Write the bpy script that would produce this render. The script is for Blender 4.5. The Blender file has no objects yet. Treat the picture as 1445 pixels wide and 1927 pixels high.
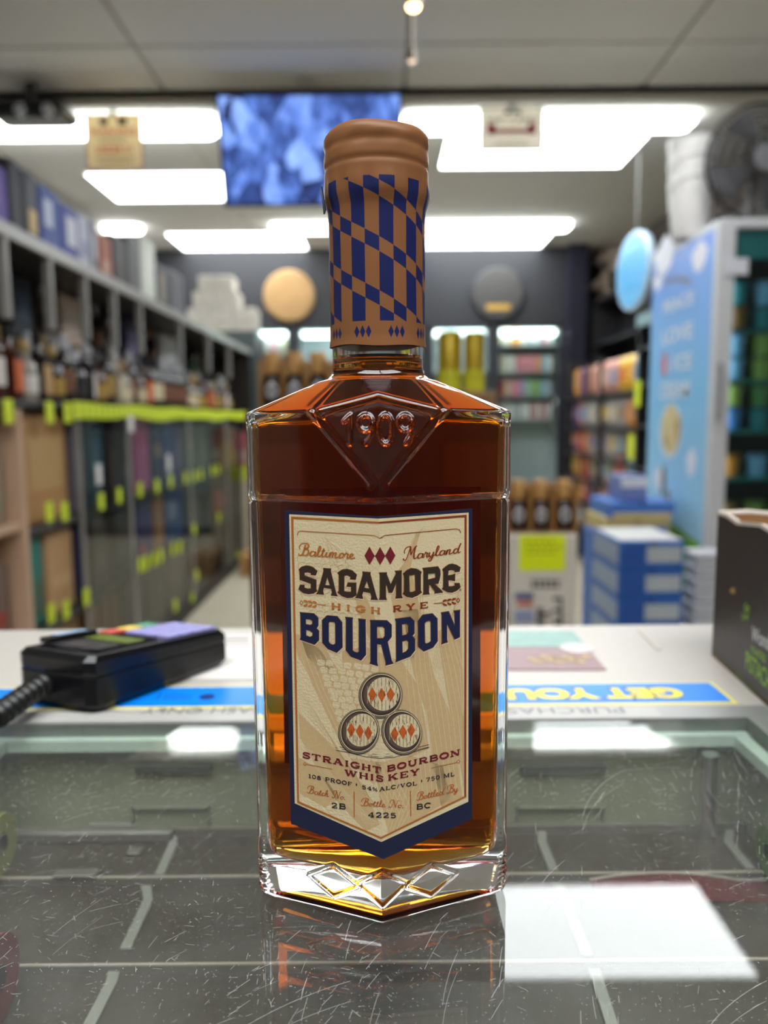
import bpy, math, random
import numpy as np
from mathutils import Vector, Matrix, Euler
from mathutils.geometry import tessellate_polygon
random.seed(7)
SC = bpy.context.scene
COL = SC.collection

# ------------------------------------------------------------------ camera
F, CX, CY = 1440.0, 722.5, 963.5            # focal length in pixels for a 1445 x 1927 frame
CAMZ, PITCH, ROLL = 1.15, math.radians(6.87), math.radians(0.5)
cam_data = bpy.data.cameras.new('camera')
cam = bpy.data.objects.new('camera', cam_data)
COL.objects.link(cam)
cam.matrix_world = (Matrix.Translation((0, 0, CAMZ)) @ Matrix.Rotation(math.pi/2 - PITCH, 4, 'X')
                    @ Matrix.Rotation(-ROLL, 4, 'Z'))
cam_data.sensor_fit = 'VERTICAL'
cam_data.sensor_height = 36.0
cam_data.lens = F/1927*36.0
cam_data.clip_start, cam_data.clip_end = 0.01, 60
cam_data.dof.use_dof = True
cam_data.dof.focus_distance = 0.222
cam_data.dof.aperture_fstop = 9.0
SC.camera = cam
CM = cam.matrix_world.copy()

# ------------------------------------------------------------------ world, exposure
world = bpy.data.worlds.new('world')
SC.world = world
world.use_nodes = True
world.node_tree.nodes['Background'].inputs[0].default_value = (0.9, 0.95, 1.0, 1)
world.node_tree.nodes['Background'].inputs[1].default_value = 0.25
SC.view_settings.view_transform = 'Standard'
SC.view_settings.look = 'None'
SC.view_settings.gamma = 1.0
SC.view_settings.use_curve_mapping = False
SC.view_settings.exposure = 1.28
cy = SC.cycles
cy.use_denoising = True
cy.max_bounces, cy.transmission_bounces, cy.transparent_max_bounces = 18, 16, 16
cy.glossy_bounces, cy.diffuse_bounces, cy.volume_bounces = 8, 4, 0
cy.sample_clamp_indirect = 8.0
LAMP = 5.0                                   # radiance of the ceiling panels

# ------------------------------------------------------------------ helpers
def ray(px, py):
    d = CM.to_3x3() @ Vector(((px-CX)/F, -(py-CY)/F, -1.0))
    return CM.translation, d

def P(px, py, x=None, y=None, z=None):
    """The world point on the plane x=, y= or z= that stands at a place of the photograph."""
    o, d = ray(px, py)
    if x is not None: t = (x-o.x)/d.x
    elif y is not None: t = (y-o.y)/d.y
    else: t = (z-o.z)/d.z
    return o + d*t

MATS = {}
def srgb(r, g, b):
    f = lambda c: (c/255/12.92) if c <= 10 else ((c/255+0.055)/1.055)**2.4
    return (f(r), f(g), f(b))

def mat(name, rgb=(200, 200, 200), rough=0.5, metal=0.0, emit=0.0, vary=0.06, scale=30.0, spec=0.5, bump=0.0, lin=None, coat=0.0):
    """Principled material whose colour and relief vary with a noise texture."""
    if name in MATS: return MATS[name]
    m = bpy.data.materials.new(name); m.use_nodes = True
    nt = m.node_tree; b = nt.nodes['Principled BSDF']
    c = lin if lin else srgb(*rgb)
    b.inputs['Roughness'].default_value = rough
    b.inputs['Metallic'].default_value = metal
    b.inputs['Specular IOR Level'].default_value = spec
    b.inputs['Coat Weight'].default_value = coat
    tc = nt.nodes.new('ShaderNodeTexCoord')
    nz = nt.nodes.new('ShaderNodeTexNoise'); nz.inputs['Scale'].default_value = scale; nz.inputs['Detail'].default_value = 3
    nt.links.new(tc.outputs['Object'], nz.inputs['Vector'])
    mx = nt.nodes.new('ShaderNodeMix'); mx.data_type = 'RGBA'
    nt.links.new(nz.outputs['Fac'], mx.inputs['Factor'])
    mx.inputs['A'].default_value = (*[v*(1-vary) for v in c], 1)
    mx.inputs['B'].default_value = (*[min(1, v*(1+vary)) for v in c], 1)
    nt.links.new(mx.outputs['Result'], b.inputs['Base Color'])
    if bump:
        bp = nt.nodes.new('ShaderNodeBump'); bp.inputs['Strength'].default_value = bump; bp.inputs['Distance'].default_value = 0.002
        nt.links.new(nz.outputs['Fac'], bp.inputs['Height']); nt.links.new(bp.outputs['Normal'], b.inputs['Normal'])
    if emit:
        nt.links.new(mx.outputs['Result'], b.inputs['Emission Color']); b.inputs['Emission Strength'].default_value = emit
    MATS[name] = m
    return m

def paper_mat(name, rgb, through=.45):
    """Paper that lets part of the light through"""
    if name in MATS: return MATS[name]
    m = bpy.data.materials.new(name); m.use_nodes = True; nt = m.node_tree; nt.nodes.clear()
    out = nt.nodes.new('ShaderNodeOutputMaterial'); mx = nt.nodes.new('ShaderNodeMixShader'); mx.inputs[0].default_value = through
    for i, k in ((1, 'ShaderNodeBsdfDiffuse'), (2, 'ShaderNodeBsdfTranslucent')):
        n = nt.nodes.new(k); n.inputs[0].default_value = (*srgb(*rgb), 1); nt.links.new(n.outputs[0], mx.inputs[i])
    nt.links.new(mx.outputs[0], out.inputs[0]); MATS[name] = m
    return m

def cmat(rgb, rough=0.5, **k):
    return mat('paint_%d_%d_%d_%d' % (*rgb, int(rough*100)), rgb, rough, **k)

class MB:
    """Collects boxes, lathes, tubes and prisms; build() links them as ONE mesh object."""
    def __init__(s): s.v, s.f, s.mi = [], [], []
    def add(s, vs, fs, mi=0):
        n = len(s.v); s.v += [tuple(v) for v in vs]; s.f += [tuple(i+n for i in f) for f in fs]; s.mi += [mi]*len(fs); return s
    def box(s, x0, x1, y0, y1, z0, z1, mi=0, bev=0.0):
        if bev <= 0:
            v = [(x, y, z) for z in (z0, z1) for y in (y0, y1) for x in (x0, x1)]
            return s.add(v, [(0, 2, 3, 1), (4, 5, 7, 6), (0, 1, 5, 4), (2, 6, 7, 3), (0, 4, 6, 2), (1, 3, 7, 5)], mi)
        b = min(bev, (x1-x0)*.45, (y1-y0)*.45, (z1-z0)*.45)
        v = []
        for k, (zz, i) in enumerate([(z0, b), (z0+b, 0), (z1-b, 0), (z1, b)]):
            a0, a1, c0, c1 = x0+i, x1-i, y0+i, y1-i
            v += [(a0+b, c0, zz), (a1-b, c0, zz), (a1, c0+b, zz), (a1, c1-b, zz), (a1-b, c1, zz), (a0+b, c1, zz), (a0, c1-b, zz), (a0, c0+b, zz)]
        f = [tuple(range(7, -1, -1)), tuple(range(24, 32))]
        for k in range(3):
            for j in range(8):
                f.append((k*8+j, k*8+(j+1) % 8, k*8+8+(j+1) % 8, k*8+8+j))
        return s.add(v, f, mi)
    def lathe(s, prof, n=16, c=(0, 0, 0), mi=0, axis='z', caps=True, a0=0.0, a1=2*math.pi):
        full = abs(a1-a0-2*math.pi) < 1e-6; m = n if full else n+1
        v = []
        for r, h in prof:
            for j in range(m):
                a = a0+(a1-a0)*j/n; x, y = r*math.cos(a), r*math.sin(a)
                p = (x, y, h) if axis == 'z' else ((h, x, y) if axis == 'x' else (x, h, y) )
                v.append((c[0]+p[0], c[1]+p[1], c[2]+p[2]))
        f = []
        for k in range(len(prof)-1):
            for j in range(n):
                j2 = (j+1) % m
                q = (k*m+j, k*m+j2, (k+1)*m+j2, (k+1)*m+j)
                f.append(q if axis != 'y' else q[::-1])
        if caps and full:
            if prof[0][0] > 1e-6: f.append(tuple(range(m-1, -1, -1)))
            if prof[-1][0] > 1e-6: f.append(tuple(range((len(prof)-1)*m, len(prof)*m)))
        return s.add(v, f, mi)
    def tube(s, pts, r, n=8, mi=0, radii=None):
        pts = [Vector(p) for p in pts]; v = []; up = None
        for i, p in enumerate(pts):
            d = (pts[min(i+1, len(pts)-1)]-pts[max(i-1, 0)]).normalized()
            if up is None: up = Vector((0, 0, 1)) if abs(d.z) < .9 else Vector((1, 0, 0))
            a = d.cross(up).normalized(); b = a.cross(d).normalized(); up = b
            rr = radii[i] if radii else r
            for j in range(n):
                t = 2*math.pi*j/n; v.append(p+a*(rr*math.cos(t))+b*(rr*math.sin(t)))
        f = [tuple(range(n)), tuple(range(len(pts)*n-1, (len(pts)-1)*n-1, -1))]
        for i in range(len(pts)-1):
            for j in range(n): f.append((i*n+j, i*n+n+j, i*n+n+(j+1) % n, i*n+(j+1) % n))
        return s.add(v, f, mi)
    def quad(s, a, b, c, d, mi=0): return s.add([a, b, c, d], [(0, 1, 2, 3)], mi)
    def slab(s, a, b, c, d, off, mi=0):
        """A thin sheet: quad abcd with thickness along off."""
        o = Vector(off); q = [Vector(p) for p in (a, b, c, d)]
        return s.add(q+[p+o for p in q], [(3, 2, 1, 0), (4, 5, 6, 7), (0, 1, 5, 4), (1, 2, 6, 5), (2, 3, 7, 6), (3, 0, 4, 7)], mi)
    def mesh(s, name, mats, smooth=False, ang=40):
        me = bpy.data.meshes.new(name); me.from_pydata([tuple(p) for p in s.v], [], s.f); me.update()
        ms = mats if isinstance(mats, (list, tuple)) else [mats]
        for m in ms: me.materials.append(m)
        if len(ms) > 1: me.polygons.foreach_set('material_index', s.mi)
        if smooth: soften(me, ang)
        return me
    def build(s, name, mats, parent=None, smooth=False, loc=None, ang=40):
        return obj(name, s.mesh(name, mats, smooth, ang), parent, loc)

def soften(me, ang=40):
    me.polygons.foreach_set('use_smooth', [True]*len(me.polygons))
    try: me.set_sharp_from_angle(angle=math.radians(ang))
    except Exception: pass

def obj(name, me, parent=None, loc=None):
    o = bpy.data.objects.new(name, me); COL.objects.link(o)
    if parent is not None: o.parent = parent
    if loc is not None: o.location = loc
    return o

def tag(o, label=None, cat=None, group=None, kind=None):
    if label: o['label'] = label
    if cat: o['category'] = cat
    if group: o['group'] = group
    if kind: o['kind'] = kind
    return o

def thing(name, label, cat, loc=(0, 0, 0), rz=0.0, group=None):
    o = bpy.data.objects.new(name, None); COL.objects.link(o)
    o.empty_display_size = 0.05
    o.location = loc; o.rotation_euler = (0, 0, rz)
    return tag(o, label, cat, group)

def dup(root, loc, rz=0.0, label=None, group=None, swap=None, scale=None):
    """A copy of a thing with copies of its parts and their sub-parts; swap = {part name: material}."""
    r = root.copy(); COL.objects.link(r); r.location = loc; r.rotation_euler = (0, 0, rz)
    if label: r['label'] = label
    if group: r['group'] = group
    if scale: r.scale = scale
    def kids(o, c):
        for ch in list(o.children):
            d = ch.copy(); COL.objects.link(d); d.parent = c
            base = ch.name.split('.')[0]
            if swap and base in swap:
                d.material_slots[0].link = 'OBJECT'; d.material_slots[0].material = swap[base]
            kids(ch, d)
    kids(root, r)
    return r

def text_mb(s, size=1.0, sx=1.0, mi=0, bold=0.0, align='CENTER'):
    """Lettering from the built-in font as flat polygons (x right, y up)."""
    cu = bpy.data.curves.new('lettering', 'FONT'); cu.body = s; cu.size = size; cu.align_x = align; cu.offset = bold; cu.resolution_u = 3
    o = bpy.data.objects.new('lettering', cu); COL.objects.link(o)
    dg = bpy.context.evaluated_depsgraph_get(); dg.update()
    me = o.evaluated_get(dg).to_mesh()
    vs = [(v.co.x*sx, v.co.y) for v in me.vertices]; fs = [tuple(p.vertices) for p in me.polygons]
    o.evaluated_get(dg).to_mesh_clear()
    bpy.data.objects.remove(o); bpy.data.curves.remove(cu)
    return vs, fs

def put_text(mb, s, size, o, ux, uy, off, sx=1.0, mi=0, bold=0.0):
    """Lay lettering on a plane through o, along ux, up uy."""
    vs, fs = text_mb(s, size, sx, 0, bold)
    o, ux, uy, off = Vector(o), Vector(ux).normalized(), Vector(uy).normalized(), Vector(off)
    mb.add([o+ux*x+uy*y+off for x, y in vs], fs, mi)

ORD = ('first second third fourth fifth sixth seventh eighth ninth tenth eleventh twelfth thirteenth fourteenth fifteenth sixteenth seventeenth '
       'eighteenth nineteenth twentieth twenty-first twenty-second twenty-third twenty-fourth twenty-fifth twenty-sixth twenty-seventh twenty-eighth '
       'twenty-ninth thirtieth thirty-first thirty-second thirty-third thirty-fourth thirty-fifth thirty-sixth thirty-seventh thirty-eighth thirty-ninth fortieth').split()

# ------------------------------------------------------------------ the room
WX, WY0, WY1 = 2.35, -1.7, 8.1
HEAD_Y, CZ_NEAR, CZ_FAR = 4.2, 2.85, 2.80
M_ceil = mat('ceiling_tile_white', (232, 228, 222), 0.9, vary=0.05, scale=60, bump=0.3)
M_grid = mat('ceiling_grid', (186, 180, 172), 0.6)
M_wallw = mat('wall_paint_grey', (176, 172, 164), 0.8)
M_dark = mat('wall_charcoal', (36, 37, 41), 0.75)
M_floor = mat('floor_concrete', (186, 178, 156), 0.45, vary=0.12, scale=4)
tag(MB().box(-WX-.1, WX+.1, WY0-.1, WY1+.1, -.1, 0).build('floor', M_floor), kind='structure')
tag(MB().box(-WX-.1, -WX, WY0, WY1, 0, 2.95).build('wall_left', M_wallw), kind='structure')
tag(MB().box(WX, WX+.1, WY0, WY1, 0, 2.95).build('wall_right', mat('wall_taupe', (110, 104, 100), .8)), kind='structure')
tag(MB().box(-WX-.1, WX+.1, WY1, WY1+.1, 0, 2.95).build('wall_far', M_dark), kind='structure')
tag(MB().box(-WX-.1, WX+.1, WY0-.1, WY0, 0, 2.95).build('wall_back', mat('wall_brown', (104, 94, 86), .8)), kind='structure')
ceil = tag(MB().box(-WX-.1, WX+.1, WY0-.1, HEAD_Y, CZ_NEAR+.02, CZ_NEAR+.1).box(-WX-.1, WX+.1, HEAD_Y, WY1+.1, CZ_FAR+.02, CZ_FAR+.1).build('ceiling', M_grid), kind='structure')
tag(MB().box(-WX, WX, HEAD_Y, HEAD_Y+.06, CZ_NEAR-.07, CZ_NEAR+.02).build('trim_1', mat('header_cream', (206, 200, 188), .7)), kind='structure')
XL = [-WX, -1.12, 0.125, 1.36, WX]
YN = [3.72-.61*k for k in range(10) if 3.72-.61*k > WY0-.5][::-1] + [HEAD_Y]
YF = [HEAD_Y+.06+.61*k for k in range(7)] + [WY1]
def troff_rect(ax, ay, bx, by): return (min(ax, bx), max(ax, bx), min(ay, by), max(ay, by))
# recessed light panels: (x0, x1, y0, y1, z)
PANELS = []
p0, p1 = P(146, 324, z=CZ_FAR), P(215, 379, z=CZ_FAR)
PANELS.append((p0.x+.02, p0.x+1.24, p0.y, p1.y, CZ_FAR, 'white light panel in the far ceiling, half behind the television'))
p0, p1 = P(1210, 250, z=CZ_FAR), P(822, 317, z=CZ_FAR)
PANELS.append((p1.x, p1.x+1.22, p0.y, p1.y, CZ_FAR, 'white light panel in the far ceiling, behind the white and red hanging sign'))
p0, p1 = P(300, 438, z=CZ_FAR), P(355, 476, z=CZ_FAR)
PANELS.append((p0.x+.03, p0.x+1.25, p0.y, p1.y, CZ_FAR, 'distant white light panel near the dark far wall, above the white cartons'))
p0, p1 = P(1045, 436, z=CZ_FAR), P(1020, 469, z=CZ_FAR)
PANELS.append((p0.x-1.22, p0.x, p0.y, p1.y, CZ_FAR, 'distant white light panel near the dark far wall, above the grey round sign'))
PANELS.append((0.135, 1.35, 2.50+.01, 3.11-.01, CZ_NEAR, 'white light panel over the counter, mirrored in the scratched glass'))
PANELS.append((-1.11, 0.115, -0.55, 0.05, CZ_NEAR, 'unseen fill panel added over the cashier side of the counter, first of two'))  # unseen pair added behind the camera to light the bottle label
PANELS.append((0.135, 1.35, -0.55, 0.05, CZ_NEAR, 'unseen fill panel added over the cashier side of the counter, second of two'))
PANELS.append((-1.11, 0.115, -1.77+.62, -1.77+1.21, CZ_NEAR, 'unseen fill panel added by the back wall, behind the cashier side'))  # second unseen pair, added to brighten the label front further
PANELS.append((0.135, 1.35, -1.77+.62, -1.77+1.21, CZ_NEAR, 'unseen fill panel added by the back wall, over the cashier aisle'))
tile_me = {}
def tile(x0, x1, y0, y1, z):
    for a in PANELS:
        if abs(a[4]-z) < .01 and x0 < a[1]-.03 and x1 > a[0]+.03 and y0 < a[3]-.03 and y1 > a[2]+.03:
            return
    k = (round(x1-x0, 2), round(y1-y0, 2))
    if k not in tile_me:
        w, d = (x1-x0)/2-.008, (y1-y0)/2-.008
        tile_me[k] = MB().box(-w, w, -d, d, 0, .022, bev=.004).mesh('ceiling_tile', M_ceil)
    obj('ceiling_tile', tile_me[k], ceil, ((x0+x1)/2, (y0+y1)/2, z))
for i in range(4):
    for j in range(len(YN)-1): tile(XL[i], XL[i+1], YN[j], YN[j+1], CZ_NEAR)
# far ceiling: tiles cut round the panels are filled from smaller pieces
def far_fill(x0, x1, y0, y1):
    rects = [(x0, x1, y0, y1)]
    for a in PANELS[:4]:
        out = []
        for r in rects:
            ix0, ix1, iy0, iy1 = max(r[0], a[0]), min(r[1], a[1]), max(r[2], a[2]), min(r[3], a[3])
            if ix1-ix0 < .004 or iy1-iy0 < .004: out.append(r); continue
            for q in ((r[0], r[1], r[2], iy0), (r[0], r[1], iy1, r[3]), (r[0], ix0, iy0, iy1), (ix1, r[1], iy0, iy1)):
                if q[1]-q[0] > .03 and q[3]-q[2] > .03: out.append(q)
        rects = out
    for r in rects:
        obj('ceiling_tile', MB().box(r[0]+.005, r[1]-.005, r[2]+.005, r[3]-.005, CZ_FAR, CZ_FAR+.022).mesh('ceiling_tile', M_ceil), ceil)
for i in range(4):
    for j in range(len(YF)-1): far_fill(XL[i], XL[i+1], YF[j], YF[j+1])

M_lamp = mat('lamp_diffuser', lin=(.95, .98, 1.0), emit=LAMP, vary=0.0)
M_strip = mat('lamp_lens', lin=(.93, 1.0, .98), emit=LAMP*1.15, vary=0.0)
M_lampf = mat('lamp_frame', (220, 220, 216), .4)
for (x0, x1, y0, y1, z, lab) in PANELS:
    t = thing('ceiling_light', lab, 'ceiling light', ((x0+x1)/2, (y0+y1)/2, z))
    w, d = (x1-x0)/2, (y1-y0)/2
    MB().box(-w+.02, w-.02, -d+.02, d-.02, -.004, .012).build('diffuser', M_lamp, t)
    fr = MB()
    for b in ((-w, w, -d, -d+.02), (-w, w, d-.02, d), (-w, -w+.02, -d+.02, d-.02), (w-.02, w, -d+.02, d-.02)): fr.box(*b, -.006, .016)
    fr.build('frame', M_lampf, t)
def strip(pxa, pxb, py, y, half, lab):
    a, b = P(pxa, py, y=y), P(pxb, py, y=y)
    t = thing('strip_light', lab, 'ceiling light', ((a.x+b.x)/2, y, CZ_FAR), group='strip lights across the ceiling')
    w = (b.x-a.x)/2; zc = (a.z+b.z)/2-CZ_FAR
    MB().box(-w+.01, w-.01, -.05, .05, zc+half*.75, 0, bev=.01).build('housing', M_lampf, t)
    MB().box(-w, w, -.07, .07, zc-half, zc+half*.8, bev=.03).build('lens', M_strip, t)
strip(-120, 413, 243, 4.45, .045, 'long bright strip light behind the cream warning poster')
strip(752, 1304, 230, 4.45, .045, 'long bright strip light behind the white and red hanging sign')
strip(168, 266, 429, 6.75, .055, 'short bright strip light above the shelf of gift boxes')
strip(511, 1073, 421, 6.75, .065, 'long bright strip light behind the bottle neck, far down the room')

# bulkhead over the coolers, with the two round signs
BY = 7.65
pz0 = P(620, 612, y=BY).z
bx0, bx1 = P(290, 500, y=BY).x, P(1100, 500, y=BY).x
tag(MB().box(-WX, bx1, BY, WY1, pz0, CZ_FAR).build('wall_bulkhead', M_dark), kind='structure')
tag(MB().box(P(1062, 700, y=BY).x, bx1, BY-.12, WY1, 0, CZ_FAR).build('wall_return', mat('wall_navy', (20, 18, 40), .6)), kind='structure')

def disc_sign(pxc, pyc, rpx, label, cols, band):
    c = P(pxc, pyc, y=BY-.03); r = rpx*(BY)/F
    t = thing('round_sign', label, 'sign', (c.x, BY, c.z))
    MB().lathe([(r, 0), (r, -.03), (r*.94, -.045)], 40, axis='y').build('rim', cols[0], t, smooth=True)
    n = 7
    for k in range(n):      # staves of the barrel head
        xa, xb = -r*.93+2*r*.93*k/n+.002, -r*.93+2*r*.93*(k+1)/n-.002
        ha, hb = [math.sqrt(max(0.0, (r*.93)**2-q*q)) for q in (xa, xb)]
        MB().slab((xa, -.046, -ha), (xb, -.046, -hb), (xb, -.046, hb), (xa, -.046, ha), (0, -.006, 0)).build('stave', cols[1], t)
    if band:
        q = MB().box(-r*.45, r*.45, -.058, -.052, -r*.62, -r*.4, bev=.004); q.build('plate', band, t)
M_oak = mat('oak_head', (150, 116, 70), .6, vary=.25, scale=9)
disc_sign(544, 557, 47, 'round tan barrel-head sign on the dark far wall', (mat('oak_rim', (150, 120, 76), .6), M_oak), None)
disc_sign(937, 553, 48, 'round dark grey sign with a gold plate on the far wall', (mat('black_hoop', (40, 40, 40), .5), mat('grey_head', (54, 52, 51), .6)), mat('brass_plate', (176, 140, 60), .4, metal=.3))

# far coolers behind glass doors
M_frame = mat('cooler_frame', (38, 40, 46), .4)
M_coolin = mat('cooler_inside', (196, 204, 206), .6)
M_tube = mat('cooler_tube', lin=(.9, 1, 1), emit=2.0, vary=0)
def thin_fresnel(nt, ior):
    """Fresnel reflection of a thin pane: the same from its front and its back face"""
    ge = nt.nodes.new('ShaderNodeNewGeometry'); mx = nt.nodes.new('ShaderNodeMix'); mx.data_type = 'FLOAT'
    nt.links.new(ge.outputs['Backfacing'], mx.inputs[0]); mx.inputs[2].default_value = ior; mx.inputs[3].default_value = 1/ior
    fr = nt.nodes.new('ShaderNodeFresnel'); nt.links.new(mx.outputs[0], fr.inputs['IOR'])
    return fr
def pane_mat(name, tint, refl=1.0, haze=0.0):
    if name in MATS: return MATS[name]
    m = bpy.data.materials.new(name); m.use_nodes = True; nt = m.node_tree; nt.nodes.clear()
    out = nt.nodes.new('ShaderNodeOutputMaterial'); mix = nt.nodes.new('ShaderNodeMixShader')
    tr = nt.nodes.new('ShaderNodeBsdfTransparent'); tr.inputs[0].default_value = (*tint, 1)
    gl = nt.nodes.new('ShaderNodeBsdfGlossy'); gl.inputs['Roughness'].default_value = .02; gl.inputs[0].default_value = (refl, refl, refl, 1)
    fr = thin_fresnel(nt, 1.5)
    nt.links.new(fr.outputs[0], mix.inputs[0]); nt.links.new(tr.outputs[0], mix.inputs[1]); nt.links.new(gl.outputs[0], mix.inputs[2])
    nt.links.new(mix.outputs[0], out.inputs[0]); MATS[name] = m
    return m
M_pane = pane_mat('cooler_glass', (.94, .97, .96), .7)
cyf = BY+.02
can_me = MB().lathe([(.026, 0), (.031, .006), (.031, .105), (.026, .118), (.027, .122)], 12).mesh('can', cmat((200, 200, 200), .35), True)
CANC = {'white': (226, 226, 220), 'pink': (224, 150, 160), 'rose': (196, 120, 130), 'mint': (170, 206, 176), 'green': (150, 178, 120), 'sky': (150, 186, 214),
        'cream': (226, 214, 180), 'orange': (230, 160, 90), 'silver': (176, 180, 186), 'lilac': (178, 160, 206), 'red': (190, 60, 60), 'violet': (96, 84, 190)}
def cooler(pxa, pxb, lab, rows, where, first):
    a, b = P(pxa, 700, y=cyf).x, P(pxb, 700, y=cyf).x
    ztop = P(620, 612, y=cyf).z-.005
    t = thing('beverage_cooler', lab, 'cooler', ((a+b)/2, cyf, 0)); w = (b-a)/2
    MB().box(-w, w, .40, .42, .05, ztop).box(-w, -w+.02, .02, .40, .05, ztop).box(w-.02, w, .02, .40, .05, ztop).box(-w, w, .02, .42, 0, .05).box(-w, w, .02, .42, ztop-.02, ztop).build('cabinet', M_coolin, t)
    fr = MB()
    for q in ((-w, -w+.05, 0, ztop), (w-.05, w, 0, ztop), (-w+.05, w-.05, 0, .1), (-w+.05, w-.05, ztop-.04, ztop)): fr.box(q[0], q[1], -.02, .02, q[2], q[3], bev=.006)
    d = fr.build('door', M_frame, t)
    MB().box(-w+.05, w-.05, -.004, .004, .1, ztop-.04).build('pane', M_pane, d)
    MB().tube([(w-.08, -.03, .9), (w-.08, -.05, .92), (w-.08, -.05, 1.3), (w-.08, -.03, 1.32)], .01).build('handle', cmat((150, 150, 150), .3, metal=.8), d)
    MB().box(-w+.06, w-.06, .05, .09, ztop-.10, ztop-.05, bev=.015).build('light_tube', M_tube, t)
    for z in rows: MB().box(-w+.02, w-.02, .06, .40, z-.012, z).build('shelf', cmat((150, 156, 158), .5), t)
    return t, a, b
zs = [P(990, y, y=cyf+.15).z for y in (651, 701, 746, 790)]
cooler(930, 1060, 'far cooler with rows of pastel cans, beside the navy wall', zs+[.45], 0, 0)
mx = [['cream', 'white', 'orange', 'orange', 'white', 'silver', 'white', 'silver', 'rose', 'white'], ['cream', 'white', 'white', 'rose', 'pink', 'pink', 'pink', 'orange', 'sky', 'white'],
      ['red', 'cream', 'pink', 'pink', 'lilac', 'mint', 'green', 'green', 'sky', 'silver'], ['white', 'white', 'white', 'silver', 'white', 'white', 'rose', 'white', 'rose', 'white'], ['sky', 'silver', 'white', 'silver', 'mint', 'silver', 'white', 'sky', 'white', 'mint']]
ca, cb = P(936, 700, y=cyf).x+.04, P(1052, 700, y=cyf).x-.04
names = ['top', 'second', 'third', 'fourth', 'lowest']
def can(x, y, z, col, lab, grp, sc=1.6):
    o = obj('drink_can', can_me, None, (x, y, z)); o.scale = (1.0, 1.0, sc)
    o.material_slots[0].link = 'OBJECT'; o.material_slots[0].material = cmat(CANC[col], .35)
    tag(o, lab, 'can', grp)
for r, z in enumerate(zs+[.45]):
    if r == 4: continue
    for k in range(10):
        c = mx[r][k]
        can(ca+(cb-ca)*(k+.5)/10, cyf+.14, z+.001, c, '%s tall can, %s in the %s row of the far cooler' % (c, ORD[k], names[r]), 'cans in the far cooler', 1.35)
cooler(806, 926, 'far cooler with a bright tube, behind the gold canisters', [P(860, y, y=cyf+.15).z for y in (701, 746)]+[.45], 0, 0)
cooler(556, 800, 'far cooler with a bright tube, behind the bottle neck', [P(860, y, y=cyf+.15).z for y in (690, 746)]+[.45], 0, 0)
cooler(478, 552, 'far cooler with a bright tube, nearest the liquor shelf end', [P(860, y, y=cyf+.15).z for y in (668, 715)]+[.45], 0, 0)
za = P(520, 668, y=cyf+.15).z
la, lb = P(484, 660, y=cyf+.14).x+.05, P(546, 660, y=cyf+.14).x-.05
for k in range(5):
    can(la+(lb-la)*k/4, cyf+.14, za+.001, ['rose', 'white', 'pink', 'white', 'cream'][k], '%s can of five on the upper shelf of the end cooler' % ORD[k], 'cans in the end cooler', 1.3)

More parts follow.
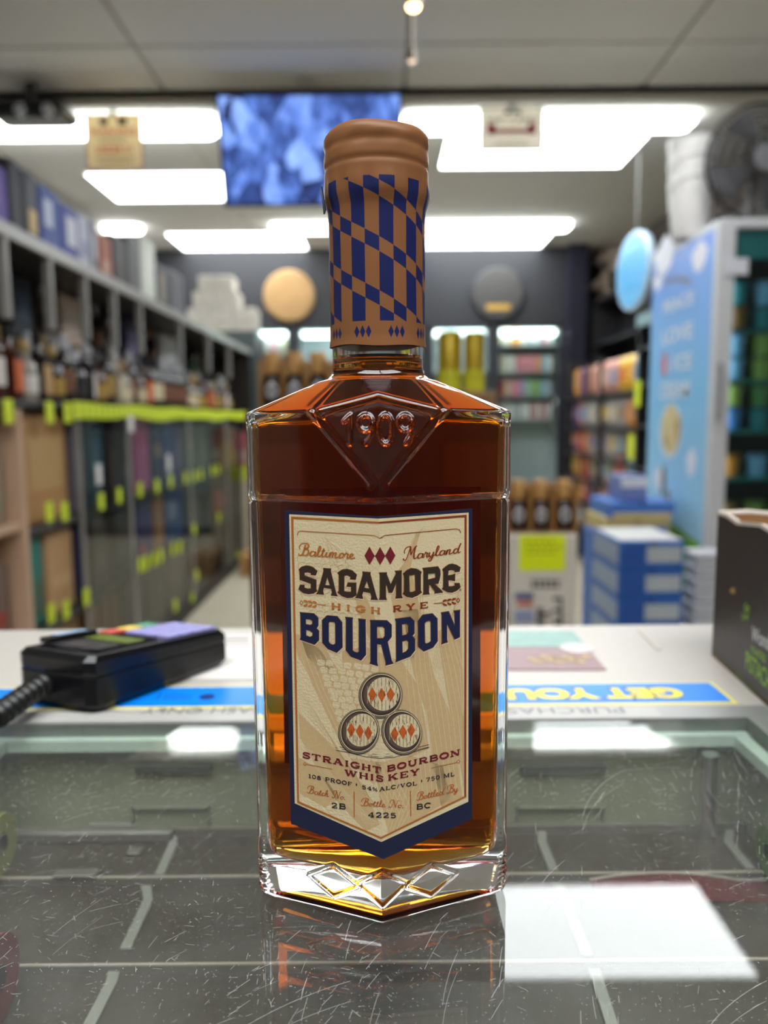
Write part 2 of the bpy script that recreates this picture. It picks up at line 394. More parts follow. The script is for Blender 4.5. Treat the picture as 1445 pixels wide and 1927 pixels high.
# ------------------------------------------------------------------ the counter with its glass pane
CT = 1.0
GX0, GX1, GY0, GY1 = -.197, .181, .02, P(1374, 1352, z=CT).y
CFAR = P(722, 1178, z=CT).y
def scratched_glass():
    m = bpy.data.materials.new('scratched_glass'); m.use_nodes = True; nt = m.node_tree; nt.nodes.clear(); L = nt.links.new
    N = lambda t, **k: nt.nodes.new(t)
    out = N('ShaderNodeOutputMaterial'); tc = N('ShaderNodeTexCoord')
    def math_(op, a, b=None, c=None):
        n = N('ShaderNodeMath'); n.operation = op
        for i, v in enumerate((a, b, c)):
            if v is None: continue
            if isinstance(v, (int, float)): n.inputs[i].default_value = v
            else: L(v, n.inputs[i])
        return n.outputs[0]
    total = None
    # each layer: cells of a Voronoi pattern carry one straight scratch of their own length and angle
    for sc, w, ln, base, spread, keep in ((90, .00005, .0050, .9, 1.2, .60), (230, .00005, .0016, .4, 3.1, .62), (38, .00005, .014, 1.15, .6, .55), (420, .00008, .00025, 0, 3.1, .62), (18, .00005, .030, .75, 1.6, .5)):
        vo = N('ShaderNodeTexVoronoi'); vo.inputs['Scale'].default_value = sc; vo.voronoi_dimensions = '2D'
        L(tc.outputs['Object'], vo.inputs['Vector'])
        sub = N('ShaderNodeVectorMath'); sub.operation = 'SUBTRACT'
        L(tc.outputs['Object'], sub.inputs[0]); L(vo.outputs['Position'], sub.inputs[1])
        sx = N('ShaderNodeSeparateXYZ'); L(sub.outputs[0], sx.inputs[0])
        sc_ = N('ShaderNodeSeparateColor'); L(vo.outputs['Color'], sc_.inputs[0])
        an = math_('MULTIPLY_ADD', sc_.outputs[0], spread, base-spread/2)
        # bend the scratch a little
        co, si = math_('COSINE', an), math_('SINE', an)
        u = math_('ADD', math_('MULTIPLY', sx.outputs[0], co), math_('MULTIPLY', sx.outputs[1], si))
        v = math_('SUBTRACT', math_('MULTIPLY', sx.outputs[1], co), math_('MULTIPLY', sx.outputs[0], si))
        v = math_('ADD', v, math_('MULTIPLY', math_('MULTIPLY', u, u), 6.0))
        ww = math_('MULTIPLY_ADD', sc_.outputs[2], w, w*.4)
        a = math_('LESS_THAN', math_('ABSOLUTE', v), ww)
        b = math_('LESS_THAN', math_('ABSOLUTE', u), math_('MULTIPLY', sc_.outputs[1], ln))
        k = math_('GREATER_THAN', sc_.outputs[2], keep)
        s = math_('MULTIPLY', math_('MULTIPLY', a, b), k)
        total = s if total is None else math_('MAXIMUM', total, s)
    nz = N('ShaderNodeTexNoise'); nz.inputs['Scale'].default_value = 14; nz.inputs['Detail'].default_value = 6; nz.inputs['Roughness'].default_value = .7
    L(tc.outputs['Object'], nz.inputs['Vector'])
    haze = math_('MULTIPLY', math_('MAXIMUM', math_('SUBTRACT', nz.outputs['Fac'], .45), 0.0), .10)
    haze = math_('ADD', haze, .012)
    fac = math_('MAXIMUM', math_('MULTIPLY', total, .36), haze)
    tr = N('ShaderNodeBsdfTransparent'); tr.inputs[0].default_value = (.93, .96, .94, 1)
    gl = N('ShaderNodeBsdfGlossy'); gl.inputs['Roughness'].default_value = .012
    fr = thin_fresnel(nt, 1.37)
    m1 = N('ShaderNodeMixShader'); L(fr.outputs[0], m1.inputs[0]); L(tr.outputs[0], m1.inputs[1]); L(gl.outputs[0], m1.inputs[2])
    df = N('ShaderNodeBsdfDiffuse'); df.inputs[0].default_value = (.75, .75, .73, 1)
    m2 = N('ShaderNodeMixShader'); L(fac, m2.inputs[0]); L(m1.outputs[0], m2.inputs[1]); L(df.outputs[0], m2.inputs[2])
    L(m2.outputs[0], out.inputs[0])
    return m
M_lam = mat('laminate_white', (184, 178, 170), .4, vary=.05, scale=120)
M_cbody = mat('counter_body', (140, 134, 124), .6)
M_olive = mat('case_lining', (136, 136, 116), .6, vary=.08, scale=25)
M_tray = mat('tray_brown', (66, 57, 51), .45, vary=.10, scale=40)
M_lip = mat('tray_lip', (104, 96, 92), .4)
M_edge = mat('tray_edge', (190, 174, 162), .35)
M_alu = mat('counter_aluminium', (168, 168, 166), .38, metal=.55)
CX0, CX1 = -.95, 1.05
ctr = thing('display_counter', 'white laminate shop counter with an inset scratched glass top', 'counter', (0, .3, 0))
def cb(b): return b
def cbuild(mb, name, m, parent=None, smooth=False):
    mb.v = [(x, y-.3, z) for x, y, z in mb.v]
    return mb.build(name, m, parent or ctr, smooth)
FW = .016
top = MB().box(CX0, CX1, GY1+FW, CFAR, CT-.03, CT, bev=.003).box(CX0, GX0-FW, GY0, GY1+FW, CT-.03, CT).box(GX1+FW, CX1, GY0, GY1+FW, CT-.03, CT)
cbuild(top, 'laminate_top', M_lam)
cbuild(MB().box(CX0+.02, CX1-.02, CFAR-.05, CFAR-.02, 0, CT-.03).box(CX0+.02, CX0+.05, GY0, CFAR-.05, 0, CT-.03).box(CX1-.05, CX1-.02, GY0, CFAR-.05, 0, CT-.03), 'body', M_cbody)
fr = MB()
fr.box(GX0-FW, GX1+FW, GY1, GY1+FW, CT-.02, CT+.0006).box(GX0-FW, GX0, GY0, GY1, CT-.02, CT+.0006).box(GX1, GX1+FW, GY0, GY1, CT-.02, CT+.0006)
cbuild(fr, 'glass_frame', M_alu)
pane = cbuild(MB().box(GX0, GX1, GY0, GY1, CT-.006, CT), 'glass_top', scratched_glass())
cbuild(MB().box(GX0+.001, GX1-.001, GY1-.006, GY1-.0005, CT-.012, CT-.0065).box(GX1-.009, GX1-.002, GY0, GY1-.006, CT-.012, CT-.0065).box(GX0+.002, GX0+.009, GY0, GY1-.006, CT-.012, CT-.0065), 'glass_support', mat('green_glass_edge', (198, 212, 200), .3))
# the case below the pane
ZT = .942
cbuild(MB().box(GX0-.004, GX1+.004, GY1, GY1+.004, .80, CT-.02).box(GX0-.006, GX0-.001, GY0, GY1, .80, CT-.02).box(GX1+.001, GX1+.006, GY0, GY1, .80, CT-.02).box(GX0-.004, GX1+.004, GY0, GY1, .80, .81), 'case_lining', M_olive)
ys = [GY1] + [P(722, y, z=ZT-.002*k).y for k, y in enumerate((1652, 1808, 1990), 1)] + [GY0]
for k in range(4):
    z = ZT-.004*k
    t = cbuild(MB().box(GX0, GX1, ys[k+1], ys[k], z-.006, z), 'tray', M_tray)
    cbuild(MB().box(GX0, GX1, ys[k+1]-.001, ys[k+1], z-.0055, z-.0004), 'tray_lip', M_lip, t)
    tr_ = MB().box(GX0, GX1, ys[k+1]-.0012, ys[k+1]-.0004, z-.0004, z+.0003)
    cbuild(tr_, 'tray_edge', M_edge, t)
cbuild(MB().box(GX0, GX1, GY1-.004, GY1-.001, ZT, ZT+.004).box(GX0, GX0+.09, GY1-.010, GY1-.004, ZT, ZT+.006, bev=.001), 'tray_back_lip', M_lip)
def strip_on(pts, z, w=.0022):
    mb = MB()
    q = [P(a, b, z=z) for a, b in pts]
    for a, b in zip(q[:-1], q[1:]):
        mb.slab((a.x-w, a.y, z), (a.x+w, a.y, z), (b.x+w, b.y, z), (b.x-w, b.y, z), (0, 0, .0008))
    cbuild(mb, 'divider_strip', mat('strip_grey', (134, 130, 124), .4))
strip_on([(322, 1562), (326, 1590), (300, 1648)], ZT+.0005)
strip_on([(275, 1668), (279, 1695), (236, 1788)], ZT-.0035)
strip_on([(217, 1822), (210, 1850), (170, 1927), (130, 2000)], ZT-.0075)
strip_on([(1020, 1558), (1020, 1588), (1042, 1640)], ZT+.0005)
strip_on([(1374, 1558), (1370, 1586), (1412, 1638)], ZT+.0005)
strip_on([(1118, 1826), (1150, 1927), (1175, 2000)], ZT-.0075)
strip_on([(1052, 1668), (1105, 1800)], ZT-.0035)
def tab(x0, x1, y, z):
    a, b = P(x0, y, z=z), P(x1, y, z=z)
    cbuild(MB().box(a.x, b.x, a.y-.002, a.y+.004, z, z+.0012, bev=.0005), 'divider_tab', M_lip)
tab(100, 182, 1648, ZT+.0008); tab(240, 265, 1606, ZT+.0008); tab(168, 258, 1553, ZT+.0045)
for x0, x1 in ((255, 400), (980, 1140)):  # dark bars with thin bracket outlines below them on the far lining
    for (ya, yb, name, m) in ((1438, 1455, 'dark_bar', mat('bar_dark', (74, 72, 66), .6)),):
        a, b = P(x0, ya, y=GY1-.001), P(x1, yb, y=GY1-.001)
        cbuild(MB().box(a.x, b.x, GY1-.0025, GY1-.0002, b.z, a.z, bev=.0006), name, m)
    a, b = P(x0-8, 1519, y=GY1-.001), P(x1-4, 1549, y=GY1-.001)
    mb = MB().box(a.x, b.x, GY1-.002, GY1-.0002, a.z-.0008, a.z).box(a.x, a.x+.001, GY1-.002, GY1-.0002, b.z, a.z).box(b.x-.001, b.x, GY1-.002, GY1-.0002, b.z, a.z)
    cbuild(mb, 'thin_frame', mat('frame_grey', (112, 110, 100), .5))
a = P(1337, 1400, y=GY1-.012)
cbuild(MB().lathe([(.004, .90), (.004, CT-.013)], 14, (a.x, GY1-.012, 0)), 'corner_post', mat('chrome_post', (200, 200, 202), .15, metal=1), smooth=True)
a = P(1424, 1470, x=GX1+.0005)
cbuild(MB().lathe([(.0032, 0), (.0030, -.0012), (.0012, -.0018)], 14, (a.x, a.y, a.z), axis='x'), 'screw', mat('screw_steel', (190, 188, 180), .3, metal=.8), smooth=True)
# stickers and lettering lying on the laminate
M_blue = mat('sticker_blue', (0, 128, 236), .4, vary=.03)
M_yel = mat('sticker_yellow', (236, 222, 92), .4, vary=.03)
M_navy = mat('sticker_navy', (26, 50, 110), .4)
sy0, sy1 = P(1300, 1325, z=CT).y, P(1300, 1284, z=CT).y
sx1 = P(1390, 1325, z=CT).x; sx0 = -.24
st = cbuild(MB().box(sx0, sx1, sy0, sy1, CT, CT+.0003), 'lottery_sticker', M_yel)
e = .0022
cbuild(MB().box(sx0+e, sx1-e, sy0+e, sy1-e, CT+.0003, CT+.0005), 'blue_field', M_blue, st)
def flip_text(s, pxa, pxb, pya, pyb, z, name, m, parent, bold=0.0, grow=0):
    """Lettering that reads from the customers' side: rotated half a turn."""
    a, b = P(pxa, pyb, z=z), P(pxb, pyb, z=z); yy = P((pxa+pxb)/2, pya, z=z).y
    vs, fs = text_mb(s, 1.0, 1.0, bold=bold)
    x0, x1 = min(v[0] for v in vs), max(v[0] for v in vs); y0, y1 = min(v[1] for v in vs), max(v[1] for v in vs)
    w, h = b.x-a.x, yy-a.y; g = grow
    mb = MB(); mb.add([(b.x-(v[0]-x0)/(x1-x0)*w, yy-(v[1]-y0)/(y1-y0)*h, z) for v in vs], [f[::-1] for f in fs])
    return cbuild(mb, name, m, parent)
flip_text('GET YOUR', 895, 1303, 1293, 1319, CT+.0006, 'lettering_outline', M_navy, st, bold=.085)
flip_text('GET YOUR', 899, 1299, 1295, 1317, CT+.0007, 'lettering', mat('letter_yellow', (246, 226, 60), .4), st, bold=.05)
mb = MB()
for i, x in enumerate((296, 309, 318, 327, 336, 345, 354)):
    a, b = P(x, 1318, z=CT), P(x+6, 1307, z=CT)
    mb.box(a.x, b.x, a.y, b.y, CT+.0005, CT+.0006)
a = P(390, 1313, z=CT); mb.lathe([(.0042, CT+.0005), (.0042, CT+.0006)], 14, (a.x, a.y, 0))
cbuild(mb, 'emblem_print', M_navy, st)
ws = cbuild(MB().box(sx0+.06, P(1235, 1338, z=CT).x, GY1+.0012, GY1+FW-.002, CT+.0006, CT+.0008), 'notice_strip', mat('notice_white', (176, 174, 170), .4))
M_gry = mat('notice_ink', (120, 120, 122), .5)
flip_text('CASH ONLY', 262, 500, 1331, 1344, CT+.0009, 'notice_lettering', M_gry, ws)
flip_text('PURCHASES', 905, 1180, 1331, 1344, CT+.0009, 'notice_lettering', M_gry, ws)
# a flyer lying on the laminate and a white sheet under the card reader
q = [P(x, y, z=CT) for x, y in ((925, 1262), (1141, 1262), (1078, 1190), (925, 1190))]
cxy = sum(q, Vector())/4
fl = thing('flyer', 'mauve and teal flyer lying flat on the white counter', 'flyer', (cxy.x, cxy.y, CT))
qq = [(p.x-cxy.x, p.y-cxy.y, .0004) for p in q]
MB().slab(*qq, (0, 0, .0004)).build('sheet', mat('flyer_mauve', (144, 114, 118), .45, vary=.05), fl)
lerp = lambda a, b, t: tuple(a[i]*(1-t)+b[i]*t for i in range(3))
m0, m1 = lerp(qq[0], qq[3], .55), lerp(qq[1], qq[2], .55)
MB().slab(m0, m1, qq[2], qq[3], (0, 0, .0006)).build('picture_band', mat('flyer_teal', (130, 168, 158), .45, vary=.25, scale=90), fl)
e0 = P(1085, 1222, z=CT)
MB().lathe([(.011, .0008), (.011, .0012)], 20, (e0.x-cxy.x, e0.y-cxy.y, 0)).build('oval_badge', cmat((196, 190, 188), .4), fl)
mb = MB()
for i in range(9):
    a = P(1000+i*13, 1243+6*math.sin(i*2.1), z=CT); mb.lathe([(.0035, .0008), (.0035, .0011)], 10, (a.x-cxy.x, a.y-cxy.y, 0))
    if i < 7:
        b = P(1010+i*13, 1236-4*(i % 3), z=CT); mb.box(a.x-cxy.x, b.x-cxy.x+.004, min(a.y, b.y)-cxy.y, min(a.y, b.y)-cxy.y+.0018, .0008, .0011)
mb.build('gold_print', mat('flyer_gold', (176, 150, 110), .45), fl)
q = [P(x, y, z=CT) for x, y in ((300, 1279), (500, 1279), (488, 1196), (330, 1196))]
cxy = sum(q, Vector())/4
sh = thing('paper_sheet', 'white printed sheet on the counter under the card reader', 'paper', (cxy.x, cxy.y, CT))
MB().slab(*[(p.x-cxy.x, p.y-cxy.y, .0003) for p in q], (0, 0, .0003)).build('sheet', cmat((222, 216, 210), .6), sh)
mb = MB()
for y0, y1 in ((1203, 1206), (1212, 1214)):
    a, b = P(410, y1, z=CT), P(470, y0, z=CT); mb.box(a.x-cxy.x, b.x-cxy.x, a.y-cxy.y, b.y-cxy.y, .0006, .0008)
mb.build('frame_print', cmat((60, 54, 54), .6), sh)
a = P(1215, 1205, z=CT)
pn = thing('paper_scrap', 'small grey paper scrap on the counter beside the flyer', 'paper', (a.x, a.y, CT))
b, c = P(1200, 1187, z=CT), P(1236, 1224, z=CT)
MB().slab((b.x-a.x, b.y-a.y, .0002), (b.x-a.x+.003, b.y-a.y, .0002), (c.x-a.x+.003, c.y-a.y, .0002), (c.x-a.x, c.y-a.y, .0002), (0, 0, .0006)).build('strip', cmat((196, 188, 180), .6), pn)

# ------------------------------------------------------------------ tickets lying in the case under the glass
def ticket_roll(px, py, z, r, ln, col, lab, stripe):
    c = P(px, py, z=z+r)
    t = thing('ticket_roll', lab, 'ticket roll', (c.x, c.y, z), group=None)
    MB().lathe([(r*.35, 0), (r, 0), (r, ln), (r*.35, ln)], 28, (0, 0, r), axis='x', caps=False).build('paper_roll', cmat(col, .4, vary=.15, scale=80), t, smooth=True)
    MB().lathe([(r*1.01, ln*.3), (r*1.01, ln*.55)], 28, (0, 0, r), axis='x', caps=False).build('printed_stripe', cmat(stripe, .4), t, smooth=True)
    return t
ticket_roll(-160, 1850, ZT-.007, .016, .030, (112, 26, 36), 'red lottery ticket roll under the glass at the counter edge', (140, 136, 90))
ticket_roll(-84, 1590, ZT+.0008, .014, .022, (140, 138, 84), 'yellow-green lottery ticket roll under the glass behind the red one', (170, 150, 90))
ticket_roll(1446, 1606, ZT+.0008, .012, .02, (84, 112, 50), 'green lottery ticket roll under the glass in the far corner', (130, 150, 90))
# a curled ticket sheet
c = P(1290, 1650, z=ZT-.004)
tk = thing('ticket_sheet', 'curled maroon ticket sheet lying in the tray under the glass', 'ticket', (c.x, ys[1]-.012, ZT-.004))
mb = MB(); n = 14; a0, a1 = P(1110, 1650, z=ZT).x-c.x, P(1500, 1650, z=ZT).x-c.x
vs = []
for k in range(n+1):
    t_ = k/n; x = a0+(a1-a0)*t_; h = .0045*math.sin(math.pi*min(1, t_*1.3+.05))**.7 if t_ < .72 else .0045*math.sin(math.pi*min(1, .72*1.3+.05))**.7
    vs += [(x, -.006, .0004+h*.2), (x, .009, .0006+h)]
mb.add(vs, [(2*k, 2*k+2, 2*k+3, 2*k+1) for k in range(n)])
mb.build('sheet', cmat((90, 30, 36), .5), tk)
mb = MB(); mb.add([(v[0], v[1]+.0004, v[2]+(.0007 if i % 2 else .0001)) for i, v in enumerate(vs) if i % 2] + [(v[0], v[1]-.001, v[2]+.0003) for i, v in enumerate(vs) if i % 2], [(k, k+1, n+2+k, n+1+k) for k in range(n)])
mb.build('pale_border', cmat((150, 136, 128), .5), tk)

# ------------------------------------------------------------------ card reader with its cable
A, B, C = P(176, 1351, z=CT), P(432, 1252, z=CT), P(34, 1326, z=CT)
U, V = B-A, C-A
CB = thing('card_reader', 'black card payment terminal with coloured keys on the counter', 'card reader', (A.x, A.y, CT+.0009))
h0, h1 = .0305, .0225
def T(u, v, h): p = U*u+V*v; return (p.x, p.y, h)
def top_h(u): return h0+(h1-h0)*u
def shell(mb, i, z0, ztop, mi=0):
    """rounded plan slab inset by i"""
    pl = [(i, .10), (i*.7+.03, i), (.97-i*.7, i), (1-i*.7, .10), (1-i*.7, .90), (.97-i*.7, 1-i), (.03+i*.7, 1-i), (i, .90)]
    n = len(pl)
    vs = [T(u, v, z0(u)) for u, v in pl]+[T(u, v, ztop(u)) for u, v in pl]
    return mb.add(vs, [tuple(range(n-1, -1, -1)), tuple(range(n, 2*n))]+[(k, (k+1) % n, n+(k+1) % n, n+k) for k in range(n)], mi)
mb = MB()
pls = []
for i, f in ((.05, lambda u: 0), (.0, lambda u: .004), (.0, lambda u: top_h(u)*.62), (.006, lambda u: top_h(u)*.66), (.0, lambda u: top_h(u)*.70), (.0, lambda u: top_h(u)-.003), (.035, lambda u: top_h(u))):
    pls.append([T(u, v, f(u)) for u, v in [(i, .10), (i*.7+.03, i), (.97-i*.7, i), (1-i*.7, .10), (1-i*.7, .90), (.97-i*.7, 1-i), (.03+i*.7, 1-i), (i, .90)]])
vs = [p for r in pls for p in r]; fs = [tuple(range(7, -1, -1)), tuple(range(48, 56))]
for k in range(6):
    for j in range(8): fs.append((k*8+j, k*8+(j+1) % 8, k*8+8+(j+1) % 8, k*8+8+j))
mb.add(vs, fs); mb.build('housing', mat('reader_black', (16, 16, 18), .22, vary=.02, spec=.3), CB)
def top_patch(name, u0, u1, v0, v1, m, lift=.0006, parent=None):
    mb = MB(); mb.slab(T(u0, v0, top_h(u0)+.0002), T(u1, v0, top_h(u1)+.0002), T(u1, v1, top_h(u1)+.0002), T(u0, v1, top_h(u0)+.0002), (0, 0, lift))
    return mb.build(name, m, parent or CB)
sc_ = top_patch('screen', .10, .52, .14, .86, mat('reader_screen', (26, 26, 30), .08, vary=.05))
top_patch('screen_band', .34, .46, .2, .8, mat('screen_lime', (104, 120, 50), .15), .0009, sc_)
top_patch('screen_window', .14, .30, .2, .8, mat('screen_grey', (66, 62, 62), .15), .0009, sc_)
M_key = mat('key_lavender', (150, 146, 206), .45)
for r in range(4):
    for c_ in range(3):
        u0, v0 = .575+r*.098, .10+c_*.21
        top_patch('key', u0, u0+.084, v0, v0+.18, M_key, .0012)
for k, (nm, col) in enumerate((('cancel', (196, 60, 44)), ('clear', (226, 196, 60)), ('enter', (60, 150, 110)))):
    tag(top_patch('function_key', .50+k*.125, .61+k*.125, .75, .93, cmat(col, .45), .0012), '%s key' % ('red', 'yellow', 'green')[k])
# raised printer hood behind the screen
mb = MB(); mb.slab(T(.16, .86, top_h(.16)+.0003), T(.46, .86, top_h(.46)+.0003), T(.46, 1.02, top_h(.46)), T(.16, 1.02, top_h(.16)), (0, 0, .003)); mb.build('paper_hood', mat('reader_black', (16, 16, 18)), CB)
mb = MB(); mb.slab(T(.22, .9, top_h(.22)+.0036), T(.42, .9, top_h(.42)+.0036), T(.42, .99, top_h(.42)+.0034), T(.22, .99, top_h(.22)+.0034), (0, 0, .0003)); mb.build('hood_label', cmat((150, 176, 210), .4), CB)
# corner chip of light-coloured plastic and the strain relief
e0, e1 = Vector(T(0, .62, .0135)), P(-12, 1352, z=CT+.011)-Vector((A.x, A.y, CT+.0009))
dirv = (e1-e0)
pts, rad = [], []
for k in range(41):
    t_ = k/40; pts.append(e0+dirv*t_); rad.append(.0062 if (k % 5) in (1, 2, 3) else .0048)
MB().tube(pts, .006, 16, radii=rad).build('strain_relief', mat('cable_rubber', (20, 20, 20), .4), CB, smooth=True, ang=60)
pts = [e1+Vector((0, 0, 0)), e1+dirv*.3+Vector((0, 0, -.0015)), e1+dirv*.8+Vector((-.01, 0, -.006)), e1+dirv*1.5+Vector((-.04, .0, -.0075)), e1+dirv*2.0+Vector((-.10, .02, -.0075))]
MB().tube(pts, .0035, 12).build('cable', mat('cable_rubber', (20, 20, 20), .4), CB, smooth=True)

# ------------------------------------------------------------------ open black carton
P1, P2 = P(1339, 1233, z=CT), P(1448, 1333, z=CT)
D1 = (P2-P1).normalized(); L1 = .17
D2 = Vector((1, .06, 0)).normalized(); L2 = .20
CH = P(1351, 968, y=P1.y).z-CT
bxn = thing('open_carton', 'open black carton with green and white lettering on the counter', 'carton', (P1.x, P1.y, CT))
M_cout = mat('carton_black', (52, 46, 44), .42, vary=.12, scale=20)
M_cin = mat('carton_brown', (140, 100, 58), .8, vary=.08)
M_crim = mat('carton_rim', (196, 184, 172), .8)
def wall(a, b, name, inward, h=CH):
    a, b, n = Vector(a), Vector(b), Vector(inward).normalized()
    k = 10; o_, i_, r_ = [], [], []
    mb = MB(); th = .0022
    hs = [h+.0012*math.sin(q*2.1+a.x*50)+.0008*math.sin(q*5.3) for q in range(k+1)]
    for q in range(k):
        p, s = a.lerp(b, q/k), a.lerp(b, (q+1)/k); up0, up1 = Vector((0, 0, hs[q])), Vector((0, 0, hs[q+1]))
        mb.add([p, s, s+up1, p+up0], [(0, 1, 2, 3)], 0)
        mb.add([p+n*th, s+n*th, s+up1+n*th, p+up0+n*th], [(3, 2, 1, 0)], 1)
        r0, r1 = p+up0, s+up1
        mb.add([r0-n*.0008, r1-n*.0008, r1-n*.0008+Vector((0, 0, .0022)), r0-n*.0008+Vector((0, 0, .0022)), r0+n*(th+.0004), r1+n*(th+.0004), r1+n*(th+.0004)+Vector((0, 0, .0014)), r0+n*(th+.0004)+Vector((0, 0, .0014))],
               [(0, 1, 2, 3), (3, 2, 6, 7), (5, 4, 7, 6), (1, 0, 4, 5)], 2)
    return mb.build(name, [M_cout, M_cin, M_crim], bxn)
n1 = Vector((-D1.y, D1.x, 0)); n1 = n1 if n1.x > 0 else -n1
w1 = wall((0, 0, 0), D1*L1, 'side_panel', n1)
wall((0, 0, 0), D2*L2, 'side_panel', (0, -1, 0)); wall(D1*L1, D1*L1+D2*L2, 'side_panel', (0, 1, 0)); wall(D2*L2, D2*L2+D1*L1, 'side_panel', -n1)
MB().slab((0, 0, .0005), D1*L1+Vector((0, 0, .0005)), D1*L1+D2*L2+Vector((0, 0, .0005)), D2*L2+Vector((0, 0, .0005)), (0, 0, .002)).build('bottom_panel', M_cin, bxn)
def on_wall(px, py):
    o, d = ray(px, py); nn = Vector((D1.y, -D1.x, 0)); t_ = (P1-o).dot(nn)/d.dot(nn); q = o+d*t_-P1
    return q.dot(D1), q.z-0 if False else (o+d*t_).z-CT
def wtext(s, px0, py0, px1, py1, hpx, name, m, sx=None):
    """text whose first letter stands at px0,py0 (base) and whose height is hpx there, running along the wall"""
    u0, z0 = on_wall(px0, py0); u1, z1 = on_wall(px0, py0-hpx); h = z1-z0
    vs, fs = text_mb(s, 1.0, align='LEFT', bold=.01); y1 = max(v[1] for v in vs); k = h/y1
    ue, ze = on_wall(px1, py1); sl = (ze-z0)/(ue-u0)
    mb = MB(); mb.add([D1*(u0+v[0]*k*(sx or 1))+Vector((0, 0, z0+v[1]*k+sl*v[0]*k))-n1*.0006 for v in vs], fs)
    return mb.build(name, m, w1)
M_lime = mat('print_lime', (140, 190, 40), .45); M_wht = mat('print_white', (214, 212, 208), .45)
wtext('Get', 1402, 1150, 1412, 1152, 15, 'slogan_lettering', M_lime, .8); wtext("Crackin'", 1397, 1166, 1420, 1171, 13, 'slogan_lettering', M_lime, .62)
wtext('Wonderful', 1416, 1204, 1445, 1222, 28, 'brand_lettering', M_wht, .8)
wtext('ROASTED', 1415, 1226, 1445, 1250, 14, 'flavour_lettering', M_lime, .8)
wtext('PISTACHIOS', 1404, 1256, 1445, 1294, 34, 'product_lettering', M_lime, .62)
wtext('GETCRACKIN', 1386, 1272, 1445, 1334, 11, 'footer_lettering', mat('print_olive', (96, 128, 36), .5), .9)
u, z = on_wall(1383, 1112)
MB().lathe([(.0018, 0), (.0018, .0006)], 12, D1*u+Vector((0, 0, z))-n1*.0010, axis='y').build('gold_dot', cmat((150, 120, 70), .5), w1)

# ------------------------------------------------------------------ things hanging from the ceiling
def hang_sign(px0, py0, px1, py1, Y, label, paper, prints, edge):
    a, b = P(px0, py1, y=Y), P(px1, py0, y=Y); w, h = b.x-a.x, b.z-a.z
    t = thing('hanging_sign', label, 'sign', ((a.x+b.x)/2, Y, a.z))
    MB().box(-w/2, w/2, -.002, .002, 0, h).build('board', paper, t)
    mb = MB()
    for q in ((-w/2, -w/2+.006, 0, h), (w/2-.006, w/2, 0, h), (-w/2, w/2, 0, .006), (-w/2, w/2, h-.006, h)): mb.box(q[0], q[1], -.0026, -.0018, q[2], q[3])
    mb.build('border', edge, t)
    for nm, m, items in prints:
        mb = MB()
        for it in items:
            if it[0] == 'box': mb.box(it[1]*w-w/2, it[2]*w-w/2, -.0032, -.0018, it[3]*h, it[4]*h)
            elif it[0] == 'disc': mb.lathe([(it[3]*w, -.0022), (it[3]*w, -.0034)], 20, (it[1]*w-w/2, 0, it[2]*h), axis='y')
            else:
                vs, fs = text_mb(it[1], 1.0, bold=.02); x0, x1 = min(v[0] for v in vs), max(v[0] for v in vs); y1 = max(v[1] for v in vs)
                mb.add([((it[2]+(v[0]-x0)/(x1-x0)*(it[3]-it[2]))*w-w/2, -.0036, (it[4]+v[1]/y1*(it[5]-it[4]))*h) for v in vs], fs)
        mb.build(nm, m, t)
    zc = (CZ_NEAR-.07 if Y > HEAD_Y-.1 else CZ_NEAR)-a.z
    MB().tube([(0, 0, h-.004), (0, 0, zc)], .0018, 6).box(-.016, .016, -.005, .005, h-.012, h+.02, bev=.003).build('clip', cmat((190, 190, 196), .25, metal=.5), t)
M_rd = paper_mat('print_red', (196, 30, 26), .25); M_bk = paper_mat('print_black', (34, 32, 28), .1); M_gy = paper_mat('print_grey', (140, 126, 100))
M_crm = paper_mat('paper_cream', (232, 218, 190))
hang_sign(164, 214, 266, 318, HEAD_Y+.03, 'cream warning poster with red lettering hanging from the ceiling', M_crm,
          [('emblem_print', M_bk, [('disc', .33, .86, .07), ('disc', .36, .86, .05), ('box', .58, .74, .80, .93)]), ('red_lettering', M_rd, [('t', 'WARNING', .08, .9, .62, .74), ('t', 'UNDER 21', .18, .8, .28, .42)]),
           ('small_print', M_gy, [('box', .2, .75, .55, .57), ('box', .25, .7, .49, .51), ('box', .15, .85, .18, .2), ('box', .2, .8, .12, .14)])], paper_mat('paper_pink_edge', (206, 140, 124)))
hang_sign(902, 201, 1024, 285, HEAD_Y+.03, 'white hanging sign with a crimson band in front of strip light', paper_mat('paper_white', (226, 220, 210)),
          [('crimson_band', paper_mat('print_crimson', (170, 20, 56)), [('box', .12, .24, .38, .62), ('box', .24, .76, .40, .50), ('box', .76, .87, .38, .62)]), ('lettering', M_gy, [('t', 'WE CARD', .10, .9, .64, .76), ('box', .2, .8, .12, .14), ('box', .25, .75, .2, .22)]),
           ('emblem_print', M_bk, [('box', .38, .48, .84, .93), ('box', .52, .64, .84, .92)])], paper_mat('paper_white_edge', (140, 130, 120)))
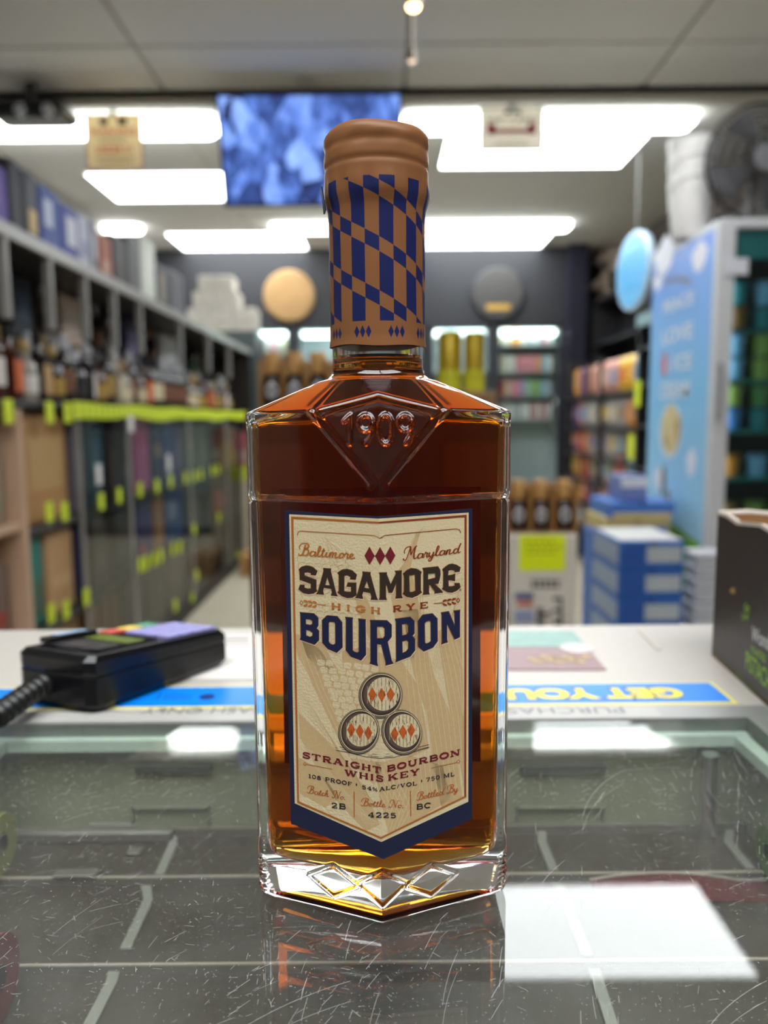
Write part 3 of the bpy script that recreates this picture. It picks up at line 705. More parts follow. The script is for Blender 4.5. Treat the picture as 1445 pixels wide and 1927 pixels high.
# television
TY = 4.02
a, b = P(405, 174, y=TY), P(756, 160, y=TY); c = P(425, 388, y=TY+.13)
tilt = math.atan2(.13, a.z-c.z); hh = math.hypot(a.z-c.z, .13); w = b.x-a.x
tv = thing('television', 'wall-size television hanging from the ceiling, showing blue camera pictures', 'television', ((a.x+b.x)/2, TY, a.z-.005)); tv.rotation_euler = (tilt, 0, 0)
def scr_mat():
    m = bpy.data.materials.new('screen_picture'); m.use_nodes = True; nt = m.node_tree; b = nt.nodes['Principled BSDF']; L = nt.links.new
    tc = nt.nodes.new('ShaderNodeTexCoord'); mp = nt.nodes.new('ShaderNodeMapping'); mp.inputs['Scale'].default_value = (13, 1, 9); L(tc.outputs['Object'], mp.inputs[0])
    nz = nt.nodes.new('ShaderNodeTexNoise'); nz.inputs['Scale'].default_value = 1.3; nz.inputs['Detail'].default_value = 5; nz.inputs['Distortion'].default_value = .8; L(mp.outputs[0], nz.inputs['Vector'])
    vo = nt.nodes.new('ShaderNodeTexVoronoi'); vo.inputs['Scale'].default_value = .9; L(mp.outputs[0], vo.inputs['Vector'])
    ad = nt.nodes.new('ShaderNodeMix'); ad.data_type = 'FLOAT'; ad.inputs[0].default_value = .45; L(nz.outputs['Fac'], ad.inputs[2])
    sp = nt.nodes.new('ShaderNodeSeparateColor'); L(vo.outputs['Color'], sp.inputs[0]); L(sp.outputs[0], ad.inputs[3])
    rp = nt.nodes.new('ShaderNodeValToRGB'); cr = rp.color_ramp
    cr.elements[0].position = .25; cr.elements[0].color = (.012, .016, .05, 1); cr.elements[1].position = .8; cr.elements[1].color = (.30, .48, .95, 1)
    e_ = cr.elements.new(.42); e_.color = (.03, .06, .22, 1); e_ = cr.elements.new(.58); e_.color = (.10, .20, .62, 1)
    L(ad.outputs[0], rp.inputs[0]); L(rp.outputs[0], b.inputs['Base Color']); L(rp.outputs[0], b.inputs['Emission Color']); b.inputs['Emission Strength'].default_value = .5; b.inputs['Roughness'].default_value = .2
    return m
MB().box(-w/2, w/2, .004, .05, -hh, 0, bev=.008).build('case', mat('tv_black', (22, 22, 30), .35), tv)
MB().box(-w/2+.012, w/2-.012, .001, .004, -hh+.014, -.012).build('screen', scr_mat(), tv)
mb = MB()
for q in ((-w/2, -w/2+.012, -hh, 0), (w/2-.012, w/2, -hh, 0), (-w/2, w/2, -hh, -hh+.014), (-w/2, w/2, -.012, 0)): mb.box(q[0], q[1], -.003, .006, q[2], q[3], bev=.002)
mb.build('bezel', mat('tv_black', (22, 22, 30)), tv)
MB().box(-.10, .10, .05, .10, -.35, -.1, bev=.005).box(-.03, .03, .06, .14, -.12, .0, bev=.004).build('mount', mat('mount_black', (30, 30, 32), .4), tv)
# security camera / projector box
a, b = P(-30, 226, y=4.0), P(118, 180, y=4.0)
pj = thing('projector', 'black ceiling projector with bright lens above the gift boxes', 'projector', ((a.x+b.x)/2, 4.0, a.z)); w, h = b.x-a.x, b.z-a.z
MB().box(-w/2, w/2, -.02, .22, h*.28, h*.92, bev=.02).build('housing', mat('projector_black', (26, 26, 30), .25), pj)
MB().box(-w/2+.03, w/2-.02, -.028, .0, h*.05, h*.3, bev=.01).build('lower_tray', mat('projector_grey', (90, 92, 96), .2, metal=.5), pj)
for dx, nm in ((.10, 'lens'), (-.26, 'lens')):
    MB().lathe([(.028, -.02), (.028, -.05), (.020, -.055), (.012, -.04)], 18, (w/2-.10+dx*.4 if dx > 0 else -w/2+.20, 0, h*.28), axis='y').build(nm, mat('lens_silver', (226, 230, 236), .15, metal=.8), pj, smooth=True)
MB().lathe([(.03, h*.9), (.03, CZ_NEAR-a.z)], 12, (0, .1, 0)).build('bracket', cmat((60, 60, 62), .4), pj)
# pendant spotlight
a, b = P(778, 4, y=2.45), P(775, 108, y=2.7)
sp = thing('ceiling_spotlight', 'small glowing ceiling spotlight on a stem, above the bottle', 'spotlight', (a.x, 2.45, a.z))
MB().lathe([(.008, CZ_NEAR-a.z), (.008, .03), (.02, .02), (.026, -.01), (.026, -.012)], 16).build('housing', mat('spot_brass', (120, 110, 96), .35, metal=.3), sp, smooth=True)
MB().lathe([(.001, -.022), (.016, -.02), (.022, -.008), (.018, .004)], 16).build('bulb', mat('spot_bulb', (255, 216, 150), emit=5, vary=0), sp, smooth=True)
sp2 = thing('ceiling_spotlight', 'dim glow on a long stem, added as a reflection of the spotlight', 'spotlight', (b.x, 2.7, b.z))
MB().lathe([(.006, CZ_NEAR-b.z), (.006, .03), (.013, .015), (.015, -.012)], 16).build('housing', mat('spot_brass', (120, 110, 96)), sp2, smooth=True)
MB().lathe([(.001, -.02), (.012, -.014), (.012, -.004)], 16).build('bulb', mat('spot_reflection_glow', (236, 206, 180), emit=.8, vary=0), sp2, smooth=True)  # dim emission imitates a reflection of the glowing bulb

# ------------------------------------------------------------------ the long liquor shelf
SX, SB = -1.18, -1.72
z_main = P(240, 764, x=SX).z
z_top = P(200, 522, x=SX).z
z_mid = z_main+.275
y_end = P(474, 770, x=SX).y
y_low0 = P(50, 900, x=SX).y
Z2, Z3 = P(225, 945, x=SX).z, P(300, 1050, x=SX).z
M_shelf = mat('shelf_black', (46, 42, 42), .5); M_steel = mat('shelf_steel', (150, 146, 142), .4, metal=.2); M_back = mat('shelf_back', (44, 36, 32), .8)
M_tag = mat('tag_yellow', (214, 232, 40), .55, vary=.05, scale=60); M_tagw = mat('tag_white', (226, 222, 222), .6)
sh = thing('liquor_shelf', 'long dark liquor shelf lined with yellow price tags', 'shelf', (SX, y_end, 0))
def sb(mb, name, m, parent=None, smooth=False):
    mb.v = [(x-SX, y-y_end, z) for x, y, z in mb.v]
    return mb.build(name, m, parent or sh, smooth)
Y0 = 1.75
for (x0, y0, z) in ((SX, Y0, z_main), (SX-.24, Y0, z_mid), (SX, y_low0, Z2), (SX, y_low0, Z3), (SX, y_low0, .09)):
    sb(MB().box(SB, x0, y0, y_end, z-.025, z, bev=.003), 'shelf_board', M_shelf)
sb(MB().box(SB, SX, Y0, y_end, z_top-.02, z_top, bev=.003), 'shelf_board', M_shelf)
sb(MB().box(SX-.012, SX+.006, Y0, y_end, z_top-.035, z_top+.012, bev=.003), 'top_rail', M_steel)
sb(MB().box(SB-.02, SB, Y0, y_end, 0, z_top), 'back_panel', M_back)
sb(MB().box(SB, SX+.02, y_low0, y_end, 0, .065), 'plinth', cmat((40, 34, 32), .6))
for px in (-60, 18, 100, 165, 218, 266, 340, 392, 430):
    y = P(px, 560, x=SX).y
    sb(MB().box(SX-.03, SX, y-.014, y+.014, z_mid-.02, z_top-.02, bev=.004), 'upright', M_steel)
sb(MB().box(SB, SX, y_end-.02, y_end, .065, z_top-.02), 'end_panel', M_back)
# sliding glass doors below
dl = [y_low0+.42, y_low0+1.0, y_low0+2.1, y_low0+3.2, y_end-.03]
for y0, y1 in zip(dl[:-1], dl[1:]):
    d = sb(MB().box(SX+.004, SX+.009, y0+.012, y1-.012, .09, z_main-.03), 'glass_door', pane_mat('door_glass', (.86, .86, .84), .45))
    mb = MB()
    for q in ((y0, y0+.014, .08, z_main-.027), (y1-.014, y1, .08, z_main-.027)): mb.box(SX+.002, SX+.012, *q)
    sb(mb, 'door_frame', M_steel, d)
def shelf_tag(y, z, m=M_tag, w=.052, h=.062, rx=0.0, x=SX):
    mb = MB().box(x+.0145, x+.0165, y-w/2, y+w/2, z-h, z, bev=.0006)
    sb(mb, 'price_tag', m)
y = P(84, 760, x=SX).y-.03
for px in (5, 84, 118): shelf_tag(P(px, 750, x=SX).y, z_main+.0, w=.06, h=.075)
y = P(135, 760, x=SX).y
while y < y_end-.04:
    shelf_tag(y, z_main+.002+.004*math.sin(y*9), w=.058, h=.062+.006*math.sin(y*5)); y += .068
shelf_tag(P(238, 775, x=SX).y, z_main-.045, M_tagw, .07, .075, x=SX+.002)
for px, py in ((92, 945), (121, 945), (190, 928), (224, 918), (263, 908), (295, 902), (321, 894), (349, 888), (366, 886), (378, 882), (400, 876), (410, 874),
               (264, 1050), (275, 1046), (290, 1040), (302, 1034), (325, 1022), (338, 1018), (96, 1136), (124, 1130), (162, 1107), (365, 985), (370, 1072), (330, 1128), (362, 1116), (412, 965), (448, 1038)):
    p = P(px, py, x=SX+.0155); shelf_tag(p.y, p.z, w=.055, h=.068)
for px, py in ((185, 873), (317, 855)):
    p = P(px, py, x=SX+.0155); shelf_tag(p.y, p.z, M_tagw, .055, .085)

# ---- bottles
M_bglass = mat('bottle_amber', (70, 26, 10), .12, vary=.25, scale=20, coat=.4); M_bdark = mat('bottle_dark', (30, 20, 18), .12, vary=.2, coat=.4); M_bclear = mat('bottle_pale', (150, 140, 126), .12, vary=.2, coat=.4)
M_borange = mat('bottle_orange', (150, 70, 24), .15, vary=.25, coat=.4)
L_cream, L_white, L_black, L_brown, L_gold, L_kraft = [cmat(c, .6) for c in ((220, 204, 170), (216, 210, 204), (40, 36, 36), (120, 76, 50), (176, 140, 60), (190, 150, 100))]
L_orange, L_green, L_purple = [cmat(c, .6) for c in ((206, 96, 40), (70, 96, 60), (100, 84, 140))]
C_black, C_silver, C_gold, C_white, C_tan = [cmat(c, .35) for c in ((36, 32, 34), (196, 196, 202), (170, 140, 80), (210, 206, 200), (180, 140, 96))]
body_me = {
    'round': MB().lathe([(.034, 0), (.038, .004), (.038, .155), (.034, .175), (.020, .198), (.0155, .21), (.0145, .25)], 14).mesh('glass_body', M_bglass, True),
    'squat': MB().lathe([(.040, 0), (.046, .005), (.047, .10), (.044, .125), (.028, .15), (.017, .162), (.016, .195)], 14).mesh('glass_body', M_bglass, True),
    'square': MB().box(-.036, .036, -.036, .036, 0, .165, bev=.010).lathe([(.032, .163), (.016, .185), (.0145, .23)], 14).mesh('glass_body', M_bglass, True)}
lab_me = {'round': MB().lathe([(.0388, .045), (.0388, .135)], 14, caps=False, a0=-1.5, a1=1.5).mesh('paper_label', L_cream, True),
          'squat': MB().lathe([(.0476, .03), (.0480, .095)], 14, caps=False, a0=-1.3, a1=1.3).mesh('paper_label', L_cream, True),
          'square': MB().box(.0355, .0368, -.029, .029, .03, .135).mesh('paper_label', L_cream)}
cap_me = {'round': MB().lathe([(.0165, .215), (.0172, .22), (.0172, .268), (.012, .272)], 14).mesh('stopper', C_black, True),
          'squat': MB().lathe([(.020, .178), (.022, .182), (.022, .215), (.018, .22)], 14).mesh('stopper', C_black, True),
          'square': MB().lathe([(.018, .21), (.019, .214), (.019, .25), (.014, .254)], 14).mesh('stopper', C_black, True)}
GL = {'amber': M_bglass, 'dark': M_bdark, 'pale': M_bclear, 'orange': M_borange}
LB = {'cream': L_cream, 'white': L_white, 'black': L_black, 'brown': L_brown, 'gold': L_gold, 'kraft': L_kraft, 'orange': L_orange, 'green': L_green, 'purple': L_purple}
CP = {'black': C_black, 'silver': C_silver, 'gold': C_gold, 'white': C_white, 'tan': C_tan}
def bottle(shape, g, l, c, x, y, z, rz, label, group, sc=1.0):
    t = thing('spirit_bottle', label, 'bottle', (x, y, z), rz, group); t.scale = (sc, sc, sc)
    for nm, me, m in (('glass_body', body_me[shape], GL[g]), ('paper_label', lab_me[shape], LB[l]), ('stopper', cap_me[shape], CP[c])):
        o = obj(nm, me, t); o.material_slots[0].link = 'OBJECT'; o.material_slots[0].material = m
    return t
front = [('round', 'amber', 'kraft', 'silver'), ('round', 'amber', 'kraft', 'silver'), ('round', 'dark', 'brown', 'silver'), ('round', 'dark', 'cream', 'silver'), ('round', 'dark', 'cream', 'black'), ('round', 'dark', 'brown', 'silver'),
         ('round', 'amber', 'white', 'silver'), ('square', 'amber', 'orange', 'black'), ('squat', 'pale', 'white', 'gold'), ('square', 'dark', 'kraft', 'black'), ('squat', 'dark', 'gold', 'gold'), ('round', 'dark', 'brown', 'silver'), ('squat', 'dark', 'black', 'silver'),
         ('square', 'dark', 'white', 'silver'), ('squat', 'amber', 'gold', 'black'), ('round', 'dark', 'gold', 'black'), ('square', 'pale', 'cream', 'white'), ('squat', 'pale', 'cream', 'tan'), ('round', 'dark', 'brown', 'silver'), ('squat', 'dark', 'cream', 'black')]
yb = Y0+.10; k = 0
while yb < y_end-.08 and k < 40:
    s, g, l, c = front[k % 20] if k < 20 else random.choice(front)
    bottle(s, g, l, c, SX-.075, yb, z_main, random.uniform(-.25, .25), '%s %s whiskey bottle with %s label, %s from the near end of front row' % (s, g, l, ORD[k]), 'whiskey bottles in the front row', 1.0 if s != 'squat' else .98)
    yb += .108 if s != 'squat' else .118; k += 1
back = [('round', 'dark', 'cream', 'silver'), ('square', 'amber', 'gold', 'black'), ('round', 'dark', 'black', 'gold'), ('squat', 'amber', 'kraft', 'tan'), ('round', 'pale', 'white', 'silver')]
yb = Y0+.15; k = 0
while yb < y_end-.1 and k < 36:
    s, g, l, c = back[(k*3+k//4) % 5]
    bottle(s, g, l, c, SX-.185, yb, z_main, random.uniform(-.3, .3), '%s %s bottle with %s stopper, %s in the row behind the front bottles' % (s, g, c, ORD[k]), 'bottles in the second row', 1.0)
    yb += .122; k += 1
# ---- boxed bottles: a carton with a printed face
def carton(name, x0, x1, y0, y1, z0, z1, rgb, label, cat='box', group=None, face='x', panel=None, pr=(.2, .8, .25, .75), rgb2=None, tape=True, words=None, wcol=None):
    cx, cyy = (x0+x1)/2, (y0+y1)/2
    t = thing(name, label, cat, (cx, cyy, z0), group=group)
    dx, dy, h = (x1-x0)/2, (y1-y0)/2, z1-z0
    MB().box(-dx, dx, -dy, dy, 0, h, bev=min(.006, h*.05)).build('body', cmat(rgb, .55, vary=.1), t)
    if panel:
        mb = MB()
        if face == 'x': mb.box(dx-.001, dx+.0015, -dy+2*dy*pr[0], -dy+2*dy*pr[1], h*pr[2], h*pr[3])
        elif face == '-x': mb.box(-dx-.0015, -dx+.001, -dy+2*dy*pr[0], -dy+2*dy*pr[1], h*pr[2], h*pr[3])
        else: mb.box(-dx+2*dx*pr[0], -dx+2*dx*pr[1], -dy-.0015, -dy+.001, h*pr[2], h*pr[3])
        mb.build('printed_panel', cmat(panel, .5), t)
    if tape:
        mb = MB()
        if face == '-y': mb.box(-.012, .012, -dy, dy, h-.0005, h+.0012).box(-.012, .012, -dy-.0012, -dy+.0005, h*.78, h)
        else: mb.box(-dx, dx, -.01, .01, h-.0005, h+.0012)
        mb.build('flap_seam', cmat(tuple(int(v*.8) for v in rgb), .6), t)
    return t
def top_box(pa, pb, ytop, rgb, label, panel, pr=(.2, .8, .25, .75), depth=.24, name='gift_box'):
    ya, yb = P(pa, 500, x=SX-.02).y, P(pb, 500, x=SX-.02).y
    zt = P((pa+pb)/2, ytop, x=SX-.02).z
    return carton(name, SX-.02-depth, SX-.02, ya+.004, yb-.004, z_top+.012, zt, rgb, label, 'box', None, 'x', panel, pr)
top_box(-60, 24, 300, (84, 56, 150), 'purple gift box with pink script on the shelf top, nearest the counter', (170, 110, 150), (.3, .75, .3, .8))
top_box(26, 52, 312, (24, 22, 26), 'tall plain black gift box on the shelf top beside the purple one', None)
top_box(54, 80, 334, (72, 72, 78), 'charcoal gift box with a gold spot on the shelf top', (206, 170, 100), (.2, .8, .1, .45))
top_box(82, 118, 362, (60, 84, 160), 'blue gift box with a white upright print on the shelf top', (190, 196, 220), (.15, .6, .35, .8))
top_box(119, 150, 392, (66, 78, 160), 'blue gift box with a large white oval print on the shelf top', (214, 214, 226), (.3, .9, .25, .8))
top_box(151, 172, 408, (196, 198, 214), 'pale grey-blue gift box on the shelf top', (150, 150, 190), (.2, .8, .2, .5))
top_box(174, 186, 418, (150, 150, 160), 'silver gift box beside the orange one on the shelf top', (210, 210, 220))
top_box(188, 212, 444, (176, 92, 56), 'orange-brown gift box on the shelf top', (200, 150, 120), (.2, .7, .1, .4))
top_box(214, 240, 448, (54, 40, 42), 'dark maroon gift box on the shelf top', None)
top_box(242, 262, 452, (90, 86, 88), 'grey gift box beside the white one on the shelf top', None)
top_box(265, 292, 452, (216, 218, 206), 'tall white gift box on the shelf top', (226, 226, 216), (.2, .8, .2, .8))
top_box(294, 316, 500, (60, 60, 66), 'small charcoal gift box on the shelf top', (150, 140, 120), (.3, .6, .1, .8))
top_box(318, 345, 512, (84, 84, 92), 'small slate gift box on the shelf top, farthest of the row', None)
# things in the upper cubbies
def cubby(pa, pb, ytop, rgb, label, panel=None, pr=(.2, .8, .25, .75)):
    ya, yb = P(pa, 560, x=SX-.28).y, P(pb, 560, x=SX-.28).y
    zt = min(P((pa+pb)/2, ytop, x=SX-.28).z, z_top-.03)
    carton('boxed_bottle', SX-.40, SX-.28, ya+.01, yb-.01, z_mid, max(zt, z_mid+.09), rgb, label, 'box', None, 'x', panel, pr)
cubby(20, 62, 480, (30, 34, 48), 'navy boxed bottle in the first cubby', (40, 60, 90))
cubby(112, 157, 526, (216, 190, 168), 'pink-beige boxed bottle in the second cubby', (230, 206, 186))
cubby(232, 258, 590, (64, 60, 90), 'violet-grey boxed bottle in the fourth cubby', (130, 110, 160))
cubby(300, 334, 590, (214, 214, 212), 'white boxed bottle in the sixth cubby', (230, 230, 230))
for k, (px, s, g, l, c) in enumerate(((78, 'round', 'pale', 'black', 'silver'), (176, 'round', 'dark', 'brown', 'silver'), (199, 'squat', 'pale', 'white', 'silver'), (280, 'round', 'dark', 'brown', 'tan'), (352, 'round', 'dark', 'green', 'black'), (366, 'round', 'pale', 'green', 'black'))):
    y = P(px, 560, x=SX-.32).y
    bottle(s, g, l, c, SX-.32, y, z_mid, .1, '%s %s bottle with %s label, %s bottle along the upper cubbies' % (s, g, l, ORD[k]), 'bottles in the upper cubbies', .95)
# goods behind the glass below
low = [(2, 38, 128, 775, (176, 132, 82), 'large tan wooden case in the lower shelf, nearest the counter', (186, 150, 100), (.15, .9, .3, .8)), (2, 136, 163, 800, (100, 96, 106), 'grey-mauve boxed bottle behind glass beside the wooden case', (130, 126, 140), None), (2, 168, 198, 795, (44, 84, 104), 'teal boxed bottle behind the glass', (60, 110, 140), (.2, .9, .4, .8)),
       (2, 202, 224, 812, (52, 40, 42), 'dark brown boxed bottle behind the glass', (80, 60, 60), None), (2, 226, 250, 812, (44, 38, 40), 'black boxed bottle behind the glass with silver spot', (150, 150, 160), (.4, .6, .3, .5)), (2, 253, 284, 780, (190, 70, 130), 'magenta boxed bottle with red top behind the glass', (200, 90, 160), (.05, .95, .05, .6)),
       (2, 288, 308, 800, (48, 54, 110), 'navy boxed bottle behind the glass beside the magenta one', (190, 150, 90), (.3, .7, .5, .7)), (2, 310, 328, 790, (44, 84, 150), 'bright blue boxed bottle behind the glass', (200, 210, 230), (.2, .8, .15, .4)), (2, 330, 346, 800, (94, 78, 140), 'purple boxed bottle behind the glass', (130, 120, 170), None),
       (2, 350, 372, 800, (110, 116, 104), 'grey-green boxed bottle behind the glass', (140, 150, 130), None), (2, 375, 392, 800, (96, 104, 96), 'dull green boxed bottle behind the glass', (130, 140, 110), None), (2, 395, 418, 795, (40, 62, 58), 'dark green boxed bottle behind the glass', (60, 80, 76), None), (2, 424, 450, 800, (186, 160, 140), 'beige boxed bottle at the shelf end behind the glass', (200, 180, 60), (.1, .9, .1, .35)),
       (3, 46, 72, 985, (34, 120, 110), 'teal green carton on the lower shelf, nearest the counter', (70, 100, 80), (.1, .9, .1, .5)), (3, 76, 130, 970, (186, 146, 102), 'cardboard carton on the lower shelf beside the teal one', (196, 158, 114), (.1, .9, .3, .45)), (3, 137, 160, 950, (30, 36, 70), 'deep navy boxed bottle on the lower shelf behind glass', (50, 50, 90), None),
       (3, 166, 200, 965, (84, 78, 74), 'grey-brown carton on the lower shelf behind glass', (100, 96, 90), None), (3, 203, 250, 960, (70, 66, 64), 'dark taupe carton on the lower shelf behind glass', (90, 86, 84), None), (3, 256, 283, 930, (62, 60, 130), 'indigo boxed bottle with pink spot on the lower shelf', (220, 80, 110), (.1, .4, .1, .3)),
       (3, 286, 306, 925, (176, 130, 84), 'tan boxed bottle on the lower shelf behind glass', (190, 150, 100), None), (3, 309, 345, 905, (44, 86, 156), 'large blue boxed bottle on the lower shelf behind glass', (160, 176, 210), (.1, .5, .5, .8)), (3, 350, 378, 925, (110, 104, 98), 'light taupe carton on the lower shelf behind glass', (130, 126, 120), None), (3, 381, 400, 930, (84, 80, 76), 'taupe carton on the lower shelf near the far end', None, None), (3, 403, 422, 925, (150, 34, 40), 'red boxed bottle on the lower shelf near the far end', (170, 60, 60), None),
       (1, 72, 134, 1090, (160, 120, 84), 'cardboard carton on the bottom shelf, nearest the counter', None, None), (1, 150, 172, 1130, (150, 110, 70), 'tan wooden crate on the bottom shelf behind glass', (120, 84, 50), (.1, .9, .4, .6)), (1, 176, 214, 1100, (128, 92, 60), 'brown wooden crate on the bottom shelf behind glass', (90, 64, 40), (.4, .6, .0, 1)), (1, 218, 262, 1065, (96, 86, 80), 'taupe carton on the bottom shelf behind glass', (130, 120, 120), (.4, .6, .4, .6)),
       (1, 266, 300, 1060, (92, 82, 76), 'grey-brown carton on the bottom shelf behind glass', (60, 52, 50), (.4, .55, .4, .5)), (1, 304, 340, 1040, (110, 96, 88), 'pale brown carton on the bottom shelf behind glass', (140, 100, 100), (.3, .5, .4, .6)), (1, 344, 372, 1020, (100, 92, 84), 'drab carton on the bottom shelf toward the far end', None, None), (1, 376, 420, 1000, (84, 76, 70), 'dark drab carton on the bottom shelf at the far end', None, None)]
for lv, pa, pb, yt, rgb, lab, pn, pr in low:
    zb = {2: Z2, 3: Z3, 1: .09}[lv]; zmax = {2: z_main, 3: Z2, 1: Z3}[lv]-.04
    xf = SX-.04
    ya, yb_ = P(pa, 900, x=xf).y, P(pb, 900, x=xf).y
    if ya < y_low0+.03: ya = y_low0+.03
    zt = min(zmax, max(zb+.1, P((pa+pb)/2, yt, x=xf).z))
    carton('boxed_bottle' if 'boxed' in lab else 'carton', xf-.22, xf, ya+.008, yb_-.008, zb, zt, rgb, lab, 'box', None, 'x', pn, pr or (.2, .8, .25, .75))
# cardboard display closing the aisle
yy = 6.3
a, b = P(457, 1000, y=yy), P(512, 882, y=yy)
cd = carton('cardboard_display', a.x, b.x, yy, yy+.3, 0, b.z, (196, 186, 166), 'cream cardboard display with a yellow tag closing the left aisle', 'display', None, '-y', (206, 198, 180), (.1, .9, .6, .9))
c = P(466, 905, y=yy); MB().box(c.x-a.x-(b.x-a.x)/2-.035, c.x-a.x-(b.x-a.x)/2+.035, -.156, -.1525, c.z, c.z+.13, bev=.001).build('price_tag', M_tag, cd)
for k, (col, nm_) in enumerate((((190, 110, 120), 'pink'), ((206, 190, 90), 'yellow'), ((150, 60, 56), 'red'))):
    w_ = (b.x-a.x)/3; carton('snack_box', a.x+w_*k+.004, a.x+w_*(k+1)-.004, yy+.05, yy+.25, b.z+.001, b.z+(.30, .22, .34)[k], col, '%s box on the cream display at the end of the left aisle' % nm_, 'box', None, '-y', (216, 206, 196), (.2, .8, .2, .5))
# wooden cabinet nearest the counter
t = thing('wooden_cabinet', 'pale wooden cabinet beside the liquor shelf, nearest the counter', 'cabinet', (SX-.27, (Y0+y_low0)/2, 0))
M_pine = mat('cabinet_pine', (196, 164, 138), .55, vary=.12, scale=6)
hw, hd = .27, (y_low0-.012-Y0)/2
for nm, q in (('side', (-hw, hw, hd-.03, hd, 0, z_main-.028)), ('side', (-hw, hw, -hd, -hd+.03, 0, z_main-.028)), ('back', (-hw, -hw+.02, -hd+.03, hd-.03, 0, z_main-.028)), ('shelf', (-hw+.02, hw-.01, -hd+.03, hd-.03, .80, .825)), ('shelf', (-hw+.02, hw-.01, -hd+.03, hd-.03, .42, .445)), ('shelf', (-hw+.02, hw-.01, -hd+.03, hd-.03, .03, .055))):
    MB().box(*q, bev=.002).build(nm, M_pine, t)
carton('boxed_bottle', SX-.25, SX-.05, y_low0-.24, y_low0-.06, .826, 1.10, (150, 140, 120), 'khaki box with silver corner inside the pale wooden cabinet', 'box', None, 'x', (176, 168, 150))
carton('boxed_bottle', SX-.25, SX-.05, y_low0-.26, y_low0-.06, .446, .70, (120, 100, 90), 'brown box inside the pale wooden cabinet, one shelf lower', 'box', None, 'x', (150, 60, 50), (.2, .8, .2, .4))

# end cabinet with the pyramid of white cartons
ey0 = y_end+.03
t = thing('end_cabinet', 'dark tall cabinet at the far end of the liquor shelf', 'cabinet', (-1.42, ey0+.28, 0))
z_ec = P(410, 622, y=ey0).z; ex0, ex1 = P(350, 700, y=ey0).x, P(482, 700, y=ey0).x
dx = (ex1-ex0)/2; t.location.x = (ex0+ex1)/2
MB().box(-dx, dx, -.26, .28, 0, z_ec, bev=.006).build('body', mat('cabinet_slate', (52, 62, 64), .45), t)
MB().box(-dx+.03, dx-.03, -.275, -.262, .1, z_ec-.16, bev=.004).build('door', mat('cabinet_glass', (70, 86, 88), .15), t)
a, b = P(386, 655, y=ey0), P(420, 627, y=ey0)
MB().box(a.x-t.location.x, b.x-t.location.x, -.285, -.262, a.z, b.z, bev=.003).build('lime_sign', cmat((160, 190, 50), .5), t)
cw = (ex1-ex0)/3
for r, (n, pa, pb, y0_, y1_) in enumerate(((3, 350, 480, 621, 577), (2, 360, 446, 576, 546), (1, 370, 436, 545, 516))):
    a, b = P(pa, y0_, y=ey0), P(pb, y1_, y=ey0); wd = (b.x-a.x)/n
    z0 = z_ec+.001 if r == 0 else zt_; zt_ = b.z
    for k in range(n):
        carton('white_carton', a.x+wd*k+.003, a.x+wd*(k+1)-.003, ey0+.05, ey0+.30, z0, zt_-.001, (176, 170, 160), 'white carton, %s' % (('%s of three in the bottom row of the pyramid on the end cabinet' % ORD[k]), ('%s of two in the middle row of the pyramid on the end cabinet' % ORD[k]), 'single one topping the pyramid on the end cabinet')[r], 'box', 'white cartons stacked as a pyramid', '-y', (160, 152, 142), (.2, .8, .3, .5))

# ------------------------------------------------------------------ stack of cases in the middle of the shop
DY = 2.6
rx0, rx1 = P(955, 1100, y=DY).x, P(1086, 1100, y=DY).x
z_ws = P(1020, 1006, y=DY).z
cxl = P(463, 900, y=DY).x
Cw = dict(z0=.455)
wb = carton('white_case', rx0, rx1, DY, DY+.38, .46, z_ws, (206, 200, 192), 'white printed case with a yellow price sign, topmost under the sleeved bottles', 'box', None, '-y')
def face_print(t, px0, py0, px1, py1, m, name, parent=None, lift=.003):
    a, b = P(px0, py1, y=DY), P(px1, py0, y=DY); o = t.location
    dy = -.19
    return MB().box(a.x-o.x, b.x-o.x, dy-lift, dy-.0005, a.z-o.z, b.z-o.z).build(name, m, t)
sg = face_print(wb, 976, 1006, 1064, 1074, mat('sign_yellow', (222, 236, 0), .5, vary=.03), 'price_sign', lift=.004)
mb = MB(); o = wb.location
for i, (y0, n) in enumerate(((1018, 5), (1028, 6), (1038, 5))):
    for k in range(n):
        a, b = P(986+k*12+(i*5) % 7, y0+4, y=DY), P(994+k*12+(i*5) % 7, y0, y=DY); mb.box(a.x-o.x, b.x-o.x, -.1945, -.193, a.z-o.z, b.z-o.z)
mb.build('sign_ink', mat('ink_olive', (150, 160, 20), .5), sg)
face_print(wb, 972, 1132, 1002, 1140, cmat((190, 50, 50), .5), 'red_band'); face_print(wb, 968, 1116, 1004, 1128, cmat((80, 80, 130), .5), 'blue_lettering'); face_print(wb, 968, 1148, 1004, 1172, cmat((140, 150, 184), .5), 'blue_panel')
M_ink = cmat((60, 56, 52), .6)
for i in range(3):
    for k in range(4): face_print(wb, 1000+k*13, 1084+i*9, 1010+k*13, 1089+i*9, cmat((140, 132, 126), .6), 'small_lettering') if False else None
mb = MB(); o = wb.location
for i in range(2):
    for k in range(5):
        a, b = P(1000+k*11, 1097+i*9, y=DY), P(1008+k*11, 1091+i*9, y=DY); mb.box(a.x-o.x, b.x-o.x, -.193, -.1905, a.z-o.z, b.z-o.z)
for q in ((1040, 1124, 1058, 1130), (1040, 1145, 1058, 1151), (1042, 1168, 1058, 1176), (1014, 1152, 1036, 1158), (1010, 1143, 1020, 1176), (1052, 1124, 1058, 1176)):
    a, b = P(q[0], q[3], y=DY), P(q[2], q[1], y=DY); mb.box(a.x-o.x, b.x-o.x, -.193, -.1905, a.z-o.z, b.z-o.z)
mb.build('black_print', M_ink, wb)
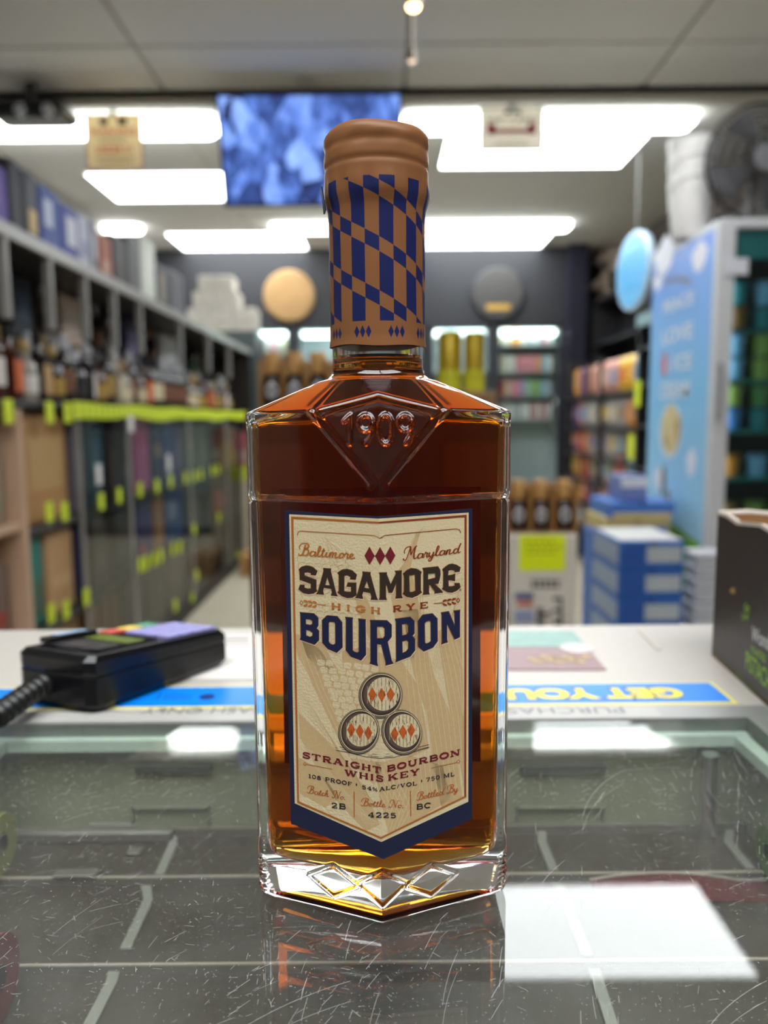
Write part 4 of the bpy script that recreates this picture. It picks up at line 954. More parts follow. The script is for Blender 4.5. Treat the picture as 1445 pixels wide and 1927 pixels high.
carton('white_case', rx0, rx1, DY, DY+.38, 0, .459, (200, 194, 186), 'white printed case standing on the floor under the signed case', 'box', None, '-y', (120, 116, 112), (.3, .7, .3, .6))
for k, (z0, z1) in enumerate(((0, .40), (.401, .80), (.801, 1.185))):
    carton('whiskey_case', cxl, rx0-.012, DY+.02, DY+.40, z0, z1, ((64, 42, 32), (58, 36, 28), (70, 46, 34))[k], ('dark brown whiskey case on the floor behind the bottle, lowest of three', 'dark brown whiskey case behind the bottle, middle of three', 'chestnut whiskey case behind the bottle, top of three')[k], 'box', None, '-y', (90, 62, 44), (.2, .8, .3, .7))
# bottles with tall tan sleeves in cardboard carriers
M_kraft = mat('carrier_kraft', (166, 122, 66), .8, vary=.15, scale=25); M_sleeve = mat('sleeve_tan', (196, 152, 92), .7, vary=.12, scale=30); M_mar = mat('bottle_maroon', (46, 20, 22), .12, vary=.2, coat=.4); M_blk = mat('bottle_black', (26, 24, 26), .15, coat=.4)
sb_body = MB().lathe([(.028, 0), (.032, .005), (.032, .085), (.028, .10), (.018, .112), (.016, .14)], 18).mesh('glass_body', M_mar, True)
sb_slv = MB().lathe([(.0165, .105), (.022, .118), (.0255, .14), (.0265, .172), (.024, .178)], 18).mesh('paper_sleeve', M_sleeve, True)
def oval(mb, r, zc, hw, hh, n=16):
    vs = [(0, -r-.0006, zc)]; 
    for j in range(n):
        a = 2*math.pi*j/n; th = hw*math.cos(a)/r; vs.append((r*math.sin(th)*1.01, -r*math.cos(th)-.0008, zc+hh*math.sin(a)))
    return mb.add(vs, [(0, 1+j, 1+(j+1) % n) for j in range(n)])
sb_lab = oval(MB(), .032, .058, .019, .026).mesh('paper_label', cmat((206, 204, 208), .5))
mbx = MB(); oval(mbx, .0322, .060, .009, .012); mbx.box(-.005, .005, -.0338, -.0325, .034, .046); sb_prt = mbx.mesh('label_print', cmat((96, 90, 100), .5))
def sleeved(x, y, z, lab, grp, body=None, sc=1.0):
    t = thing('sleeved_bottle', lab, 'bottle', (x, y, z), group=grp); t.scale = (sc, sc, sc)
    for nm, me in (('glass_body', sb_body), ('paper_sleeve', sb_slv), ('paper_label', sb_lab)):
        o = obj(nm, me, t)
        if body and nm == 'glass_body': o.material_slots[0].link = 'OBJECT'; o.material_slots[0].material = body
        if nm == 'paper_label': obj('label_print', sb_prt, o)
def carrier(xs, y, z, h, lab, grp):
    n = len(xs); w = xs[1]-xs[0]; x0, x1 = xs[0]-w/2, xs[-1]+w/2; cx = (x0+x1)/2
    t = thing('bottle_carrier', lab, 'carrier', (cx, y+.05, z), group=grp)
    MB().box(x0-cx, x1-cx, -.045, .135, 0, .004).box(x0-cx, x1-cx, .131, .135, .004, h).build('tray', M_kraft, t)
    for k in range(n+1):
        xx = x0+w*k-cx
        MB().box(xx-.0045, xx+.0045, -.045, .131, .004, h, bev=.001).build('divider', M_kraft, t)
xs = [P(p, 950, y=DY+.07).x for p in (932, 974, 1016, 1060)]
carrier(xs, DY+.02, z_ws+.001, .16, 'cardboard carrier of sleeved bottles on the white signed case', None)
for k, x in enumerate(xs): sleeved(x, DY+.068, z_ws+.006, 'maroon bottle with tan sleeve, %s of four in the carrier on the white case' % ORD[k], 'sleeved bottles on the white case')
xs = [P(p, 700, y=DY+.09).x for p in (513, 555, 599, 642)]
carrier(xs, DY+.04, 1.186, .17, 'cardboard carrier of sleeved bottles behind the bottle neck', None)
for k, x in enumerate(xs): sleeved(x, DY+.088, 1.191, 'black bottle with tan sleeve, %s of four in the carrier behind the neck' % ORD[k], 'sleeved bottles behind the neck', M_blk, 1.08)
# gold canisters on a low brown box
bz = P(860, 738, y=DY+.05).z
bx = carton('brown_box', P(800, 750, y=DY+.05).x, P(934, 750, y=DY+.05).x, DY+.05, DY+.22, 1.186, bz, (150, 112, 70), 'flat brown box under the two gold canisters', 'box', None, '-y', (120, 90, 60), (.1, .9, .3, .7))
M_gold = mat('canister_gold', (176, 150, 20), .3, vary=.08, scale=12, metal=.35); M_lime2 = mat('canister_lime', (206, 206, 40), .4)
for k, (pxc, hwpx) in enumerate(((846, 23), (892, 20))):
    c = P(pxc, 690, y=DY+.13); r = hwpx*DY/F*1.0; zt = P(pxc, 626, y=DY+.13).z-bz
    t = thing('gold_canister', 'gold gift canister, %s' % ('the wider one nearer the bottle neck', 'the one farther from the bottle neck')[k], 'canister', (c.x, DY+.13, bz+.002))
    MB().lathe([(r, 0), (r, zt*.93), (r*.985, zt*.94)], 24).build('tube_body', M_gold, t, smooth=True)
    MB().lathe([(r*1.02, zt*.9), (r*1.03, zt*.92), (r*1.03, zt*.985), (r*.98, zt)], 24).build('lid', M_gold, t, smooth=True)
    lb = MB().lathe([(r*1.012, zt*.02), (r*1.012, zt*.36)], 24, caps=False).build('paper_band', M_lime2, t, smooth=True)
    vs, fs = text_mb('DAVIESS', .018); mb = MB(); mb.add([(r*1.02*math.sin(v[0]/r), -r*1.02*math.cos(v[0]/r), zt*.22+v[1]) for v in vs], fs); mb.build('band_lettering', cmat((150, 146, 40), .5), lb)

# ------------------------------------------------------------------ ice-cream freezer
FY0, FX0 = 3.25, P(1336, 700, y=3.25).x
fz = P(1336, 414, y=FY0).z; FD = P(1226, 600, x=FX0).y-FY0; FWD = .66
fr = thing('ice_cream_freezer', 'tall white freezer with a blue ice cream picture on its side', 'freezer', (FX0, FY0, 0))
M_fw = mat('freezer_white', (206, 208, 212), .35); M_teal = mat('freezer_teal', (20, 92, 92), .5); M_fin = mat('freezer_inside', (16, 74, 70), .6)
MB().box(0, .03, .0, FD, 0, fz).box(FWD-.03, FWD, 0, FD, 0, fz).box(.03, FWD-.03, FD-.03, FD, 0, fz).box(.03, FWD-.03, 0, FD-.03, fz-.04, fz).box(.03, FWD-.03, 0, FD-.03, 0, .30).build('cabinet', M_fw, fr)
MB().box(.031, .036, .01, FD-.04, .30, fz-.04).box(FWD-.036, FWD-.031, .01, FD-.04, .30, fz-.04).box(.036, FWD-.036, FD-.045, FD-.035, .30, fz-.04).box(.036, FWD-.036, .01, FD-.045, .30, .305).build('liner', M_fin, fr)
zh0, zh1 = P(1400, 488, y=FY0).z, P(1400, 432, y=FY0).z
MB().box(.075, FWD-.04, -.012, .02, zh0, zh1, bev=.004).build('header_sign', M_teal, fr)
a, b = P(1362, 517, y=FY0-.03), P(1408, 486, y=FY0-.03)
MB().box(a.x-FX0, b.x-FX0, -.034, -.030, a.z, b.z).build('price_card', cmat((214, 216, 226), .5), fr)
mb = MB()
for q in ((0, .075, .28, fz), (FWD-.06, FWD, .28, fz), (.075, FWD-.06, .28, .34), (.075, FWD-.06, zh1, fz)): mb.box(q[0], q[1], -.028, .0, q[2], q[3], bev=.006)
dr = mb.build('door', M_fw, fr)
MB().box(.075, FWD-.06, -.018, -.013, .34, zh0).build('pane', pane_mat('freezer_glass', (.75, .86, .86), .8), dr)
a, b = P(1343, 790, y=FY0-.04), P(1343, 682, y=FY0-.04)
MB().box(.012, .034, -.05, -.028, a.z, b.z, bev=.008).build('handle', cmat((150, 152, 154), .35), dr)
MB().box(.08, .10, .03, .05, .36, zh0-.02, bev=.006).box(FWD-.10, FWD-.08, .03, .05, .36, zh0-.02, bev=.006).build('light_tube', mat('freezer_tube', lin=(.9, 1, 1), emit=1.6, vary=0), fr)
shz = [P(1400, y, y=FY0+.08).z for y in (622, 716, 810, 897, 985)]
for z in shz: MB().box(.037, FWD-.037, .03, FD-.05, z-.014, z, bev=.003).build('shelf', mat('shelf_teal', (46, 124, 116), .4), fr)
MB().box(.037, FWD-.037, .028, .032, shz[0]-.012, shz[0]).build('shelf_rail', M_teal, fr)
# the picture on its side
def side_mat():
    m = bpy.data.materials.new('side_sky'); m.use_nodes = True; nt = m.node_tree; b = nt.nodes['Principled BSDF']; L = nt.links.new
    tc = nt.nodes.new('ShaderNodeTexCoord'); sx = nt.nodes.new('ShaderNodeSeparateXYZ'); L(tc.outputs['Object'], sx.inputs[0])
    mr = nt.nodes.new('ShaderNodeMapRange'); mr.inputs[1].default_value = .5; mr.inputs[2].default_value = fz; L(sx.outputs[2], mr.inputs[0])
    rp = nt.nodes.new('ShaderNodeValToRGB'); rp.color_ramp.elements[0].color = (*srgb(170, 214, 236), 1); rp.color_ramp.elements[1].color = (*srgb(92, 140, 232), 1)
    e_ = rp.color_ramp.elements.new(.55); e_.color = (*srgb(126, 190, 236), 1)
    L(mr.outputs[0], rp.inputs[0]); L(rp.outputs[0], b.inputs['Base Color']); b.inputs['Roughness'].default_value = .4
    return m
sd = MB().box(-.003, 0, .012, FD-.01, .32, fz-.03).build('side_picture', side_mat(), fr)
def sidep(px, py): p = P(px, py, x=FX0-.004); return (p.y-FY0, p.z)
def blob(mb, px, py, ry, rz, lift, n=18, lump=0.0):
    y, z = sidep(px, py); vs = [(-.003-lift, y+ry*(1+lump*math.sin(a*5))*math.cos(a), z+rz*(1+lump*math.sin(a*4+1))*math.sin(a)) for a in [2*math.pi*k/n for k in range(n)]]
    mb.add(vs+[(-.003, v[1], v[2]) for v in vs], [tuple(range(n))]+[(k, n+k, n+(k+1) % n, (k+1) % n) for k in range(n)])
mb = MB()
for px, py, ry, rz in ((1250, 482, .13, .085), (1316, 482, .08, .06), (1238, 530, .06, .04), (1300, 870, .05, .06), (1240, 900, .07, .05)):
    mb = MB(); blob(mb, px, py, ry, rz, .0012, lump=.15); mb.build('cloud_print', cmat((224, 226, 240), .5), sd)
def side_text(s, px0, px1, py0, py1, name, m, lift=.002):
    y0, z0 = sidep(px0, py1); y1, z1 = sidep(px1, py0)
    vs, fs = text_mb(s, 1.0, bold=.015); xa, xb = min(v[0] for v in vs), max(v[0] for v in vs); yb_ = max(v[1] for v in vs); ya_ = min(v[1] for v in vs)
    mb = MB(); mb.add([(-.003-lift, y0+(v[0]-xa)/(xb-xa)*(y1-y0), z0+(v[1]-ya_)/(yb_-ya_)*(z1-z0)) for v in vs], [f[::-1] for f in fs]); mb.build(name, m, sd)
M_sw = cmat((226, 228, 236), .5)
side_text('PEACE', 1248, 1306, 546, 592, 'lettering', M_sw); side_text('LOVE', 1246, 1304, 604, 650, 'lettering', M_sw); side_text('& ICE', 1246, 1302, 662, 702, 'lettering', M_sw); side_text('CREAM', 1242, 1298, 714, 752, 'lettering', M_sw)
mb = MB(); blob(mb, 1250, 686, .03, .06, .003); mb.build('red_mark', cmat((196, 90, 110), .5), sd)
mb = MB(); 
for k in range(7): blob(mb, 1254+k*7, 530-6*math.sin(k/6*3.1), .018, .018, .002, 10)
mb.build('brand_arc', cmat((120, 126, 150), .5), sd)
mb = MB(); blob(mb, 1261, 812, .135, .128, .0015, 28); mb.build('bowl_rim_print', cmat((226, 226, 232), .5), sd)
mb = MB(); blob(mb, 1262, 808, .120, .115, .003, 28, .03); mb.build('ice_cream_print', mat('ice_cream_beige', (206, 190, 140), .6, vary=.3, scale=14), sd)
for q_ in ((1276, 806, .03, .06), (1255, 830, .03, .03)):
    mb = MB(); blob(mb, *q_, .004, 16, .2); mb.build('swirl_print', cmat((176, 146, 84), .6), sd)
mb = MB(); blob(mb, 1248, 905, .03, .08, .002); blob(mb, 1256, 940, .025, .05, .002); mb.build('cow_print', cmat((120, 110, 100), .6), sd)
y0, z0 = sidep(1320, 1003); mb = MB(); mb.add([(-.0045, .013, .33), (-.0045, .013, z0-.05), (-.0045, FD*.3, z0-.02), (-.0045, FD*.6, z0-.0), (-.0045, FD-.011, z0-.06), (-.0045, FD-.011, .33)], [tuple(range(6))]); mb.build('meadow_print', mat('meadow_green', (120, 176, 50), .6, vary=.25, scale=20), sd)
# tubs on the shelves
pint = MB().lathe([(.036, 0), (.045, .085)], 16).mesh('tub_body', cmat((120, 160, 200), .4), True)
pint_lid = MB().lathe([(.047, .083), (.048, .086), (.048, .098), (.044, .101)], 16).mesh('tub_lid', cmat((60, 110, 160), .4), True)
TUB = {'blue': (70, 130, 200), 'teal': (40, 130, 140), 'green': (90, 140, 80), 'brown': (140, 96, 50), 'sky': (130, 180, 220), 'yellow-green': (150, 170, 80), 'orange': (210, 130, 40), 'cream': (206, 200, 170)}
rows = [['brown', 'teal', 'brown', 'blue'], ['sky', 'yellow-green', 'teal', 'green'], ['blue', 'teal', 'sky', 'teal'], ['orange', 'sky', 'yellow-green', 'green'], ['brown', 'yellow-green', 'green', 'cream']]
rn = ['top shelf', 'second shelf', 'third shelf', 'fourth shelf', 'fifth shelf']
for r in range(5):
    for lay in range(2 if r < 3 else 1):
        for k in range(4):
            c = rows[(r+lay*2) % 5][(k+lay) % 4] if r < 4 else rows[r][k]
            t = thing('ice_cream_tub', '%s ice cream tub, %s from the door hinge side, %s layer of freezer %s' % (c, ORD[k], ('lower', 'upper')[lay], rn[r]), 'tub', (FX0+.135+k*.118, FY0+.085, shz[r]+.001+lay*.103), 0, 'ice cream tubs in the freezer')
            o = obj('tub_body', pint, t); o.material_slots[0].link = 'OBJECT'; o.material_slots[0].material = cmat(TUB[c], .4)
            o = obj('tub_lid', pint_lid, t); o.material_slots[0].link = 'OBJECT'; o.material_slots[0].material = cmat(tuple(int(v*.7) for v in TUB[c]), .4)
# white buckets on the freezer
c = P(1292, 440, y=3.62); 
bz = fz+.001; prev = bz
for k, (yt, hw) in enumerate(((345, 38), (306, 41), (268, 44))):
    zt = P(1290, yt, y=3.62).z; r = hw*3.6/F; h = .34
    z0 = max(bz, zt-h) if k else bz
    t = thing('white_bucket', 'white plastic bucket, %s of three nested on top of the freezer' % ('lowest', 'middle', 'topmost')[k], 'bucket', (c.x+.005*k, 3.60, z0), group='nested white buckets')
    hh = zt-z0
    MB().lathe([(r*.74, 0), (r*.76, .004), (r*.97, hh-.05), (r*1.0, hh-.05), (r*1.0, hh-.03), (r*.98, hh-.03), (r*1.02, hh-.012), (r*1.02, hh), (r*.97, hh), (r*.75, .008), (.001, .008)], 28, caps=False).build('shell', mat('bucket_white', (232, 230, 228), .4), t, smooth=True, ang=30)
    mb = MB(); mb.tube([(r*1.02*math.cos(a), r*1.02*math.sin(a)-.004, hh-.05-.05*math.sin(a*1)) for a in [math.pi+math.pi*q/12 for q in range(13)]], .003, 6); mb.build('bail_handle', cmat((200, 200, 200), .4), t)
# fan
FC = P(1432, 305, y=3.42); R = 100*3.4/F
fn = thing('electric_fan', 'grey electric fan with a wire guard on top of the freezer', 'fan', (FC.x, 3.42, fz+.001)); zc = FC.z-fz
M_fang = mat('fan_grey', (70, 68, 66), .4, metal=.2); M_fanb = mat('fan_blade', (84, 84, 90), .4)
MB().lathe([(.11, 0), (.11, .012), (.03, .035), (.016, .05), (.016, zc-.02)], 20, (0, .06, 0)).build('base', M_fang, fn, smooth=True)
MB().lathe([(.055, .02), (.06, .03), (.06, .10), (.03, .13)], 20, (0, 0, zc), axis='y').build('motor', M_fang, fn, smooth=True)
mb = MB()
for sgn in (-1, 1):
    for rr, d in ((R, 0), (R*.86, .030), (R*.68, .045), (R*.5, .052), (R*.3, .056)):
        mb.tube([(rr*math.cos(a), sgn*(d*.8 if sgn > 0 else d), zc+rr*math.sin(a)) for a in [2*math.pi*q/40 for q in range(41)]], .0032 if rr < R else .008, 6)
    for q in range(64):
        a = 2*math.pi*q/64
        mb.tube([(rr*math.cos(a+s*.25), sgn*d, zc+rr*math.sin(a+s*.25)) for rr, d, s in ((R, 0, 0), (R*.8, .036, .3), (R*.5, .052, .7), (R*.22, .057, 1))], .0021, 4)
mb.build('wire_guard', M_fang, fn)
MB().lathe([(R*.24, -.056), (R*.22, -.064), (.001, -.066)], 24, (0, 0, zc), axis='y').build('guard_badge', cmat((120, 120, 124), .35), fn, smooth=True)
MB().lathe([(.03, -.03), (.034, -.02), (.034, .02)], 16, (0, 0, zc), axis='y').build('hub', M_fang, fn, smooth=True)
for k in range(4):
    vs = []; 
    for rr, w0, w1 in ((.03, -.25, .25), (R*.5, -.32, .42), (R*.85, -.28, .5), (R*.9, -.1, .42)):
        for s, yo in ((w0, .018), ((w0+w1)/2, .0), (w1, -.018)):
            a = 2*math.pi*k/4+.4+s; vs.append((rr*math.cos(a), yo, zc+rr*math.sin(a)))
    mb = MB(); mb.add(vs, [(i*3+j, i*3+j+1, i*3+j+4, i*3+j+3) for i in range(3) for j in range(2)]); mb.build('blade', M_fanb, fn, smooth=True)
# blue round sign over the aisle
c = P(1196, 511, x=1.60); r = 71*c.y/F
t = thing('round_sign', 'light blue round sign hanging over the aisle by the freezer', 'sign', (c.x, c.y, c.z)); t.rotation_euler = (0, 0, math.radians(-84))
MB().lathe([(r*.97, .025), (r, .015), (r, -.015), (r*.97, -.025)], 36, axis='y').build('rim', cmat((176, 196, 214), .4), t, smooth=True)
MB().lathe([(r*.9, -.024), (r*.9, -.029)], 36, axis='y').build('face', mat('sign_sky', (84, 156, 204), .4, vary=.15, scale=8), t)
mb = MB()
for k, (w, z) in enumerate(((.5, .35), (.75, .12), (.7, -.12), (.45, -.4))): mb.box(-r*w, r*w, -.0335, -.0285, r*z, r*(z+.1))
mb.build('print_bars', cmat((40, 150, 206), .4), t)
MB().tube([(0, 0, r*.98), (0, 0, CZ_FAR-c.z)], .006, 8).build('hanger', cmat((120, 120, 120), .4), t)

# ------------------------------------------------------------------ dark wall units and the snack rack on the right
tag(MB().box(WX-.03, WX, HEAD_Y, BY, 2.52, 2.68).build('trim_2', mat('trim_brown', (70, 52, 40), .6)), kind='structure')
RX = 1.5
ry0, ry1 = 4.55, P(1062, 900, x=RX).y
rk = thing('snack_rack', 'black snack rack full of chip bags along the aisle', 'rack', (RX, ry0, 0))
rz = [P(1135, y, x=RX).z for y in (742, 806, 862, 914, 966, 1020)]
dyk = ry1-ry0
MB().box(.40, .42, 0, dyk, 0, rz[0]+.28).build('back_panel', mat('rack_black', (28, 27, 30), .5), rk)
for y in (0, dyk/2, dyk): MB().box(.02, .06, y-.02, y+.02, 0, rz[0]+.25, bev=.005).build('upright', mat('rack_black', (28, 27, 30)), rk) if 0 < y < dyk else MB().box(.0, .42, y-.015, y+.015, 0, rz[0]+.28, bev=.005).build('end_panel', mat('rack_black', (28, 27, 30)), rk)
for z in rz: MB().box(0, .40, .016, dyk-.016, z-.018, z, bev=.003).build('shelf', mat('rack_black', (28, 27, 30)), rk)
def bag_mesh():
    mb = MB(); n, m = 8, 8; vs = []
    for s in (-1, 1):
        for j in range(m+1):
            for i in range(n+1):
                u, v = i/n*2-1, j/m*2-1
                th = .035*max(0, (1-abs(u)**3))**.6*max(0, (1-abs(v)**4))**.5+.0012
                vs.append((s*th+.003*math.sin(u*7+v*5), u*.075*(1-.04*(1-abs(v))), .10+v*.10))
    k = (n+1)*(m+1); fs = []
    for s in range(2):
        for j in range(m):
            for i in range(n):
                q = (s*k+j*(n+1)+i, s*k+j*(n+1)+i+1, s*k+(j+1)*(n+1)+i+1, s*k+(j+1)*(n+1)+i)
                fs.append(q if s else q[::-1])
    for i in range(n):
        fs += [(i, i+1, k+i+1, k+i), (m*(n+1)+i+1, m*(n+1)+i, k+m*(n+1)+i, k+m*(n+1)+i+1)]
    for j in range(m):
        fs += [(j*(n+1)+n+1, j*(n+1), k+j*(n+1), k+(j+1)*(n+1)), (j*(n+1)+n, (j+1)*(n+1)+n, k+(j+1)*(n+1)+n, k+j*(n+1)+n)]
    return mb.add(vs, fs).mesh('foil_bag', cmat((150, 150, 150), .3), True)
BAG = bag_mesh()
mbp = MB(); vs = []
for j in range(5):
    for i in range(7):
        u, v = (i/6*2-1)*.7, (j/4*2-1)*.45
        th = .035*max(0, (1-abs(u)**3))**.6*max(0, (1-abs(v)**4))**.5+.0028; vs.append((-th+.003*math.sin(u*7+v*5), u*.075, .10+v*.10))
mbp.add(vs, [(j*7+i, j*7+i+1, j*7+i+8, j*7+i+7) for j in range(4) for i in range(6)]); BAGP = mbp.mesh('front_print', cmat((220, 210, 200), .4), True)
BC = {'yellow': (226, 176, 40), 'sky blue': (130, 176, 206), 'salmon': (200, 140, 124), 'silver': (170, 164, 160), 'grey': (140, 134, 130), 'orange': (210, 146, 60), 'red': (170, 56, 60), 'blue': (80, 130, 190), 'peach': (216, 156, 124), 'brown': (130, 90, 62), 'purple': (96, 60, 110), 'cream': (206, 190, 160), 'green': (90, 120, 80), 'black': (50, 46, 50)}
plan = [['sky blue', 'yellow', 'yellow', 'salmon', 'salmon', 'cream', 'salmon', 'brown', 'purple', 'orange'], ['cream', 'orange', 'silver', 'silver', 'grey', 'silver', 'silver', 'grey', 'salmon', 'purple'], ['cream', 'orange', 'grey', 'silver', 'silver', 'grey', 'silver', 'orange', 'red', 'purple'], ['blue', 'sky blue', 'red', 'green', 'silver', 'salmon', 'grey', 'red', 'brown', 'orange'],
        ['green', 'red', 'red', 'salmon', 'peach', 'salmon', 'purple', 'red', 'orange', 'brown'], ['peach', 'green', 'orange', 'peach', 'orange', 'purple', 'peach', 'brown', 'cream', 'black']]
rown = ['top', 'second', 'third', 'fourth', 'fifth', 'lowest']
for r, z in enumerate(rz):
    for k in range(10):
        y = ry0+.12+k*(dyk-.24)/9; c = plan[r][k]
        t = thing('chip_bag', '%s chip bag, %s from near end, %s shelf of snack rack' % (c, ORD[k], rown[r]), 'snack bag', (RX+.075, y, z+.002), random.uniform(-.25, .25), 'chip bags on the snack rack')
        t.scale = (1, 1.25, (rz[0]-rz[1])*4.4 if r else 1.15)
        o = obj('foil_bag', BAG, t); o.material_slots[0].link = 'OBJECT'; o.material_slots[0].material = cmat(BC[c], .32)
        cc = random.choice([v for n_, v in BC.items() if n_ != c]); o = obj('front_print', BAGP, t); o.material_slots[0].link = 'OBJECT'; o.material_slots[0].material = cmat(tuple(int((a_*.5+b_*.5)) for a_, b_ in zip(cc, BC[c])), .4)
# narrow black stand with cups
SY0, SY1 = FY0+FD+.03, ry0-.03
st = thing('merchandise_stand', 'narrow black stand of small goods between freezer and snack rack', 'stand', (RX-.02, SY0, 0)); ds = SY1-SY0
sz = [P(1205, y, x=RX).z for y in (612, 656, 722, 800, 880)]
MB().box(.30, .32, 0, ds, 0, sz[0]+.02).box(0, .30, 0, .02, 0, sz[0]).box(0, .30, ds-.02, ds, 0, sz[0]).build('frame', mat('rack_black', (28, 27, 30)), st)
for z in sz: MB().box(0, .30, .02, ds-.02, z-.015, z, bev=.003).build('shelf', mat('rack_black', (28, 27, 30)), st)
MB().box(-.012, 0, .0, ds, sz[0]-.02, sz[0]+.05, bev=.003).build('header', cmat((120, 150, 156), .5), st)
for px, py in ((1201, 716), (1189, 818)):
    p = P(px, py, x=RX-.022); MB().box(-.006, -.0025, p.y-SY0-.045, p.y-SY0+.045, p.z-.15, p.z, bev=.001).build('price_tag', M_tag, st)
cup = MB().lathe([(.036, 0), (.046, .10), (.048, .104), (.044, .108)], 16).mesh('cup_wall', cmat((216, 224, 222), .4), True)
for k, (z, y, c, lab) in enumerate(((sz[1]+.001, .10, (216, 224, 222), 'white paper cup on the narrow black stand, nearer one of the upper pair'), (sz[1]+.001, .26, (206, 216, 214), 'white paper cup on the narrow black stand, farther one of the upper pair'), (sz[2]+.001, .12, (150, 110, 104), 'dull red cup on the narrow black stand'), (sz[3]+.001, .12, (84, 80, 60), 'olive cup on the narrow black stand'), (sz[4]+.001, .14, (160, 70, 64), 'red cup on the lowest shelf of the narrow black stand'))):
    t = thing('paper_cup', lab, 'cup', (RX+.05, SY0+y, z)); o = obj('cup_wall', cup, t); o.material_slots[0].link = 'OBJECT'; o.material_slots[0].material = cmat(c, .4)
    MB().lathe([(.049, .104), (.05, .108), (.046, .114), (.02, .116)], 16).build('cup_lid', cmat((196, 200, 200), .4), t, smooth=True)
# cream column and signs on the dark side wall
WR = WX-.001
for (pa, pb, y0, y1, rgb, lab, nm) in ((1122, 1150, 558, 700, (206, 188, 170), 'tall cream poster on the dark side wall behind the snack rack', 'wall_poster'), (1118, 1152, 516, 548, (196, 180, 166), 'small cream poster high on the dark side wall', 'wall_poster'), (1155, 1170, 500, 566, (200, 180, 164), 'narrow cream poster beside the blue round sign', 'wall_poster')):
    ya, yb_ = P(pa, 600, x=WR-.02).y, P(pb, 600, x=WR-.02).y; ya, yb_ = min(ya, yb_), max(ya, yb_)
    ya, yb_ = max(ya, HEAD_Y+.2), min(yb_, BY-.02)
    zt, zb = P((pa+pb)/2, y0, x=WR-.02).z, P((pa+pb)/2, y1, x=WR-.02).z
    t = thing(nm, lab, 'poster', (WR, (ya+yb_)/2, zb))
    d = (yb_-ya)/2
    MB().box(-.012, 0, -d, d, 0, zt-zb, bev=.002).build('board', cmat(rgb, .6), t)
    MB().box(-.014, -.0115, -d*.7, d*.7, (zt-zb)*.3, (zt-zb)*.45).build('print', cmat(tuple(int(v*.8) for v in rgb), .6), t)
# black shelving along the right wall
t = thing('wall_shelving', 'black shelving along the dark side wall behind the snack rack', 'shelf', (WX-.20, HEAD_Y+.2, 0))
dd = BY-HEAD_Y-.25
MB().box(.16, .198, 0, dd, 0, 2.25).build('back_panel', mat('rack_black', (28, 27, 30)), t)
for z in (.5, 1.0, 1.45, 1.85, 2.25): MB().box(-.12, .16, 0, dd, z-.02, z, bev=.003).build('shelf', mat('rack_black', (28, 27, 30)), t)
for y in (0.02, dd/2, dd-.02): MB().box(-.12, .16, y-.015, y+.015, 0, 2.25).build('upright', mat('rack_black', (28, 27, 30)), t)

# ------------------------------------------------------------------ blue beer cases and odds and ends on the floor
BYY = 2.85
a, b = P(1166, 1015, y=BYY), P(1290, 1015, y=BYY)
zt0 = P(1225, 1018, y=BYY).z; hcs = (zt0-P(1225, 1172, y=BYY).z)/2.85
k = 0; z1 = zt0
cases = []
while z1 > .03:
    z0 = max(0.0, z1-hcs)
    if z0 < .03: z0 = 0.0
    cases.append((z0, z1)); z1 = z0
nm = ['topmost', 'second from the top', 'third from the top', 'fourth from the top', 'fifth from the top', 'sixth from the top', 'seventh from the top', 'eighth from the top']
for k, (z0, z1) in enumerate(cases):
    t = carton('beer_case', a.x, b.x, BYY, BYY+.36, z0+.001, z1, (40, 96, 176), 'blue and white beer case in the front stack, %s' % nm[k], 'box', 'blue beer cases in the front stack', '-y', (176, 184, 190), (.42, .95, .25, .8))
    dx = (b.x-a.x)/2; h = z1-z0
    MB().box(-dx-.0015, -dx+.001, -.17, .17, h*.15, h*.85).build('side_print', cmat((150, 166, 190), .5), t)
    MB().box(-dx*.9, -dx*.2, -.1825, -.1795, h*.1, h*.9).build('emblem_print', cmat((30, 80, 160), .5), t)
    if k == 0: MB().box(-dx*.95, dx*.95, -.17, .17, h-.0005, h+.0008).build('top_print', cmat((214, 214, 210), .5), t)
a2, b2 = P(1140, 960, y=3.45), P(1262, 960, y=3.45)
zb_, z_ = P(1200, 1006, y=3.45).z, P(1200, 946, y=3.45).z
zz = zb_; nb = 0
carton('beer_case', a2.x, b2.x, 3.45, 3.80, zb_, (zb_+z_)/2, (190, 170, 110), 'tan and blue beer case in the rear stack, second from the top', 'box', 'beer cases in the rear stack', '-y', (60, 110, 190), (.4, .95, .1, .5))
carton('beer_case', a2.x+.02, b2.x+.02, 3.45, 3.80, (zb_+z_)/2+.001, z_, (70, 116, 190), 'blue beer case with white top in the rear stack, topmost', 'box', 'beer cases in the rear stack', '-y', (214, 190, 130), (.05, .95, .0, .35))
zt = zb_-.001; j = 0
while zt > .02:
    z0 = max(0, zt-.16); z0 = 0 if z0 < .05 else z0
    carton('beer_case', a2.x-.01, b2.x-.01, 3.45, 3.80, z0, zt, (60, 104, 180), 'blue beer case in the rear stack, %s' % ('third from the top', 'fourth from the top', 'fifth from the top', 'sixth from the top', 'seventh from the top')[j], 'box', 'beer cases in the rear stack', '-y', (170, 180, 196), (.1, .6, .2, .8)); zt = z0-.001; j += 1
c = carton('snack_box', P(1168, 935, y=3.5).x, P(1218, 935, y=3.5).x, 3.5, 3.7, z_+.002, P(1190, 896, y=3.5).z, (110, 124, 176), 'small blue and white box on top of the rear beer stack', 'box', None, '-y', (214, 216, 222), (.0, 1, .55, .95))
